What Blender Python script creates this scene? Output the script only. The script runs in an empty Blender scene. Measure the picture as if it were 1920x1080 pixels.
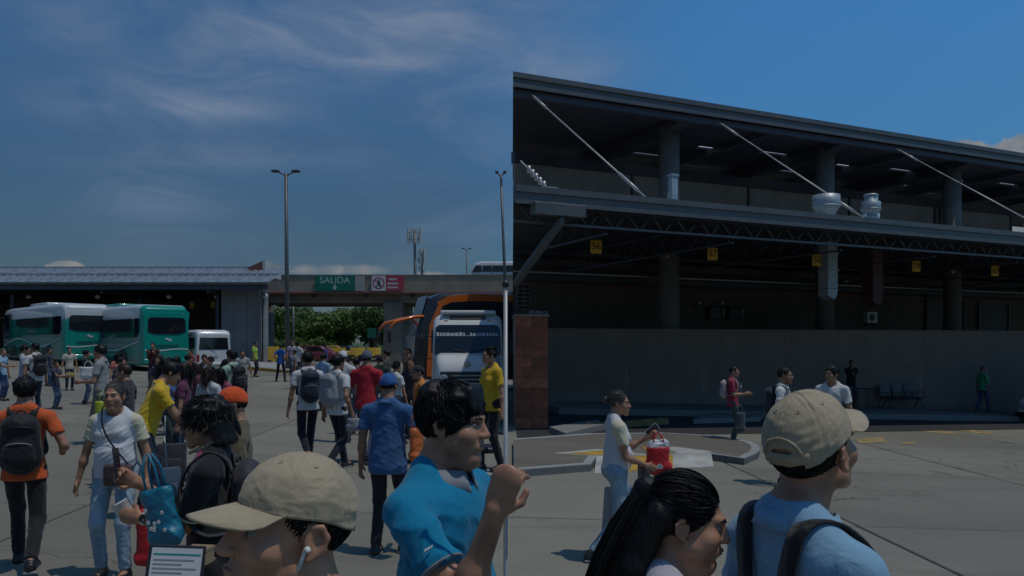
import bpy, bmesh, math, random
import numpy as np
from mathutils import Vector, Matrix
random.seed(7); np.random.seed(7)
SC = bpy.context.scene
COL = SC.collection
R = math.radians
F = 1500.0; HZ = 648.0; EYE = 2.0; TILT = 0.0375

# ---------------------------------------------------------------- camera
cd = bpy.data.cameras.new('camera'); cam = bpy.data.objects.new('camera', cd); COL.objects.link(cam)
cam.location = (0, 0, EYE); cam.rotation_euler = (R(90), 0, 0)
cd.sensor_width = 36; cd.lens = 36 * F / 1920; cd.shift_y = 108 / 1920
cd.clip_start = 0.05; cd.clip_end = 3000
SC.camera = cam
# ---------------------------------------------------------------- light
SUN_EL, SUN_AZ = 71.0, 108.0      # azimuth clockwise from +Y (straight ahead)
sd = bpy.data.lights.new('sun', 'SUN'); sun = bpy.data.objects.new('sun', sd); COL.objects.link(sun)
sd.energy = 4.5; sd.angle = R(0.5); sd.color = (1, .93, .82)
sv = Vector((math.sin(R(SUN_AZ)) * math.cos(R(SUN_EL)), math.cos(R(SUN_AZ)) * math.cos(R(SUN_EL)), math.sin(R(SUN_EL))))
sun.rotation_euler = sv.to_track_quat('Z', 'Y').to_euler(); sun.location = (20, 20, 40)
SC.view_settings.view_transform = 'Standard'; SC.view_settings.look = 'None'
SC.view_settings.exposure = -1.65; SC.view_settings.gamma = 1; SC.view_settings.use_curve_mapping = False
W = bpy.data.worlds.new('World'); SC.world = W; W.use_nodes = True

class NT:
    """small node graph helper"""
    def __init__(s, tree): s.t = tree; s.n = tree.nodes; s.l = tree.links
    def new(s, kind, **kw):
        n = s.n.new(kind)
        for k, v in kw.items(): setattr(n, k, v)
        return n
    def put(s, sock, v):
        if hasattr(v, 'is_output') or isinstance(v, bpy.types.NodeSocket): s.l.new(v, sock)
        elif v is not None: sock.default_value = v
    def math(s, op, a, b=None, c=None, clamp=False):
        n = s.new('ShaderNodeMath', operation=op); n.use_clamp = clamp
        for i, v in enumerate((a, b, c)):
            if v is not None: s.put(n.inputs[i], v)
        return n.outputs[0]
    def mix(s, fac, a, b, blend='MIX'):
        n = s.new('ShaderNodeMix', data_type='RGBA', blend_type=blend)
        s.put(n.inputs[0], fac); s.put(n.inputs[6], a); s.put(n.inputs[7], b)
        return n.outputs[2]
    def noise(s, vec, scale, detail=3, rough=.5, dist=0):
        n = s.new('ShaderNodeTexNoise'); s.put(n.inputs['Vector'], vec)
        n.inputs['Scale'].default_value = scale; n.inputs['Detail'].default_value = detail
        n.inputs['Roughness'].default_value = rough; n.inputs['Distortion'].default_value = dist
        return n.outputs[0]
    def ramp(s, v, lo, hi, a=0., b=1.):
        n = s.new('ShaderNodeMapRange'); n.interpolation_type = 'SMOOTHSTEP'
        s.put(n.inputs[0], v); n.inputs[1].default_value = lo; n.inputs[2].default_value = hi
        n.inputs[3].default_value = a; n.inputs[4].default_value = b
        return n.outputs[0]
    def mapping(s, vec, scale=(1, 1, 1), rot=(0, 0, 0)):
        n = s.new('ShaderNodeMapping'); s.put(n.inputs[0], vec)
        n.inputs['Scale'].default_value = scale; n.inputs['Rotation'].default_value = rot
        return n.outputs[0]

def build_world():
    g = NT(W.node_tree); g.n.clear()
    sky = g.new('ShaderNodeTexSky', sky_type='NISHITA'); sky.sun_disc = False
    sky.sun_elevation = R(SUN_EL); sky.sun_rotation = R(SUN_AZ); sky.altitude = 600
    sky.air_density = 1.0; sky.dust_density = 1.1; sky.ozone_density = 2.2
    tc = g.new('ShaderNodeTexCoord'); d = tc.outputs['Generated']
    sp = g.new('ShaderNodeSeparateXYZ'); g.l.new(d, sp.inputs[0])
    x, y, z = sp.outputs
    zc = g.math('MAXIMUM', z, 0.0)
    den = g.math('ADD', zc, 0.12)
    cv = g.new('ShaderNodeCombineXYZ'); g.l.new(g.math('DIVIDE', x, den), cv.inputs[0]); g.l.new(g.math('DIVIDE', y, den), cv.inputs[1])
    # broad thin overcast to the left of the view, clear towards the sun
    az = g.math('ADD', g.math('MULTIPLY', x, math.sin(R(75))), g.math('MULTIPLY', y, math.cos(R(75))))
    veil = g.ramp(az, 0.12, 0.50)          # 0 = left part, 1 = sun side
    base = sky.outputs[0]
    lift = g.ramp(z, .04, .42)          # the haze near the ground dims the deep blue higher up
    t_lo = g.mix(veil, (0.44, 0.57, 0.66, 1), (0.55, 1.05, 1.30, 1))
    t_hi = g.mix(veil, (0.66, 1.26, 1.62, 1), (0.76, 1.82, 2.45, 1))
    tint = g.mix(lift, t_lo, t_hi)
    base = g.mix(1.0, base, tint, 'MULTIPLY')
    # cirrus streaks
    m1 = g.mapping(d, (1.5, 1.5, 3.4), (R(0), R(-24), 0))
    n1 = g.noise(m1, 2.1, 8, .58, 1.3)
    n2 = g.noise(g.mapping(d, (1, 1, 1.3), (0, 0, R(20))), 2.6, 4, .5, .6)
    ci = g.math('MULTIPLY', g.ramp(n1, .38, .74), g.ramp(n2, .36, .62))
    ci = g.math('MULTIPLY', ci, g.ramp(veil, 0, 1, .85, .18))
    # broad soft banks of thin cloud seen over the yard
    uu = g.math('DIVIDE', x, g.math('MAXIMUM', y, .05)); ww = g.math('DIVIDE', z, g.math('MAXIMUM', y, .05)); bank = None
    for (px, py, rx, ry, am) in ((300, 185, 230, 60, .8), (420, 120, 150, 60, .6), (300, 370, 130, 130, .8), (560, 50, 330, 60, .85), (700, 115, 130, 14, 1.1), (800, 60, 260, 90, .75), (430, 295, 280, 26, .7), (150, 60, 130, 40, .3), (430, 205, 110, 22, .7), (1060, 130, 120, 40, 1.0)):
        a = g.math('DIVIDE', g.math('SUBTRACT', uu, (px - 960) / F), rx / F); b = g.math('DIVIDE', g.math('SUBTRACT', ww, (HZ - py) / F), ry / F)
        e_ = g.math('MULTIPLY', g.math('EXPONENT', g.math('MULTIPLY', g.math('ADD', g.math('MULTIPLY', a, a), g.math('MULTIPLY', b, b)), -1.0)), am)
        bank = e_ if bank is None else g.math('ADD', bank, e_)
    wisp = g.noise(g.mapping(d, (2.0, 2.0, 6.0), (0, R(-12), 0)), 3.2, 9, .62, 1.0)
    bank = g.math('MULTIPLY', g.math('MULTIPLY', bank, g.ramp(wisp, .18, .84)), g.math('GREATER_THAN', y, .05))
    ci = g.math('MINIMUM', g.math('ADD', g.math('MULTIPLY', ci, .45), g.math('MULTIPLY', bank, .74)), .9)
    cir = g.mix(ci, base, (4.2, 5.5, 8.0, 1))
    # a darker greyish sheet in broad patches on the left
    n3 = g.noise(g.mapping(cv.outputs[0], (.3, .8, 1), (0, 0, R(-20))), 1.3, 5, .55, .8)
    sheet = g.math('MULTIPLY', g.ramp(n3, .40, .66), g.ramp(veil, 0, 1, .30, .0))
    cir = g.mix(sheet, cir, (1.1, 2.3, 4.6, 1))
    # cumulus near the horizon
    edge = g.noise(d, 22, 6, .62, .2)
    tot = None
    for (px, py, rx, ry) in ((126, 504, 56, 15), (1805, 280, 60, 18), (1925, 292, 62, 42), (1915, 400, 60, 60), (640, 506, 150, 12), (810, 520, 70, 12)):
        cu, cw = (px - 960) / F, (HZ - py) / F
        uu = g.math('DIVIDE', x, g.math('MAXIMUM', y, .05)); ww = g.math('DIVIDE', z, g.math('MAXIMUM', y, .05))
        a = g.math('DIVIDE', g.math('SUBTRACT', uu, cu), rx / F); b = g.math('DIVIDE', g.math('SUBTRACT', ww, cw), ry / F)
        r2 = g.math('ADD', g.math('MULTIPLY', a, a), g.math('MULTIPLY', b, b))
        v = g.math('SUBTRACT', g.math('ADD', 1.0, g.math('MULTIPLY', g.math('SUBTRACT', edge, .5), 3.0)), r2)
        if py in (506, 520): v = g.math('MULTIPLY', v, .35)
        tot = v if tot is None else g.math('MAXIMUM', tot, v)
    cu = g.ramp(tot, 0.0, .5)
    shade = g.ramp(g.noise(d, 40, 4), .35, .65)
    ccol = g.mix(shade, (4.3, 4.7, 5.2, 1), (6.0, 6.0, 6.0, 1))
    fin = g.mix(g.math('MULTIPLY', cu, .9), cir, ccol)
    bg = g.new('ShaderNodeBackground'); g.l.new(fin, bg.inputs[0]); bg.inputs[1].default_value = 0.13
    out = g.new('ShaderNodeOutputWorld'); g.l.new(bg.outputs[0], out.inputs[0])
build_world()

# ---------------------------------------------------------------- placing helpers
def gz(x, y=0): return -TILT * x
def at(px, py, d): return Vector(((px - 960) * d / F, d, EYE - (py - HZ) * d / F))
def gnd(px, py, up=0.0):
    d = (EYE - up) * F / ((py - HZ) - TILT * (px - 960))
    return Vector(((px - 960) * d / F, d, gz((px - 960) * d / F) + up))

# ---------------------------------------------------------------- materials
_M = {}
def mat(name, col=(.5, .5, .5), rough=.6, metal=0., var=.12, scale=6., bump=0., bscale=60., spec=.5, coat=0., emit=None, trans=0., sheen=0., stretch=None, island=0.):
    if name in _M: return _M[name]
    m = bpy.data.materials.new(name); m.use_nodes = True; _M[name] = m
    g = NT(m.node_tree); bs = g.n['Principled BSDF']
    tc = g.new('ShaderNodeTexCoord'); v = tc.outputs['Object']
    if stretch: v = g.mapping(v, stretch)
    n = g.noise(v, scale, 4, .55)
    c = (*col, 1)
    lo = tuple(max(0, a * (1 - var)) for a in col) + (1,); hi = tuple(min(1, a * (1 + var)) for a in col) + (1,)
    cc = g.mix(g.ramp(n, .3, .7), lo, hi)
    if island:
        oi = g.new('ShaderNodeObjectInfo')
        k = g.ramp(oi.outputs['Random'], 0, 1, 1 - island, 1 + island)
        hs = g.new('ShaderNodeHueSaturation'); g.l.new(cc, hs.inputs['Color']); g.l.new(k, hs.inputs['Value']); cc = hs.outputs[0]
    g.l.new(cc, bs.inputs['Base Color'])
    g.l.new(g.ramp(n, .25, .75, max(0, rough - .08), min(1, rough + .08)), bs.inputs['Roughness'])
    bs.inputs['Metallic'].default_value = metal; bs.inputs['Specular IOR Level'].default_value = spec
    bs.inputs['Coat Weight'].default_value = coat; bs.inputs['Coat Roughness'].default_value = .08
    bs.inputs['Transmission Weight'].default_value = trans
    if sheen: bs.inputs['Sheen Weight'].default_value = sheen
    if emit:
        bs.inputs['Emission Color'].default_value = (*emit[0], 1); bs.inputs['Emission Strength'].default_value = emit[1]
    if bump:
        b = g.new('ShaderNodeBump'); b.inputs['Strength'].default_value = bump; b.inputs['Distance'].default_value = .02
        g.l.new(g.noise(v, bscale, 5, .6), b.inputs['Height']); g.l.new(b.outputs[0], bs.inputs['Normal'])
    return m

def mat_concrete(name, base, dark=.55, tint=(1, .985, .94), slab=.10, mark=1.0):
    m = bpy.data.materials.new(name); m.use_nodes = True
    g = NT(m.node_tree); bs = g.n['Principled BSDF']
    ge = g.new('ShaderNodeNewGeometry'); p = ge.outputs['Position']
    big = g.ramp(g.noise(p, .18, 5, .6, .5), .3, .7)
    mid = g.ramp(g.noise(p, 1.3, 6, .65, .3), .3, .72)
    fine = g.ramp(g.noise(p, 26, 5, .7), .25, .75)
    spk = g.ramp(g.noise(p, 120, 2, .5), .55, .75)
    b = [base * t for t in tint]
    c = g.mix(big, (*[q * .78 for q in b], 1), (*[q * 1.14 for q in b], 1))
    c = g.mix(g.math('MULTIPLY', mid, .45), c, (*[q * .72 for q in b], 1))
    c = g.mix(g.math('MULTIPLY', fine, .35), c, (*[q * 1.3 for q in b], 1))
    c = g.mix(g.math('MULTIPLY', spk, .35), c, (*[q * .5 for q in b], 1))
    # drips and tyre streaks, stretched along the yard
    st = g.ramp(g.noise(g.mapping(p, (.12, .9, 1), (0, 0, R(-12))), 2.2, 6, .6, .6), .52, .72)
    c = g.mix(g.math('MULTIPLY', st, .38 * mark), c, (*[q * dark for q in b], 1))
    oil = g.ramp(g.noise(p, .85, 2, .4, .2), .69, .76)
    c = g.mix(g.math('MULTIPLY', oil, .55 * mark), c, (*[q * .35 for q in b], 1))
    # hairline cracks
    vo = g.new('ShaderNodeTexVoronoi', feature='DISTANCE_TO_EDGE'); vo.inputs['Scale'].default_value = .22
    dn = g.new('ShaderNodeVectorMath', operation='ADD'); nn = g.new('ShaderNodeTexNoise'); nn.inputs['Scale'].default_value = 1.4; nn.inputs['Detail'].default_value = 6
    g.l.new(p, nn.inputs['Vector']); g.l.new(p, dn.inputs[0]); sc = g.new('ShaderNodeVectorMath', operation='SCALE'); sc.inputs['Scale'].default_value = .9
    g.l.new(nn.outputs[1], sc.inputs[0]); g.l.new(sc.outputs[0], dn.inputs[1]); g.l.new(dn.outputs[0], vo.inputs['Vector'])
    cr = g.math('MULTIPLY', g.ramp(vo.outputs[0], .0015, .0045, 1, 0), g.ramp(g.noise(p, .3, 2), .45, .6))
    c = g.mix(g.math('MULTIPLY', cr, .7), c, (*[q * .3 for q in b], 1))
    if slab:
        oi = g.new('ShaderNodeObjectInfo'); hs = g.new('ShaderNodeHueSaturation'); g.l.new(c, hs.inputs['Color'])
        g.l.new(g.ramp(oi.outputs['Random'], 0, 1, 1 - slab, 1 + slab), hs.inputs['Value']); c = hs.outputs[0]
    g.l.new(c, bs.inputs['Base Color']); bs.inputs['Roughness'].default_value = .85
    bs.inputs['Specular IOR Level'].default_value = .3
    bu = g.new('ShaderNodeBump'); bu.inputs['Strength'].default_value = .35; bu.inputs['Distance'].default_value = .012
    g.l.new(g.math('ADD', fine, g.math('MULTIPLY', cr, -1.5)), bu.inputs['Height']); g.l.new(bu.outputs[0], bs.inputs['Normal'])
    return m

# ---------------------------------------------------------------- objects
def tag(o, label=None, cat=None, group=None, kind=None):
    if label: o['label'] = label
    if cat: o['category'] = cat
    if group: o['group'] = group
    if kind: o['kind'] = kind
    return o
def thing(name, label, cat, loc=(0, 0, 0), rot=0., group=None):
    o = bpy.data.objects.new(name, None); COL.objects.link(o); o.location = loc; o.rotation_euler = (0, 0, rot)
    o.empty_display_size = .2
    return tag(o, label, cat, group)
class MB:
    """collects vertices and faces for one mesh"""
    def __init__(s): s.v = []; s.f = []; s.smooth = []
    def add(s, vs, fs, smooth=False):
        b = len(s.v); s.v += [tuple(v) for v in vs]; s.f += [tuple(b + i for i in f) for f in fs]; s.smooth += [smooth] * len(fs); return s
    def box(s, x0, x1, y0, y1, z0, z1, M=None, sheen=0):
        vs = [(x, y, z) for z in (z0, z1) for y in (y0, y1) for x in (x0, x1)]
        if M is not None: vs = [M @ Vector(v) for v in vs]
        return s.add(vs, [(0, 2, 3, 1), (4, 5, 7, 6), (0, 1, 5, 4), (2, 6, 7, 3), (0, 4, 6, 2), (1, 3, 7, 5)])
    def tube(s, pts, r, n=8, cap=True):
        pts = [Vector(p) for p in pts]; rs = r if isinstance(r, (list, tuple)) else [r] * len(pts)
        base = len(s.v); ref = None
        for i, p in enumerate(pts):
            t = (pts[min(i + 1, len(pts) - 1)] - pts[max(i - 1, 0)]).normalized()
            if ref is None:
                ref = Vector((0, 0, 1)) if abs(t.z) < .9 else Vector((1, 0, 0))
            a = t.cross(ref).normalized(); b = t.cross(a).normalized(); ref = -b if False else ref
            for k in range(n):
                w = 2 * math.pi * k / n
                s.v.append(tuple(p + a * math.cos(w) * rs[i] + b * math.sin(w) * rs[i]))
        for i in range(len(pts) - 1):
            for k in range(n):
                k2 = (k + 1) % n
                s.f.append((base + i * n + k, base + i * n + k2, base + (i + 1) * n + k2, base + (i + 1) * n + k)); s.smooth.append(True)
        if cap:
            s.f.append(tuple(base + k for k in range(n))[::-1]); s.smooth.append(False)
            e = base + (len(pts) - 1) * n
            s.f.append(tuple(e + k for k in range(n))); s.smooth.append(False)
        return s
    def lathe(s, prof, n=20, c=(0, 0, 0), axis='z', smooth=True):
        base = len(s.v)
        for (r, h) in prof:
            for k in range(n):
                w = 2 * math.pi * k / n; a, b = r * math.cos(w), r * math.sin(w)
                q = (a, b, h) if axis == 'z' else ((h, a, b) if axis == 'x' else (a, h, b))
                s.v.append((q[0] + c[0], q[1] + c[1], q[2] + c[2]))
        for i in range(len(prof) - 1):
            for k in range(n):
                k2 = (k + 1) % n
                s.f.append((base + i * n + k, base + i * n + k2, base + (i + 1) * n + k2, base + (i + 1) * n + k)); s.smooth.append(smooth)
        s.f.append(tuple(base + k for k in range(n))[::-1]); s.smooth.append(False)
        e = base + (len(prof) - 1) * n; s.f.append(tuple(e + k for k in range(n))); s.smooth.append(False)
        return s
    def prism(s, poly, axis, a, b, smooth=False):
        """poly of 2-D points extruded along axis ('x','y','z') from a to b"""
        def P(q, h): return {'x': (h, q[0], q[1]), 'y': (q[0], h, q[1]), 'z': (q[0], q[1], h)}[axis]
        n = len(poly); vs = [P(q, a) for q in poly] + [P(q, b) for q in poly]
        fs = [tuple(range(n))[::-1], tuple(range(n, 2 * n))] + [(i, (i + 1) % n, n + (i + 1) % n, n + i) for i in range(n)]
        return s.add(vs, fs, smooth)
    weld = False
    def mesh(s, name, m):
        me = bpy.data.meshes.new(name); me.from_pydata(s.v, [], s.f)
        me.polygons.foreach_set('use_smooth', s.smooth)
        for q in (m if isinstance(m, (list, tuple)) else [m]): me.materials.append(q)
        bm = bmesh.new(); bm.from_mesh(me)
        if s.weld: bmesh.ops.remove_doubles(bm, verts=bm.verts, dist=1e-6)
        bmesh.ops.recalc_face_normals(bm, faces=bm.faces); bm.to_mesh(me); bm.free()
        return me
    def build(s, name, m, parent=None, bevel=0., seg=1, loc=None, rot=None, label=None):
        me = s.mesh(name, m)
        if bevel:
            bm = bmesh.new(); bm.from_mesh(me); bmesh.ops.remove_doubles(bm, verts=bm.verts, dist=1e-5)
            ed = [e for e in bm.edges if len(e.link_faces) == 2 and e.calc_face_angle(0) > R(25)]
            bmesh.ops.bevel(bm, geom=ed, offset=bevel, segments=seg, affect='EDGES', profile=.5, clamp_overlap=True)
            for f in bm.faces: f.smooth = seg > 1
            bm.to_mesh(me); bm.free()
        return link(name, me, parent, loc, rot, label)
def link(name, me, parent=None, loc=None, rot=None, label=None):
    o = bpy.data.objects.new(name, me); COL.objects.link(o)
    if parent: o.parent = parent
    if loc is not None: o.location = loc
    if rot is not None: o.rotation_euler = rot
    if label: o['label'] = label
    return o
def box_obj(name, m, parent, x0, x1, y0, y1, z0, z1, bevel=0., seg=1, label=None):
    """a box with its origin in its middle"""
    cx, cy, cz = (x0 + x1) / 2, (y0 + y1) / 2, (z0 + z1) / 2
    return MB().box(x0 - cx, x1 - cx, y0 - cy, y1 - cy, z0 - cz, z1 - cz).build(name, m, parent, bevel, seg, (cx, cy, cz), label=label)
def copy_tree(o, parent=None):
    c = o.copy(); COL.objects.link(c); c.parent = parent
    for ch in list(o.children): copy_tree(ch, c)
    return c
def text_mesh(name, s, size, m, parent, loc, rot, extrude=.004, align='CENTER'):
    cu = bpy.data.curves.new(name, 'FONT'); cu.body = s; cu.size = size; cu.extrude = extrude
    cu.align_x = align; cu.align_y = 'CENTER'
    t = bpy.data.objects.new('tmp', cu); COL.objects.link(t)
    me = bpy.data.meshes.new_from_object(t.evaluated_get(bpy.context.evaluated_depsgraph_get()))
    bpy.data.objects.remove(t); me.name = name; me.materials.clear(); me.materials.append(m)
    return link(name, me, parent, loc, rot)
# ================================================================ materials
m_conc = mat_concrete('yard_concrete', .215, tint=(1, .95, .765))
m_conc2 = mat_concrete('far_concrete', .205, slab=0, tint=(1, .95, .765))
m_kerb = mat_concrete('kerb_concrete', .33, slab=.05, mark=.6, tint=(1, 1, .97))
m_platform = mat_concrete('platform_concrete', .22, slab=.08)
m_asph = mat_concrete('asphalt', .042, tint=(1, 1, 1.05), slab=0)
m_dirt = mat('joint_dirt', (.035, .033, .03), .95, bump=.3)
m_steel = mat('painted_steel_blue_grey', (.105, .110, .110), .45, .2, .12, 3, bump=.05)
m_dsteel = mat('dark_steel', (.055, .065, .085), .5, .2, .15, 3)
m_galv = mat('galvanised_steel', (.34, .39, .42), .5, .35, .15, 9, bump=.05, bscale=30)
m_col = mat('column_render', (.15, .145, .135), .8, 0, .14, 2, bump=.15)
m_wallp = mat('grey_wall_render', (.24, .235, .22), .85, 0, .18, .8, bump=.12)
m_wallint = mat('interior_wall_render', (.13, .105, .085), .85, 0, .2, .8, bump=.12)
def stained(name, col):
    m = mat(name, col, .78, 0, .12, .6, bump=.1, bscale=25); g = NT(m.node_tree); bs = g.n['Principled BSDF']; src = bs.inputs['Base Color'].links[0].from_socket
    tc = g.new('ShaderNodeTexCoord'); v = tc.outputs['Object']
    run = g.ramp(g.noise(g.mapping(v, (2.2, 2.2, .22)), 2.4, 6, .65, .3), .50, .74); c = g.mix(g.math('MULTIPLY', run, .32), src, (*[q * .5 for q in col], 1))
    blot = g.ramp(g.noise(v, 1.1, 6, .7, .8), .56, .66); c = g.mix(g.math('MULTIPLY', blot, .35), c, (*[min(1, q * 1.5) for q in col], 1))
    scf = g.ramp(g.noise(g.mapping(v, (.5, .5, 6)), 3.5, 4, .6), .64, .70); c = g.mix(g.math('MULTIPLY', scf, .4), c, (*[q * .4 for q in col], 1)); g.l.new(c, bs.inputs['Base Color']); return m
m_low = stained('low_wall_paint', (.235, .185, .145))
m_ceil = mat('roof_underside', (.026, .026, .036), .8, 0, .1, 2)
m_white = mat('white_paint', (.72, .73, .72), .45, 0, .06, 2, coat=.2)
m_yellow = mat('yellow_road_paint', (.42, .24, .03), .7, 0, .25, 3, bump=.1)
m_wpaint = mat('white_road_paint', (.40, .39, .35), .7, 0, .18, 3, bump=.1)
m_black = mat('black_rubber', (.018, .018, .02), .7, 0, .2, 10, bump=.1)
m_blackp = mat('black_plastic', (.022, .022, .026), .42, 0, .15, 8, bump=.05)
m_glass = mat('dark_bus_glass', (.012, .016, .022), .07, 0, .15, .6, spec=.8)
m_chrome = mat('steel_rim', (.45, .45, .46), .35, .8, .15, 6)
m_orange_block = mat('orange_clay_block', (.30, .095, .05), .85, 0, .25, 5, bump=.35, bscale=50, island=.28)
m_mortar = mat('mortar', (.26, .20, .17), .9, 0, .15, 10, bump=.3)
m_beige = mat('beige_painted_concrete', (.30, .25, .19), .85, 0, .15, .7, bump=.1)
m_beige2 = mat('darker_beam_concrete', (.21, .18, .15), .85, 0, .18, .9, bump=.1)  # darker beige for the bridge's coping, deck, beams, piers and abutment
m_redline = mat('red_band_paint', (.30, .10, .07), .6)
m_signg = mat('green_sign_sheet', (.0, .17, .10), .4, 0, .08, 2)
m_signr = mat('red_sign_sheet', (.45, .05, .07), .45, 0, .08, 2)
m_signw = mat('white_sign_sheet', (.62, .62, .62), .45, 0, .06, 2)
m_leaf = None

def leaf_mat(name, a, b):
    m = bpy.data.materials.new(name); m.use_nodes = True; g = NT(m.node_tree); bs = g.n['Principled BSDF']
    ge = g.new('ShaderNodeNewGeometry')
    c = g.mix(ge.outputs['Random Per Island'], (*a, 1), (*b, 1))
    c = g.mix(g.math('MULTIPLY', g.ramp(g.noise(ge.outputs['Position'], .8, 3), .35, .65), .4), c, (*[q * .6 for q in a], 1))
    g.l.new(c, bs.inputs['Base Color']); bs.inputs['Roughness'].default_value = .55
    tr = g.new('ShaderNodeBsdfTranslucent'); g.l.new(c, tr.inputs[0]); mx = g.new('ShaderNodeMixShader'); mx.inputs[0].default_value = .3
    g.l.new(bs.outputs[0], mx.inputs[1]); g.l.new(tr.outputs[0], mx.inputs[2]); g.l.new(mx.outputs[0], g.n['Material Output'].inputs[0])
    return m
m_leafa = leaf_mat('mango_leaves', (.05, .12, .025), (.14, .23, .05))
m_leafb = leaf_mat('almond_leaves', (.075, .155, .03), (.19, .27, .07))
m_bark = mat('bark', (.10, .075, .055), .9, 0, .3, 6, bump=.5, bscale=30)

# ================================================================ ground
def sheet(name, poly, m, dz=0., kind='structure', parent=None):
    vs = [(x, y, gz(x, y) + dz) for (x, y) in poly]
    o = MB().add(vs, [tuple(range(len(vs)))]).build(name, m, parent)
    if parent is None: tag(o, kind=kind)
    return o
ground = sheet('ground', [(-700, -60), (700, -60), (700, 1400), (-700, 1400)], m_conc2, -.05)
# concrete beyond the part where single slabs can be told apart
sheet('yard_surface', [(-190, 52.4), (190, 52.4), (190, 118), (-190, 118)], m_conc2, -.01)
sheet('grass_verge', [(-300, 118.2), (300, 118.2), (300, 500), (-300, 500)], mat('verge_grass', (.05, .09, .03), .9, 0, .3, .5), 0)
S = 4.5; ang = R(2.5); ca, sa = math.cos(ang), math.sin(ang)
hs_ = S / 2 - .018
c4 = [(-hs_, -hs_), (hs_, -hs_), (hs_, hs_), (-hs_, hs_)]
w4 = [(a * ca - b * sa, a * sa + b * ca) for a, b in c4]
bv = .012
mb = MB()
inn = [(a * (1 - bv / hs_), b * (1 - bv / hs_)) for a, b in w4]
vs = [(a, b, -TILT * a - .09) for a, b in w4] + [(a, b, -TILT * a - bv) for a, b in w4] + [(a, b, -TILT * a) for a, b in inn]
mb.add(vs, [(0, 1, 5, 4), (1, 2, 6, 5), (2, 3, 7, 6), (3, 0, 4, 7), (4, 5, 9, 8), (5, 6, 10, 9), (6, 7, 11, 10), (7, 4, 8, 11), (8, 9, 10, 11), (3, 2, 1, 0)])
slab_me = mb.mesh('slab', m_conc)
OY = 9.35
nsl = 0
for j in range(-3, 10):
    for i in range(-12, 13):
        cx = (i + .42) * S; cy = OY - S / 2 + j * S
        x, y = cx * ca - (cy - OY) * sa, OY + cx * sa + (cy - OY) * ca
        if y < -4 or abs(x) > .70 * max(y, 0) + 8 or y > 52: continue
        if y > 50.2: continue
        o = link('slab', slab_me, ground, (x, y, gz(x) + random.uniform(-.004, .003))); nsl += 1
sheet('joint_bed', [(-7.8, -5.5), (7.8, -5.5), (44, 49.5), (-42, 50.5)], m_dirt, -.030, parent=ground)
# fill under the wedge at the far edge of the slabs
sheet('yard_apron', [(-190, 47), (190, 47), (190, 52.38), (-190, 52.38)], m_conc2, -.020)

# ================================================================ the terminal on the right
B0 = Vector((.05, 17.5)); BU = Vector((math.cos(R(25)), math.sin(R(25)))); BV = Vector((-BU.y, BU.x))
def b2(u, v): q = B0 + BU * u + BV * v; return q
def bp(u, v, z): q = b2(u, v); return Vector((q.x, q.y, z))
def bu_at(px, v):
    k = (px - 960) / F; o = B0 + BV * v
    return (k * o.y - o.x) / (BU.x - k * BU.y)
def bz_at(px, py, v):
    u = bu_at(px, v); return EYE - (py - HZ) * b2(u, v).y / F
BM = Matrix.Translation((B0.x, B0.y, 0)) @ Matrix.Rotation(R(25), 4, 'Z')      # local (u, v, z) -> world
def umin(v): return max((.03 - B0.x - BV.x * v) / BU.x, 0.02)
def bbox(name, m, parent, u0, u1, v0, v1, z0, z1, bevel=0., label=None):
    """box in the terminal's own axes; its left end is cut on the line x = 0 where the building ends"""
    o = box_obj(name, m, parent, u0, u1, v0, v1, z0, z1, bevel, label=label); return o
def left_cut(mb_pts): pass
bld = thing('bus_terminal', 'long dark bus terminal with a high overhanging roof on round columns', 'building', (B0.x, B0.y, 0), R(25))
bld.rotation_euler = (0, 0, R(25))
def prism_uv(name, m, u1, v0, v1, z0, z1, parent=None, n=1):
    """slab between v0 and v1 whose left end follows the building's end line"""
    a, b = umin(v0), umin(v1)
    mb = MB().add([(a, v0, z0), (u1, v0, z0), (u1, v1, z0), (b, v1, z0), (a, v0, z1), (u1, v0, z1), (u1, v1, z1), (b, v1, z1)],
                  [(0, 3, 2, 1), (4, 5, 6, 7), (0, 1, 5, 4), (1, 2, 6, 5), (2, 3, 7, 6), (3, 0, 4, 7)])
    return mb.build(name, m, parent if parent else bld)
UR = 46.0
# upper roof: fascia in three stepped bands
roofp = prism_uv('roof_fascia', m_steel, UR, 6.50, 6.62, 10.02, 10.40)
prism_uv('roof_trim', m_steel, UR, 6.42, 6.50, 10.27, 10.43)
prism_uv('roof_trim', m_steel, UR, 6.44, 6.50, 9.98, 10.10)
# roof deck with skylight openings
holes = []
for k in range(6):
    uc = 6.2 + 7.6 * k
    for dv, w, du in ((3.6, .35, 0), (5.6, .30, -1.9), (6.5, .25, 1.4), (3.2, .30, 2.9)):
        holes.append((uc + du - .75, uc + du + .75, 6.6 + dv, 6.6 + dv + w))
def deck(name, m, u0, u1, v0, v1, z0, z1, holes):
    us = sorted({u0, u1, *[h[0] for h in holes], *[h[1] for h in holes]}); vs_ = sorted({v0, v1, *[h[2] for h in holes], *[h[3] for h in holes]})
    us = [u for u in us if u0 <= u <= u1]
    mb = MB()
    for i in range(len(us) - 1):
        j = 0
        while j < len(vs_) - 1:
            cu = (us[i] + us[i + 1]) / 2
            def ishole(j): 
                cv = (vs_[j] + vs_[j + 1]) / 2
                return any(h[0] < cu < h[1] and h[2] < cv < h[3] for h in holes)
            if ishole(j): j += 1; continue
            k = j
            while k + 1 < len(vs_) - 1 and not ishole(k + 1): k += 1
            mb.box(us[i], us[i + 1], vs_[j], vs_[k + 1], z0, z1); j = k + 1
    return mb.build(name, m, bld)
hs2 = [h for h in holes if h[0] > umin(19) + .3]
prism_uv('roof_deck', m_ceil, umin(19), 6.62, 19, 10.05, 10.13)
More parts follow.
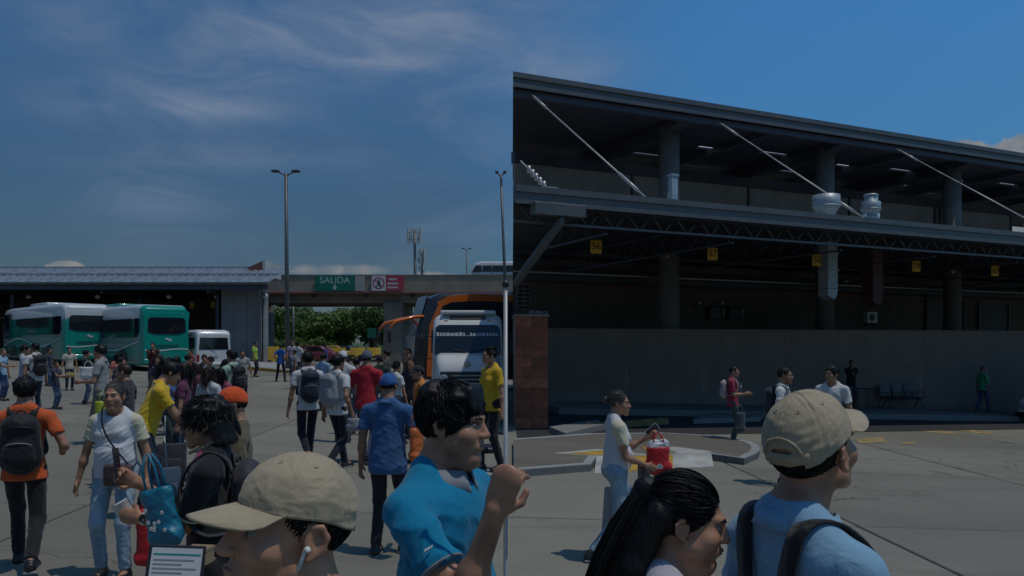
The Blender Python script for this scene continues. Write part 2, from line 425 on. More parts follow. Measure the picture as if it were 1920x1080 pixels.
deck('roof_deck', m_ceil, umin(19), UR, 6.62, 19, 10.05, 10.13, [h for h in hs2])
sky_m = bpy.data.materials.new('translucent_sheet'); sky_m.use_nodes = True
_g = NT(sky_m.node_tree); _g.n.remove(_g.n['Principled BSDF']); _t = _g.new('ShaderNodeBsdfTranslucent'); _t.inputs[0].default_value = (.75, .78, .80, 1)
_g.l.new(_t.outputs[0], _g.n['Material Output'].inputs[0])
for h in hs2:
    MB().box(-.78, .78, -.21, .21, 0, .01).build('skylight', sky_m, bld, loc=((h[0] + h[1]) / 2, (h[2] + h[3]) / 2, 10.135))
# cantilever beams and columns
for k in range(5):
    u = 9.96 + 7.6 * k
    MB().lathe([(.36, -1.2), (.36, 9.95)], 28).build('column', m_col, bld, loc=(u, 8, 0))
    pts = [(6.66, 9.95), (6.9, 9.86), (8.6, 9.55), (10.5, 9.6), (14.0, 9.72), (14.0, 10.04), (6.66, 10.04)]
    MB().prism(pts, 'x', -.28, .28).build('cantilever_beam', m_ceil, bld, loc=(u, 0, 0), bevel=.02)
    u2 = u - 3.8
    if u2 > umin(18.5) + .1:
        MB().box(-.06, .06, 6.7, 18.5, 9.80, 10.04).build('roof_joist', m_dsteel, bld, loc=(u2, 0, 0))
prism_uv('edge_beam', m_dsteel, UR, 6.66, 6.86, 9.78, 9.98)
# upper rear wall, in panels
vw = 13.0; edges = [umin(vw) + .05]
for px in (1185, 1403, 1592, 1752, 1895): edges.append(bu_at(px, vw))
for i in range(len(edges) - 1):
    box_obj('wall_panel', m_wallp, bld, edges[i] + .05, edges[i + 1] - .05, vw, vw + .2, 3.0, 9.3, .02)
    box_obj('wall_rib', m_dsteel, bld, edges[i + 1] - .05, edges[i + 1] + .05, vw - .06, vw + .2, 3.0, 9.3)
box_obj('wall_head', m_dsteel, bld, edges[0], edges[-1], vw - .1, vw + .25, 9.3, 9.75)
box_obj('wall_rib', m_wallp, bld, bu_at(1757, vw) + .1, bu_at(1768, vw) + .35, vw - .55, vw - .1, 3, 9.3, .01)
# truss seen against the sky past the wall's end
mb = MB(); ue = edges[-1] + .1
for (a, b) in (((ue, vw, 9.55), (ue + 7, vw, 9.55)), ((ue, vw, 8.75), (ue + 7, vw, 8.75))): mb.tube([a, b], .05, 6)
for q in range(8):
    mb.tube([(ue + q * .9, vw, 8.75 if q % 2 else 9.55), (ue + (q + 1) * .9, vw, 9.55 if q % 2 else 8.75)], .035, 5)
mb.build('roof_truss', m_dsteel, bld)
# lower floor rear wall
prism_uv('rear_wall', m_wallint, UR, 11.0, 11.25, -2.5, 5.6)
# left end wall of the upper storey
# ---- canopy
CZ = 5.5
prism_uv('canopy_fascia', m_steel, UR, .0, .08, CZ - .35, CZ - .02)
prism_uv('fascia_trim', m_steel, UR, -.05, .0, CZ - .12, CZ + .02)
prism_uv('fascia_trim', m_steel, UR, -.03, .0, CZ - .38, CZ - .28)
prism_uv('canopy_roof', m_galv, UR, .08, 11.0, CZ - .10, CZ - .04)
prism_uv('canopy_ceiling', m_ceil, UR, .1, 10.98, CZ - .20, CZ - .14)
# ---- canopy edge truss: chords plus diagonals as separate parts
for zz in (4.75, 5.12): prism_uv('truss_chord', m_dsteel if zz > 5 else m_steel, UR, .30, .36, zz, zz + .055)
per = .66; u = umin(.3) + .2; k = 0
dia = MB().tube([(0, 0, 0), (per / 2 - .04, 0, .34)], .018, 5).mesh('truss_diagonal', m_steel)
dib = MB().tube([(0, 0, .34), (per / 2 - .04, 0, 0)], .018, 5).mesh('truss_diagonal', m_steel)
while u < 27:
    link('truss_diagonal', dib, bld, (u, .33, 4.79)); link('truss_diagonal', dia, bld, (u + per / 2 + .03, .33, 4.79)); u += per + .05
# cross trusses under the canopy, fading into the dark
for k in range(9):
    u = 2.6 + 3.8 * k
    if u < umin(9) + .5 and k == 0: v1 = 4.0
    else: v1 = 10.5
    mb = MB(); mb.box(-.03, .03, .4, v1, 4.62, 4.67); mb.box(-.03, .03, .4, v1, 5.2, 5.26)
    q = .5
    while q < v1 - .5: mb.tube([(0, q, 4.65), (0, q + .4, 5.2)], .018, 4); mb.tube([(0, q + .4, 5.2), (0, q + .8, 4.65)], .018, 4); q += .8
    mb.build('cross_truss', m_dsteel, bld, loc=(u, 0, 0))
# long beams, conduits and pipes in the dark bay
for (py, v, th, m) in ((488, 9.0, .16, m_dsteel), (506, 9.4, .22, m_dsteel), (523, 8.6, .05, m_galv), (531, 9.6, .14, m_dsteel), (543, 10.6, .05, mat('red_pipe', (.22, .07, .05), .5))):
    z = bz_at(1300, py, v)
    prism_uv('service_pipe', m, 40, v, v + th, z - th / 2, z + th / 2)
# lower columns continuing, dark red downpipe box
# ---- bracket, gutter box and drain pipe at the near end
u0 = bu_at(1000, -.06); u1 = bu_at(1096, -.06)
box_obj('gutter_box', m_steel, bld, u0, u1, -.14, .10, bz_at(1050, 405, -.1), CZ - .33, .01)
pa = [BM.inverted() @ at(1052, 403, 18.0), BM.inverted() @ at(1050, 418, 18.0), BM.inverted() @ at(1032, 442, 18.1), BM.inverted() @ at(974, 522, 18.6), BM.inverted() @ at(970, 530, 18.8), BM.inverted() @ at(969, 532, 22)]
MB().tube(pa, .098, 14).build('drain_pipe', m_steel, bld)
# ---- tie cables: rod, turnbuckle, anchor plate
rod_m = mat('pale_steel_rod', (.50, .47, .44), .4, .4)
def cable(pu, v_hi=6.57, z_hi=9.85, z_lo=CZ + .02, u_lo=None):
    mb = MB(); a = Vector((pu, v_hi, z_hi)); b = Vector((pu, .25, z_lo))
    if u_lo is not None: a.x = pu
    d = (b - a)
    mb.tube([a, b], .022, 6)
    mb.tube([a + d * .03, a + d * .16], .04, 6); mb.tube([a + d * .80, a + d * .93], .042, 6)
    o = mb.build('tie_rod', rod_m, bld)
    MB().box(pu - .16, pu + .16, .08, .42, CZ - .03, CZ + .05).build('anchor_plate', rod_m, bld, .01)
    return o
for px in (1215, 1625, 1990): cable(bu_at(px, .25))
# the first rod starts beyond the building's end; only its lower half shows
mb = MB(); b_ = Vector((bu_at(1030, .25), .25, CZ + .02)); a_ = Vector((b_.x, 1.75, CZ + 1.0)); mb.tube([a_, b_], .022, 6)
for k in range(5): mb.lathe([(.045, -.08), (.055, 0), (.045, .08)], 8, tuple(a_.lerp(b_, .3 + .13 * k)))
mb.build('tie_rod', rod_m, bld)
MB().box(b_.x - .14, b_.x + .14, .08, .42, CZ - .03, CZ + .07).build('anchor_plate', rod_m, bld)

# ---- roof exhausts and pipe on the canopy
def on_canopy(px, v): return bp(bu_at(px, v), v, CZ - .04)
ex = thing('exhaust_funnel', 'large galvanised funnel-shaped exhaust cowl on the canopy roof', 'roof vent', on_canopy(1549, 1.2), R(25))
MB().lathe([(.20, 0), (.20, .25), (.24, .30), (.38, .55), (.38, .86), (.36, .86), (.34, .6)], 24).build('cowl', m_galv, ex)
MB().box(-.42, -.2, -.1, .1, 0, .16).box(.2, .42, -.1, .1, 0, .16).build('base_bracket', m_dsteel, ex, .01)
MB().lathe([(.386, .52), (.392, .54), (.386, .56)], 24).build('seam_band', m_galv, ex)
ex = thing('exhaust_stack', 'slimmer galvanised exhaust stack with a stepped cap right of the funnel', 'roof vent', on_canopy(1633, .9), R(25))
MB().lathe([(.17, 0), (.17, .12), (.22, .22), (.22, .30), (.13, .34), (.13, .38), (.26, .46), (.27, .72), (.19, .76), (.19, .93), (.17, .96)], 24).build('stack', m_galv, ex)
MB().lathe([(.275, .5), (.285, .52), (.275, .54)], 24).lathe([(.2, .90), (.21, .92), (.2, .94)], 24).build('seam_band', m_galv, ex)
MB().box(.2, .32, -.05, .05, .3, .42).box(-.30, -.2, -.05, .05, .28, .36).build('base_bracket', m_white, ex, .01)
q = on_canopy(1262, 1.4)
ex = thing('vent_pipe', 'upright galvanised rectangular vent pipe in front of the first column', 'pipe', q, R(25))
MB().box(-.10, .10, -.08, .08, 0, 1.02).build('duct', m_galv, ex, .015, 2); MB().box(-.12, .12, -.10, .10, .98, 1.03).build('cap', m_galv, ex)

# ---- hanging bay signs
m_sy = mat('bay_sign_yellow', (.62, .34, .03), .5, 0, .06, 3); m_sk = mat('bay_sign_ink', (.02, .018, .015), .6)
for i, (n, u) in enumerate((('56', 3.88), ('57', 7.85), ('58', 11.96), ('59', 16.5), ('60', 20.6))):
    s = thing('bay_sign', 'yellow hanging bay sign reading %s under the canopy edge, %s' % (n, ('nearest the brick pier', 'left of the grey duct', 'beside the grey duct', 'right of the dull red duct', 'farthest to the right')[i]), 'sign', bp(u, 3.0, 4.70), R(14), 'bay number signs')
    MB().box(-.165, .165, -.03, .03, -.19, .19).build('sign_board', m_sy, s, .03, 2)
    text_mesh('number', n, .27, m_sk, s, (0, -.034, 0), (R(90), 0, 0), .002)
    MB().tube([(0, 0, .18), (0, 0, .56)], .012, 6).build('hanger', m_dsteel, s)
# ---- ducts below the canopy
def dz(px, py, d): return at(px, py, d)
def duct(label, px0, px1, ytop, ybot, d, m):
    a = at(px0, ytop, d); b = at(px1, ybot, d); w = (b.x - a.x) / 2; cx = (a.x + b.x) / 2; h = a.z - b.z
    t = thing('air_duct', label, 'duct', (cx, d, b.z), R(25))
    MB().box(-w, w, -w, w, .22, h).build('duct_riser', m, t, .02)
    prof = [(-w, .22), (w, .22)] + [(w - 2 * w * (1 - math.cos(a_)) * .45, .22 - .35 * math.sin(a_)) for a_ in (.4, .9, 1.4)] + [(-w, .0)]
    MB().prism([(p[0], p[1]) for p in prof], 'y', -w * .98, w * .98).build('elbow', m, t, .01)
    for z in (h * .45, h * .75): MB().box(-w - .02, w + .02, -w - .02, w + .02, z, z + .04).build('flange', m, t)
duct('grey sheet-metal duct hanging below the funnel exhaust', 1540, 1565, 452, 555, 25.5, m_galv)
duct('dull red duct hanging right of the grey duct', 1622, 1649, 460, 566, 26.5, mat('dull_red_duct', (.07, .022, .02), .6))
# ---- AC unit on the rear wall
def on_wall(px, py, v=11.0): return bp(bu_at(px, v), v, bz_at(px, py, v))
q = on_wall(1627, 606)
ac = thing('air_conditioner', 'small white air conditioner condenser with round fan grille on rear wall', 'air conditioner', q, R(25))
MB().box(-.32, .32, -.28, -.002, 0, .52).build('casing', m_white, ac, .02)
MB().lathe([(.17, -.295), (.17, -.283)], 24, (-.05, 0, .26), 'y').build('fan_grille', m_blackp, ac)
MB().box(-.3, -.26, -.25, 0, -.12, 0).box(.26, .3, -.25, 0, -.12, 0).build('bracket', m_dsteel, ac)
# ---- notice boards with two lamps
q = on_wall(1350, 600)
nb = thing('wall_shelf', 'dark wall shelf with two black boxes and pale vertical lettering strips', 'shelf', q, R(25))
MB().box(-1.5, 1.3, -.35, -.01, .55, .6).build('shelf_board', m_blackp, nb)
for x in (-.75, .25): MB().box(x, x + .55, -.3, -.02, .02, .52).build('black_box', m_blackp, nb, .02)
for x in (-.1, .9):
    for k in range(5): box_obj('letter_strip', m_wpaint, nb, x, x + .09, -.33, -.30, .12 + k * .08, .17 + k * .08)
for x in (-1.2, .0): MB().lathe([(.02, .62), (.06, .66), (.06, .72), (.02, .76)], 10, (x, -.15, 0)).build('lamp', m_signw, nb)
# ---- louvre grille at the far left of the bay
q = on_wall(981, 582)
lg = thing('vent_grille', 'wall vent with two columns of dark slots above the brick pier', 'vent', q, R(25))
MB().box(-.30, .30, -.06, -.002, 0, 1.0).build('grille_frame', mat('grille_grey', (.16, .16, .155), .7), lg, .01)
for k in range(6):
    for x in (-.25, .03): box_obj('slot', m_black, lg, x, x + .2, -.075, -.055, .06 + k * .155, .15 + k * .155)
# round lamps on the wall
for i, (px, py) in enumerate(((1579, 528), (1915, 545))):
    q = on_wall(px, py)
    l = thing('wall_lamp', ['small unlit round wall lamp beside the grey duct', 'small unlit round wall lamp at the right edge of the terminal'][i], 'lamp', q, R(25))
    MB().lathe([(.03, -.02), (.03, -.12), (.10, -.16), (.11, -.24), (.06, -.3)], 12, (0, 0, 0), 'y').build('globe', m_signw, l)
    MB().box(-.04, .04, -.05, 0, -.1, .1).build('mount', m_dsteel, l)
# doors in rear wall
for i, (px, py0, w, h, lab) in enumerate(((1770, 560, 2.6, 3.0, 'wide dark recessed doorway in the rear wall behind the low wall'), (1860, 570, 2.2, 2.6, 'narrower dark doorway in the rear wall near the right edge'))):
    q = on_wall(px, py0); t = thing('doorway', lab, 'door', (q.x, q.y, q.z - h), R(25))
    MB().box(-w / 2, w / 2, -.10, -.003, -1, h).build('door_leaf', mat('dark_door', (.05, .055, .065), .6), t)
    MB().box(-w / 2 - .12, -w / 2, -.16, -.004, -1, h).box(w / 2, w / 2 + .12, -.16, -.004, -1, h).box(-w / 2 - .12, w / 2 + .12, -.16, -.004, h, h + .12).build('door_frame', mat('door_frame', (.09, .085, .08), .6), t)

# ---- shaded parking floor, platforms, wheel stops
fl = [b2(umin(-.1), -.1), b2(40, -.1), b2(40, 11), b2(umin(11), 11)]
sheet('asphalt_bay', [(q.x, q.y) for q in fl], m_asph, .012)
LWa = Vector((at(1024, 620, 26.8).x, 26.8)); LWb = Vector((21.5, 31.9))
lw_dir = (LWb - LWa).normalized(); lw_n = Vector((lw_dir.y, -lw_dir.x))
ang_lw = math.atan2(lw_dir.y, lw_dir.x)
def gslab(name, pts, z0, z1, m, parent=None, bevel=0.):
    """raised slab whose top follows the fall of the ground"""
    n = len(pts); vs = [(x, y, gz(x) + z0) for x, y in pts] + [(x, y, gz(x) + z1) for x, y in pts]
    o = MB().add(vs, [tuple(range(n))[::-1], tuple(range(n, 2 * n))] + [(i, (i + 1) % n, n + (i + 1) % n, n + i) for i in range(n)]).build(name, m, parent, bevel)
    return o
P_ = lambda s, o: (LWa + lw_dir * s + lw_n * o)
L = (LWb - LWa).length
plat = gslab('platform', [tuple(P_(-.5, .1)), tuple(P_(-.5, 3.0)), tuple(P_(L, 3.0)), tuple(P_(L, .1))], -.3, .20, m_platform); tag(plat, kind='structure')
lw = thing('low_wall', 'long plain dark grey wall behind the platform', 'wall', (LWa.x, LWa.y, 0), ang_lw)
npan = 7
for k in range(npan):
    box_obj('wall_panel', m_low, lw, k * L / npan + .005, (k + 1) * L / npan - .005, -.0, .2, -1.4, 2.53)
box_obj('wall_cap', m_low, lw, 0, L, -.03, .23, 2.53, 2.58)
# fingers of pavement between bays with pale tips, and yellow wheel stops
for i, (pts, lab) in enumerate((([(1030, 800), (1118, 787), (1135, 795), (1060, 812)], 'pale kerb of the first parking finger beside the brick pier'),
                            ([(1300, 786), (1352, 770), (1440, 768), (1425, 782)], 'pale kerb of the second parking finger behind the red-shirted man'),
                            ([(1640, 786), (1655, 776), (1655, 776), (1600, 778)], ''),
                            ([(1700, 763), (1850, 747), (1860, 753), (1730, 770)], 'pale kerb of the parking finger right of the cap'),
                            ([(1790, 778), (1818, 768), (1850, 768), (1846, 778)], 'short pale kerb end in front of the green-shirted man'))):
    if not lab: continue
    w = [tuple(gnd(px, py, .14).xy) for px, py in pts]
    o = gslab('parking_kerb', w, -.1, .14, m_platform); tag(o, lab, 'kerb', 'parking finger kerbs')
for i, (a, b, lab) in enumerate((((1095, 806), (1250, 800), 'faded yellow wheel stop behind the walking woman'), ((1566, 775), (1688, 774), 'faded yellow wheel stop right of the cap'), ((1400, 782), (1470, 779), 'short faded wheel stop behind the red-shirted man'))):
    p, q = gnd(*a), gnd(*b); dd = (q - p); t = thing('wheel_stop', lab, 'wheel stop', p, math.atan2(dd.y, dd.x), 'wheel stops in the bays')
    MB().prism([(-.1, -.02), (.1, -.02), (.07, .15), (-.07, .15)], 'x', 0, dd.length).build('stop_bar', mat('worn_yellow', (.16, .12, .04), .8, 0, .3, 4), t, .01)
    for x in (.25, dd.length - .25): MB().lathe([(.025, .14), (.025, .165)], 8, (x, 0, 0)).build('bolt', m_dsteel, t)

# ---- orange block pier
a = gnd(966, 803); w = 62 * a.y / F; ht = .246; ncs = 11
pier = thing('brick_pier', 'orange clay block pier at the left end of the terminal bay', 'pier', (a.x, a.y, gz(a.x)), R(2))
MB().box(.01, w - .01, .01, 1.6 - .01, -.3, ncs * ht + .05).build('mortar_core', m_mortar, pier)
blk = {}
for r_ in range(ncs):
    off = .5 if r_ % 2 else 0.
    bw = .4; cuts = [0, (.2 if off else .4), w] if True else []
    for i in range(2):
        L_ = (cuts[i + 1] - cuts[i]) - .012; key = round(L_, 3)
        if key not in blk: blk[key] = MB().box(0, L_, 0, .14, 0, ht - .014).mesh('brick', m_orange_block)
        link('brick', blk[key], pier, (cuts[i] + .006, -.006 + random.uniform(-.003, .003), r_ * ht))
    y = .14 + .01; 
    seq = [.2] if off else []
    seq += [.4] * 4
    for L_ in seq:
        if y + L_ > 1.62: L_ = 1.6 - y
        if L_ < .05: break
        key = ('s', round(L_, 3))
        if key not in blk: blk[key] = MB().box(-.14, 0, 0, L_ - .012, 0, ht - .014).mesh('brick', m_orange_block)
        link('brick', blk[key], pier, (w + .006 + random.uniform(-.003, .003), y, r_ * ht)); y += L_
MB().box(-.03, w + .03, -.03, 1.63, ncs * ht, ncs * ht + .06).build('coping', m_mortar, pier, .01)
# rubble on the pier
rb = MB(); 
for k in range(14): 
    x = random.uniform(.35, w - .05); rb.box(x, x + random.uniform(.04, .1), .1, .25, ncs * ht + .06, ncs * ht + .06 + random.uniform(.03, .1), Matrix.Rotation(0, 4, 'Z'))
rb.build('rubble', mat('grey_rubble', (.25, .24, .23), .9, bump=.3), pier)

# ---- painted traffic island
def smooth_poly(pts, it=2):
    for _ in range(it):
        o = []
        for i in range(len(pts)):
            a, b = Vector(pts[i]), Vector(pts[(i + 1) % len(pts)]); o += [tuple(a.lerp(b, .25)), tuple(a.lerp(b, .75))]
        pts = o
    return pts
isl = [(962, 896), (1108, 884), (1118, 869), (1220, 867), (1334, 863), (1395, 872), (1424, 860), (1424, 845), (1392, 834), (1330, 826), (1240, 821), (1100, 823), (962, 834)]
islw = [tuple(gnd(px, py).xy) for px, py in isl]
islw[0] = (.03, islw[0][1]); islw[-1] = (.03, islw[-1][1])
body = islw[:3] + smooth_poly(islw[3:11] , 1)[1:-1] + islw[11:] if False else islw
sisl = [Vector(q) for q in islw]
# round only the right-hand tip
tip = smooth_poly([tuple(q) for q in sisl[5:9]], 2); 
i0 = [i for i in range(len(tip))]
core = [tuple(q) for q in sisl[:6]] + [tip[k] for k in range(2, 11)] + [tuple(q) for q in sisl[8:]]
cen = Vector((sum(q[0] for q in core) / len(core), sum(q[1] for q in core) / len(core)))
inner = []
n = len(core)
for i in range(n):
    a, b, c = Vector(core[i - 1]), Vector(core[i]), Vector(core[(i + 1) % n])
    t = (c - a).normalized(); nn = Vector((-t.y, t.x)); inner.append(tuple(b + nn * .16))
inner[0] = (.035, core[0][1] + .16); inner[-1] = (.035, core[-1][1] - .16)
island = gslab('traffic_island', core, -.08, .11, m_kerb); tag(island, kind='structure')
KH = .115
ks = MB()
for i in range(n - 1):
    a, b, c, d = core[i], core[i + 1], inner[i + 1], inner[i]
    e = .006
    vs = [(x, y, gz(x) + z) for z in (-.06, .125) for (x, y) in (a, b, c, d)]
    kb = MB().add(vs, [(0, 1, 2, 3)[::-1], (4, 5, 6, 7), (0, 1, 5, 4), (1, 2, 6, 5), (2, 3, 7, 6), (3, 0, 4, 7)])
    if (Vector(a) - Vector(b)).length > .05: kb.build('kerb_stone', m_kerb, island)
isl_top = mat_concrete('island_fill', .16, tint=(1, .90, .72), slab=0)
sheet('island_paving', inner, isl_top, .1165, parent=island)
def paint(name, pts, m, up, dz, parent=None):
    return sheet(name, [tuple(gnd(px, py, up).xy) for px, py in pts], m, up + dz, parent=parent)
paint('white_marking', [(1036, 850), (1120, 842), (1215, 852), (1122, 856)], m_wpaint, .1165, .004, island)
paint('yellow_marking', [(1062, 851), (1130, 845), (1200, 852), (1128, 855)], m_yellow, .1165, .008, island)
paint('white_marking', [(1240, 838), (1268, 838), (1336, 847), (1322, 849), (1270, 850)], m_wpaint, .1165, .004, island)
paint('yellow_marking', [(1200, 838), (1232, 838), (1262, 850), (1222, 851)], m_yellow, .1165, .008, island)
# sloping ramp where the kerb is lowered, painted in blocks
def ramp_piece(name, t0, t1, b0, b1, m):
    a, b = gnd(*t0), gnd(*t1); c, e = gnd(*b1), gnd(*b0); a.z += .127; b.z += .127; c.z += .006; e.z += .006
    MB().add([a, b, c, e, a - Vector((0, 0, .2)), b - Vector((0, 0, .2)), c - Vector((0, 0, .06)), e - Vector((0, 0, .06))], [(0, 1, 2, 3), (0, 3, 7, 4), (1, 5, 6, 2), (3, 2, 6, 7)]).build(name, m, island)
xs_r = [1118, 1142, 1262, 1334]; 
def ry(x): return 869 - (x - 1118) * 6 / 216
def rb_(x): return 888 - (x - 1112) * 14 / 236
for i, m in enumerate((m_wpaint, m_yellow, m_wpaint)):
    x0, x1 = xs_r[i], xs_r[i + 1]; ramp_piece('ramp_block', (x0 + .3, ry(x0)), (x1 - .3, ry(x1)), (x0 - 4 + .3, rb_(x0)), (x1 + 4 - .3 if i == 2 else x1 - .3, rb_(x1)), m)
m_worn = mat('worn_yellow_marking', (.33, .24, .10), .8, 0, .4, 5, bump=.1)
for k, pts in enumerate(([(1606, 824), (1652, 818), (1664, 829), (1612, 832)], [(1690, 829), (1716, 828), (1718, 832), (1692, 833)], [(1738, 800), (1752, 799), (1868, 811), (1850, 815)], [(1700, 806), (1746, 803), (1800, 813), (1786, 815)])):
    o = paint('worn_marking', pts, m_worn, 0, .006, ground)
# concrete bollard behind the walking woman
q = gnd(1158, 1040)
bo = thing('concrete_bollard', 'pale square concrete bollard behind the walking woman with red bag', 'bollard', (q.x, q.y, gz(q.x)), R(12))
MB().add([(-.15, -.12, -.1), (.15, -.12, -.1), (.15, .12, -.1), (-.15, .12, -.1), (-.11, -.09, .66), (.11, -.09, .66), (.11, .09, .66), (-.11, .09, .66)], [(0, 3, 2, 1), (4, 5, 6, 7), (0, 1, 5, 4), (1, 2, 6, 5), (2, 3, 7, 6), (3, 0, 4, 7)]).build('post_body', m_kerb, bo, .02, 2)
MB().box(-.155, .155, -.125, .125, .02, .09).build('painted_band', m_yellow, bo)

# ---- waiting bench of three seats, small table
q = P_((at(1687, 700, 29.5).x - LWa.x) / lw_dir.x, .55)
bz = gz(q.x) + .20
be = thing('waiting_bench', 'row of three black perforated steel seats against the low wall', 'bench', (q.x, q.y, bz), ang_lw)
for i in (-1, 0, 1):
    x = i * .52
    s = MB().box(-.23, .23, -.24, .22, .40, .425).build('seat', m_blackp, be, .015, 2, loc=(x, 0, 0))
    bk = MB().box(-.23, .23, -.012, .012, 0, .46).build('backrest', mat('seat_back_grey', (.10, .095, .09), .5, .0), be, .01, 2, loc=(x, .24, .46), rot=(R(-12), 0, 0))
MB().box(-.85, .85, -.03, .03, .34, .40).build('beam', m_dsteel, be)
for sx in (-.7, .7): MB().tube([(sx, -.3, 0), (sx, 0, .36), (sx, .25, 0)], .02, 6).build('leg', m_dsteel, be)
for sx in (-.8, -.26, .26, .8): MB().tube([(sx, .22, .42), (sx, .2, .62), (sx, -.2, .62), (sx, -.2, .42)], .014, 6).build('armrest', m_dsteel, be)
q = P_((at(1616, 708, 29.3).x - LWa.x) / lw_dir.x, .6)
tb = thing('small_table', 'small dark square table between the standing man and the bench', 'table', (q.x, q.y, gz(q.x) + .20), ang_lw)
MB().box(-.28, .28, -.28, .28, .70, .73).build('table_top', m_blackp, tb, .01)
for sx in (-.25, .25):
    for sy in (-.25, .25): MB().tube([(sx, sy, 0), (sx, sy, .7)], .018, 6).build('leg', m_dsteel, tb)
# ================================================================ terminal hall on the left
m_roofsheet = mat('pale_corrugated_roof', (.30, .32, .33), .4, .5, .18, 1.5, bump=.1)
m_hall = mat('grey_hall_wall', (.20, .215, .22), .8, 0, .15, .5, bump=.1)
m_hallw = mat('pale_hall_pier', (.46, .46, .43), .8, 0, .12, .8, bump=.1)
m_brown = mat('brown_gable_sheet', (.20, .085, .06), .7)
HD = 58.0
def X(px, d): return (px - 960) * d / F
def Z(py, d): return EYE - (py - HZ) * d / F
hall = thing('terminal_hall', 'low wide bus hall on the left with a pale corrugated roof and dark open front', 'building', (X(500, HD), HD, 0))
hx = X(500, HD)
xe = X(514, HD) - hx; xw = -46.0
zb, zt = Z(546, HD), Z(534, HD)
RD = 5.0
r0, r1, r2_ = (-1.6, zt + .02), (1.4, Z(516, HD + 1.4)), (5.5, Z(503, HD + 5.5))
# corrugated sheets as separate strips with ribs
def strip(y0, z0, y1, z1, wid):
    mb = MB(); n = 3
    for k in range(n):
        a = k * wid / n; b = a + wid / n * .62; c = a + wid / n * .72; d = a + wid / n * .9
        for (p, q, h0, h1) in ((a, b, 0, 0), (b, c, 0, .07), (c, d, .07, .07), (d, a + wid / n, .07, 0)):
            mb.add([(p, y0, z0 + h0), (q, y0, z0 + h1), (q, y1, z1 + h1), (p, y1, z1 + h0)], [(0, 1, 2, 3)])
    return mb
wid = 1.5
lo_me = strip(r0[0], r0[1], r1[0], r1[1], wid).mesh('roof_sheet', m_roofsheet)
up_me = strip(r1[0], r1[1] + .06, r2_[0], r2_[1], wid).mesh('roof_sheet', m_roofsheet)
x = xe - wid
while x > xw:
    link('roof_sheet', lo_me, hall, (x, 0, 0))
    if x < X(492, HD) - hx: link('roof_sheet', up_me, hall, (x, 0, 0))
    x -= wid
box_obj('ridge_cap', m_galv, hall, xw, X(470, HD + 5) - hx, 5.35, 5.7, r2_[1] - .02, r2_[1] + .12)
box_obj('roof_step_flashing', m_galv, hall, xw, xe, 1.3, 1.5, r1[1] + .02, r1[1] + .12)
box_obj('fascia', m_dsteel, hall, xw, xe + .05, -1.72, -1.6, zb, zt + .05)
box_obj('gutter', m_steel, hall, xw, xe + .1, -1.9, -1.72, zt - .12, zt + .06, .03)
MB().prism([(xw, -1.58), (xe, -1.58), (X(498, HD + 12.3) - hx, 12.3), (xw, 12.3)], 'z', zb + .25, zb + .32).build('ceiling', m_ceil, hall)
# gable triangle
gx0, gx1 = X(462, HD + 4) - hx, X(497, HD + 4) - hx
g0 = Z(513, HD + 4)
MB().prism([(gx0, Z(503, HD + 4)), (gx1 - .2, Z(514, HD + 4)), (gx1 - .2, Z(489, HD + 4))], 'y', 4.0, 4.3).build('gable_sheet', m_brown, hall)
MB().prism([(gx1 - .2, Z(516, HD + 4)), (gx1, Z(516, HD + 4)), (gx1, Z(488, HD + 4)), (gx1 - .2, Z(488, HD + 4))], 'y', 3.95, 8.3).build('gable_edge', m_hallw, hall)
# walls and piers
gl = gz(hx)
box_obj('front_wall', m_hall, hall, X(415, HD) - hx, X(489, HD) - hx, .0, .3, gl - .6, zb + .3)
for k in range(3):
    xx = X(415 + 24.6 * (k + .95), HD) - hx; 
    if k < 2: box_obj('wall_joint', m_dsteel, hall, xx, xx + .03, -.006, .0, gl, zb)
MB().prism([(X(489, HD) - hx, -.4), (X(503, HD - .4) - hx, -.4), (X(501, HD + 12) - hx, 12), (X(489, HD + 12) - hx, 12)], 'z', gl - .6, zb + .3).build('side_wall', m_hallw, hall)
box_obj('pier_edge', m_hall, hall, X(489, HD) - hx - .02, X(493, HD) - hx, -.44, -.4, gl - .6, zb - .3)
MB().tube([(xe - .5, -1.8, zt - .15), (xe - .5, -1.2, zb - .2), (X(497, HD) - hx, -.5, zb - .6), (X(496, HD) - hx, -.52, gl)], .07, 8).build('downpipe', m_dsteel, hall)
box_obj('back_wall', m_wallint, hall, xw, X(489, HD + 12) - hx, 12, 12.3, gl - .6, zb + .3)
box_obj('end_wall', m_wallint, hall, xw - .3, xw, -.4, 12.3, gl - .6, zb + .3)
for k in range(5):
    xx = X(412, HD) - hx - 7.5 * k - .2
    box_obj('hall_column', m_dsteel, hall, xx - .25, xx, .4 + (k % 2) * 4, .8 + (k % 2) * 4, gl - .6, zb + .3)
    box_obj('ceiling_beam', m_dsteel, hall, xx - .18, xx - .04, -1.5, 12, zb - .25, zb + .2)
for k, px in enumerate((30, 163, 300, 392)):
    xx = X(px, HD) - hx
    MB().lathe([(.05, .15), (.12, .1), (.2, 0), (.15, -.12), (.04, -.16)], 12, (xx, 1.5, zb - .1 - .2)).build('hall_lamp', m_signw, hall)
for px in (325, 366): box_obj('hall_notice', m_yellow, hall, X(px, HD) - hx, X(px + 8, HD) - hx, 3, 3.05, zb - 1.1, zb - .6)
# floodlight at the corner
fl_ = thing('security_camera', 'white security camera on the hall corner under the roof edge', 'camera', (X(506, HD), HD - 1.0, Z(556, HD)))
MB().box(-.12, .12, -.3, .25, -.12, .12).build('housing', m_signw, fl_, .04, 2); MB().tube([(0, 0, .1), (-.35, .2, .3), (-.5, .5, .25)], .05, 6).build('arm', m_dsteel, fl_)
MB().lathe([(.09, -.32), (.09, -.30)], 12, (0, 0, 0), 'y').build('lens', m_blackp, fl_)
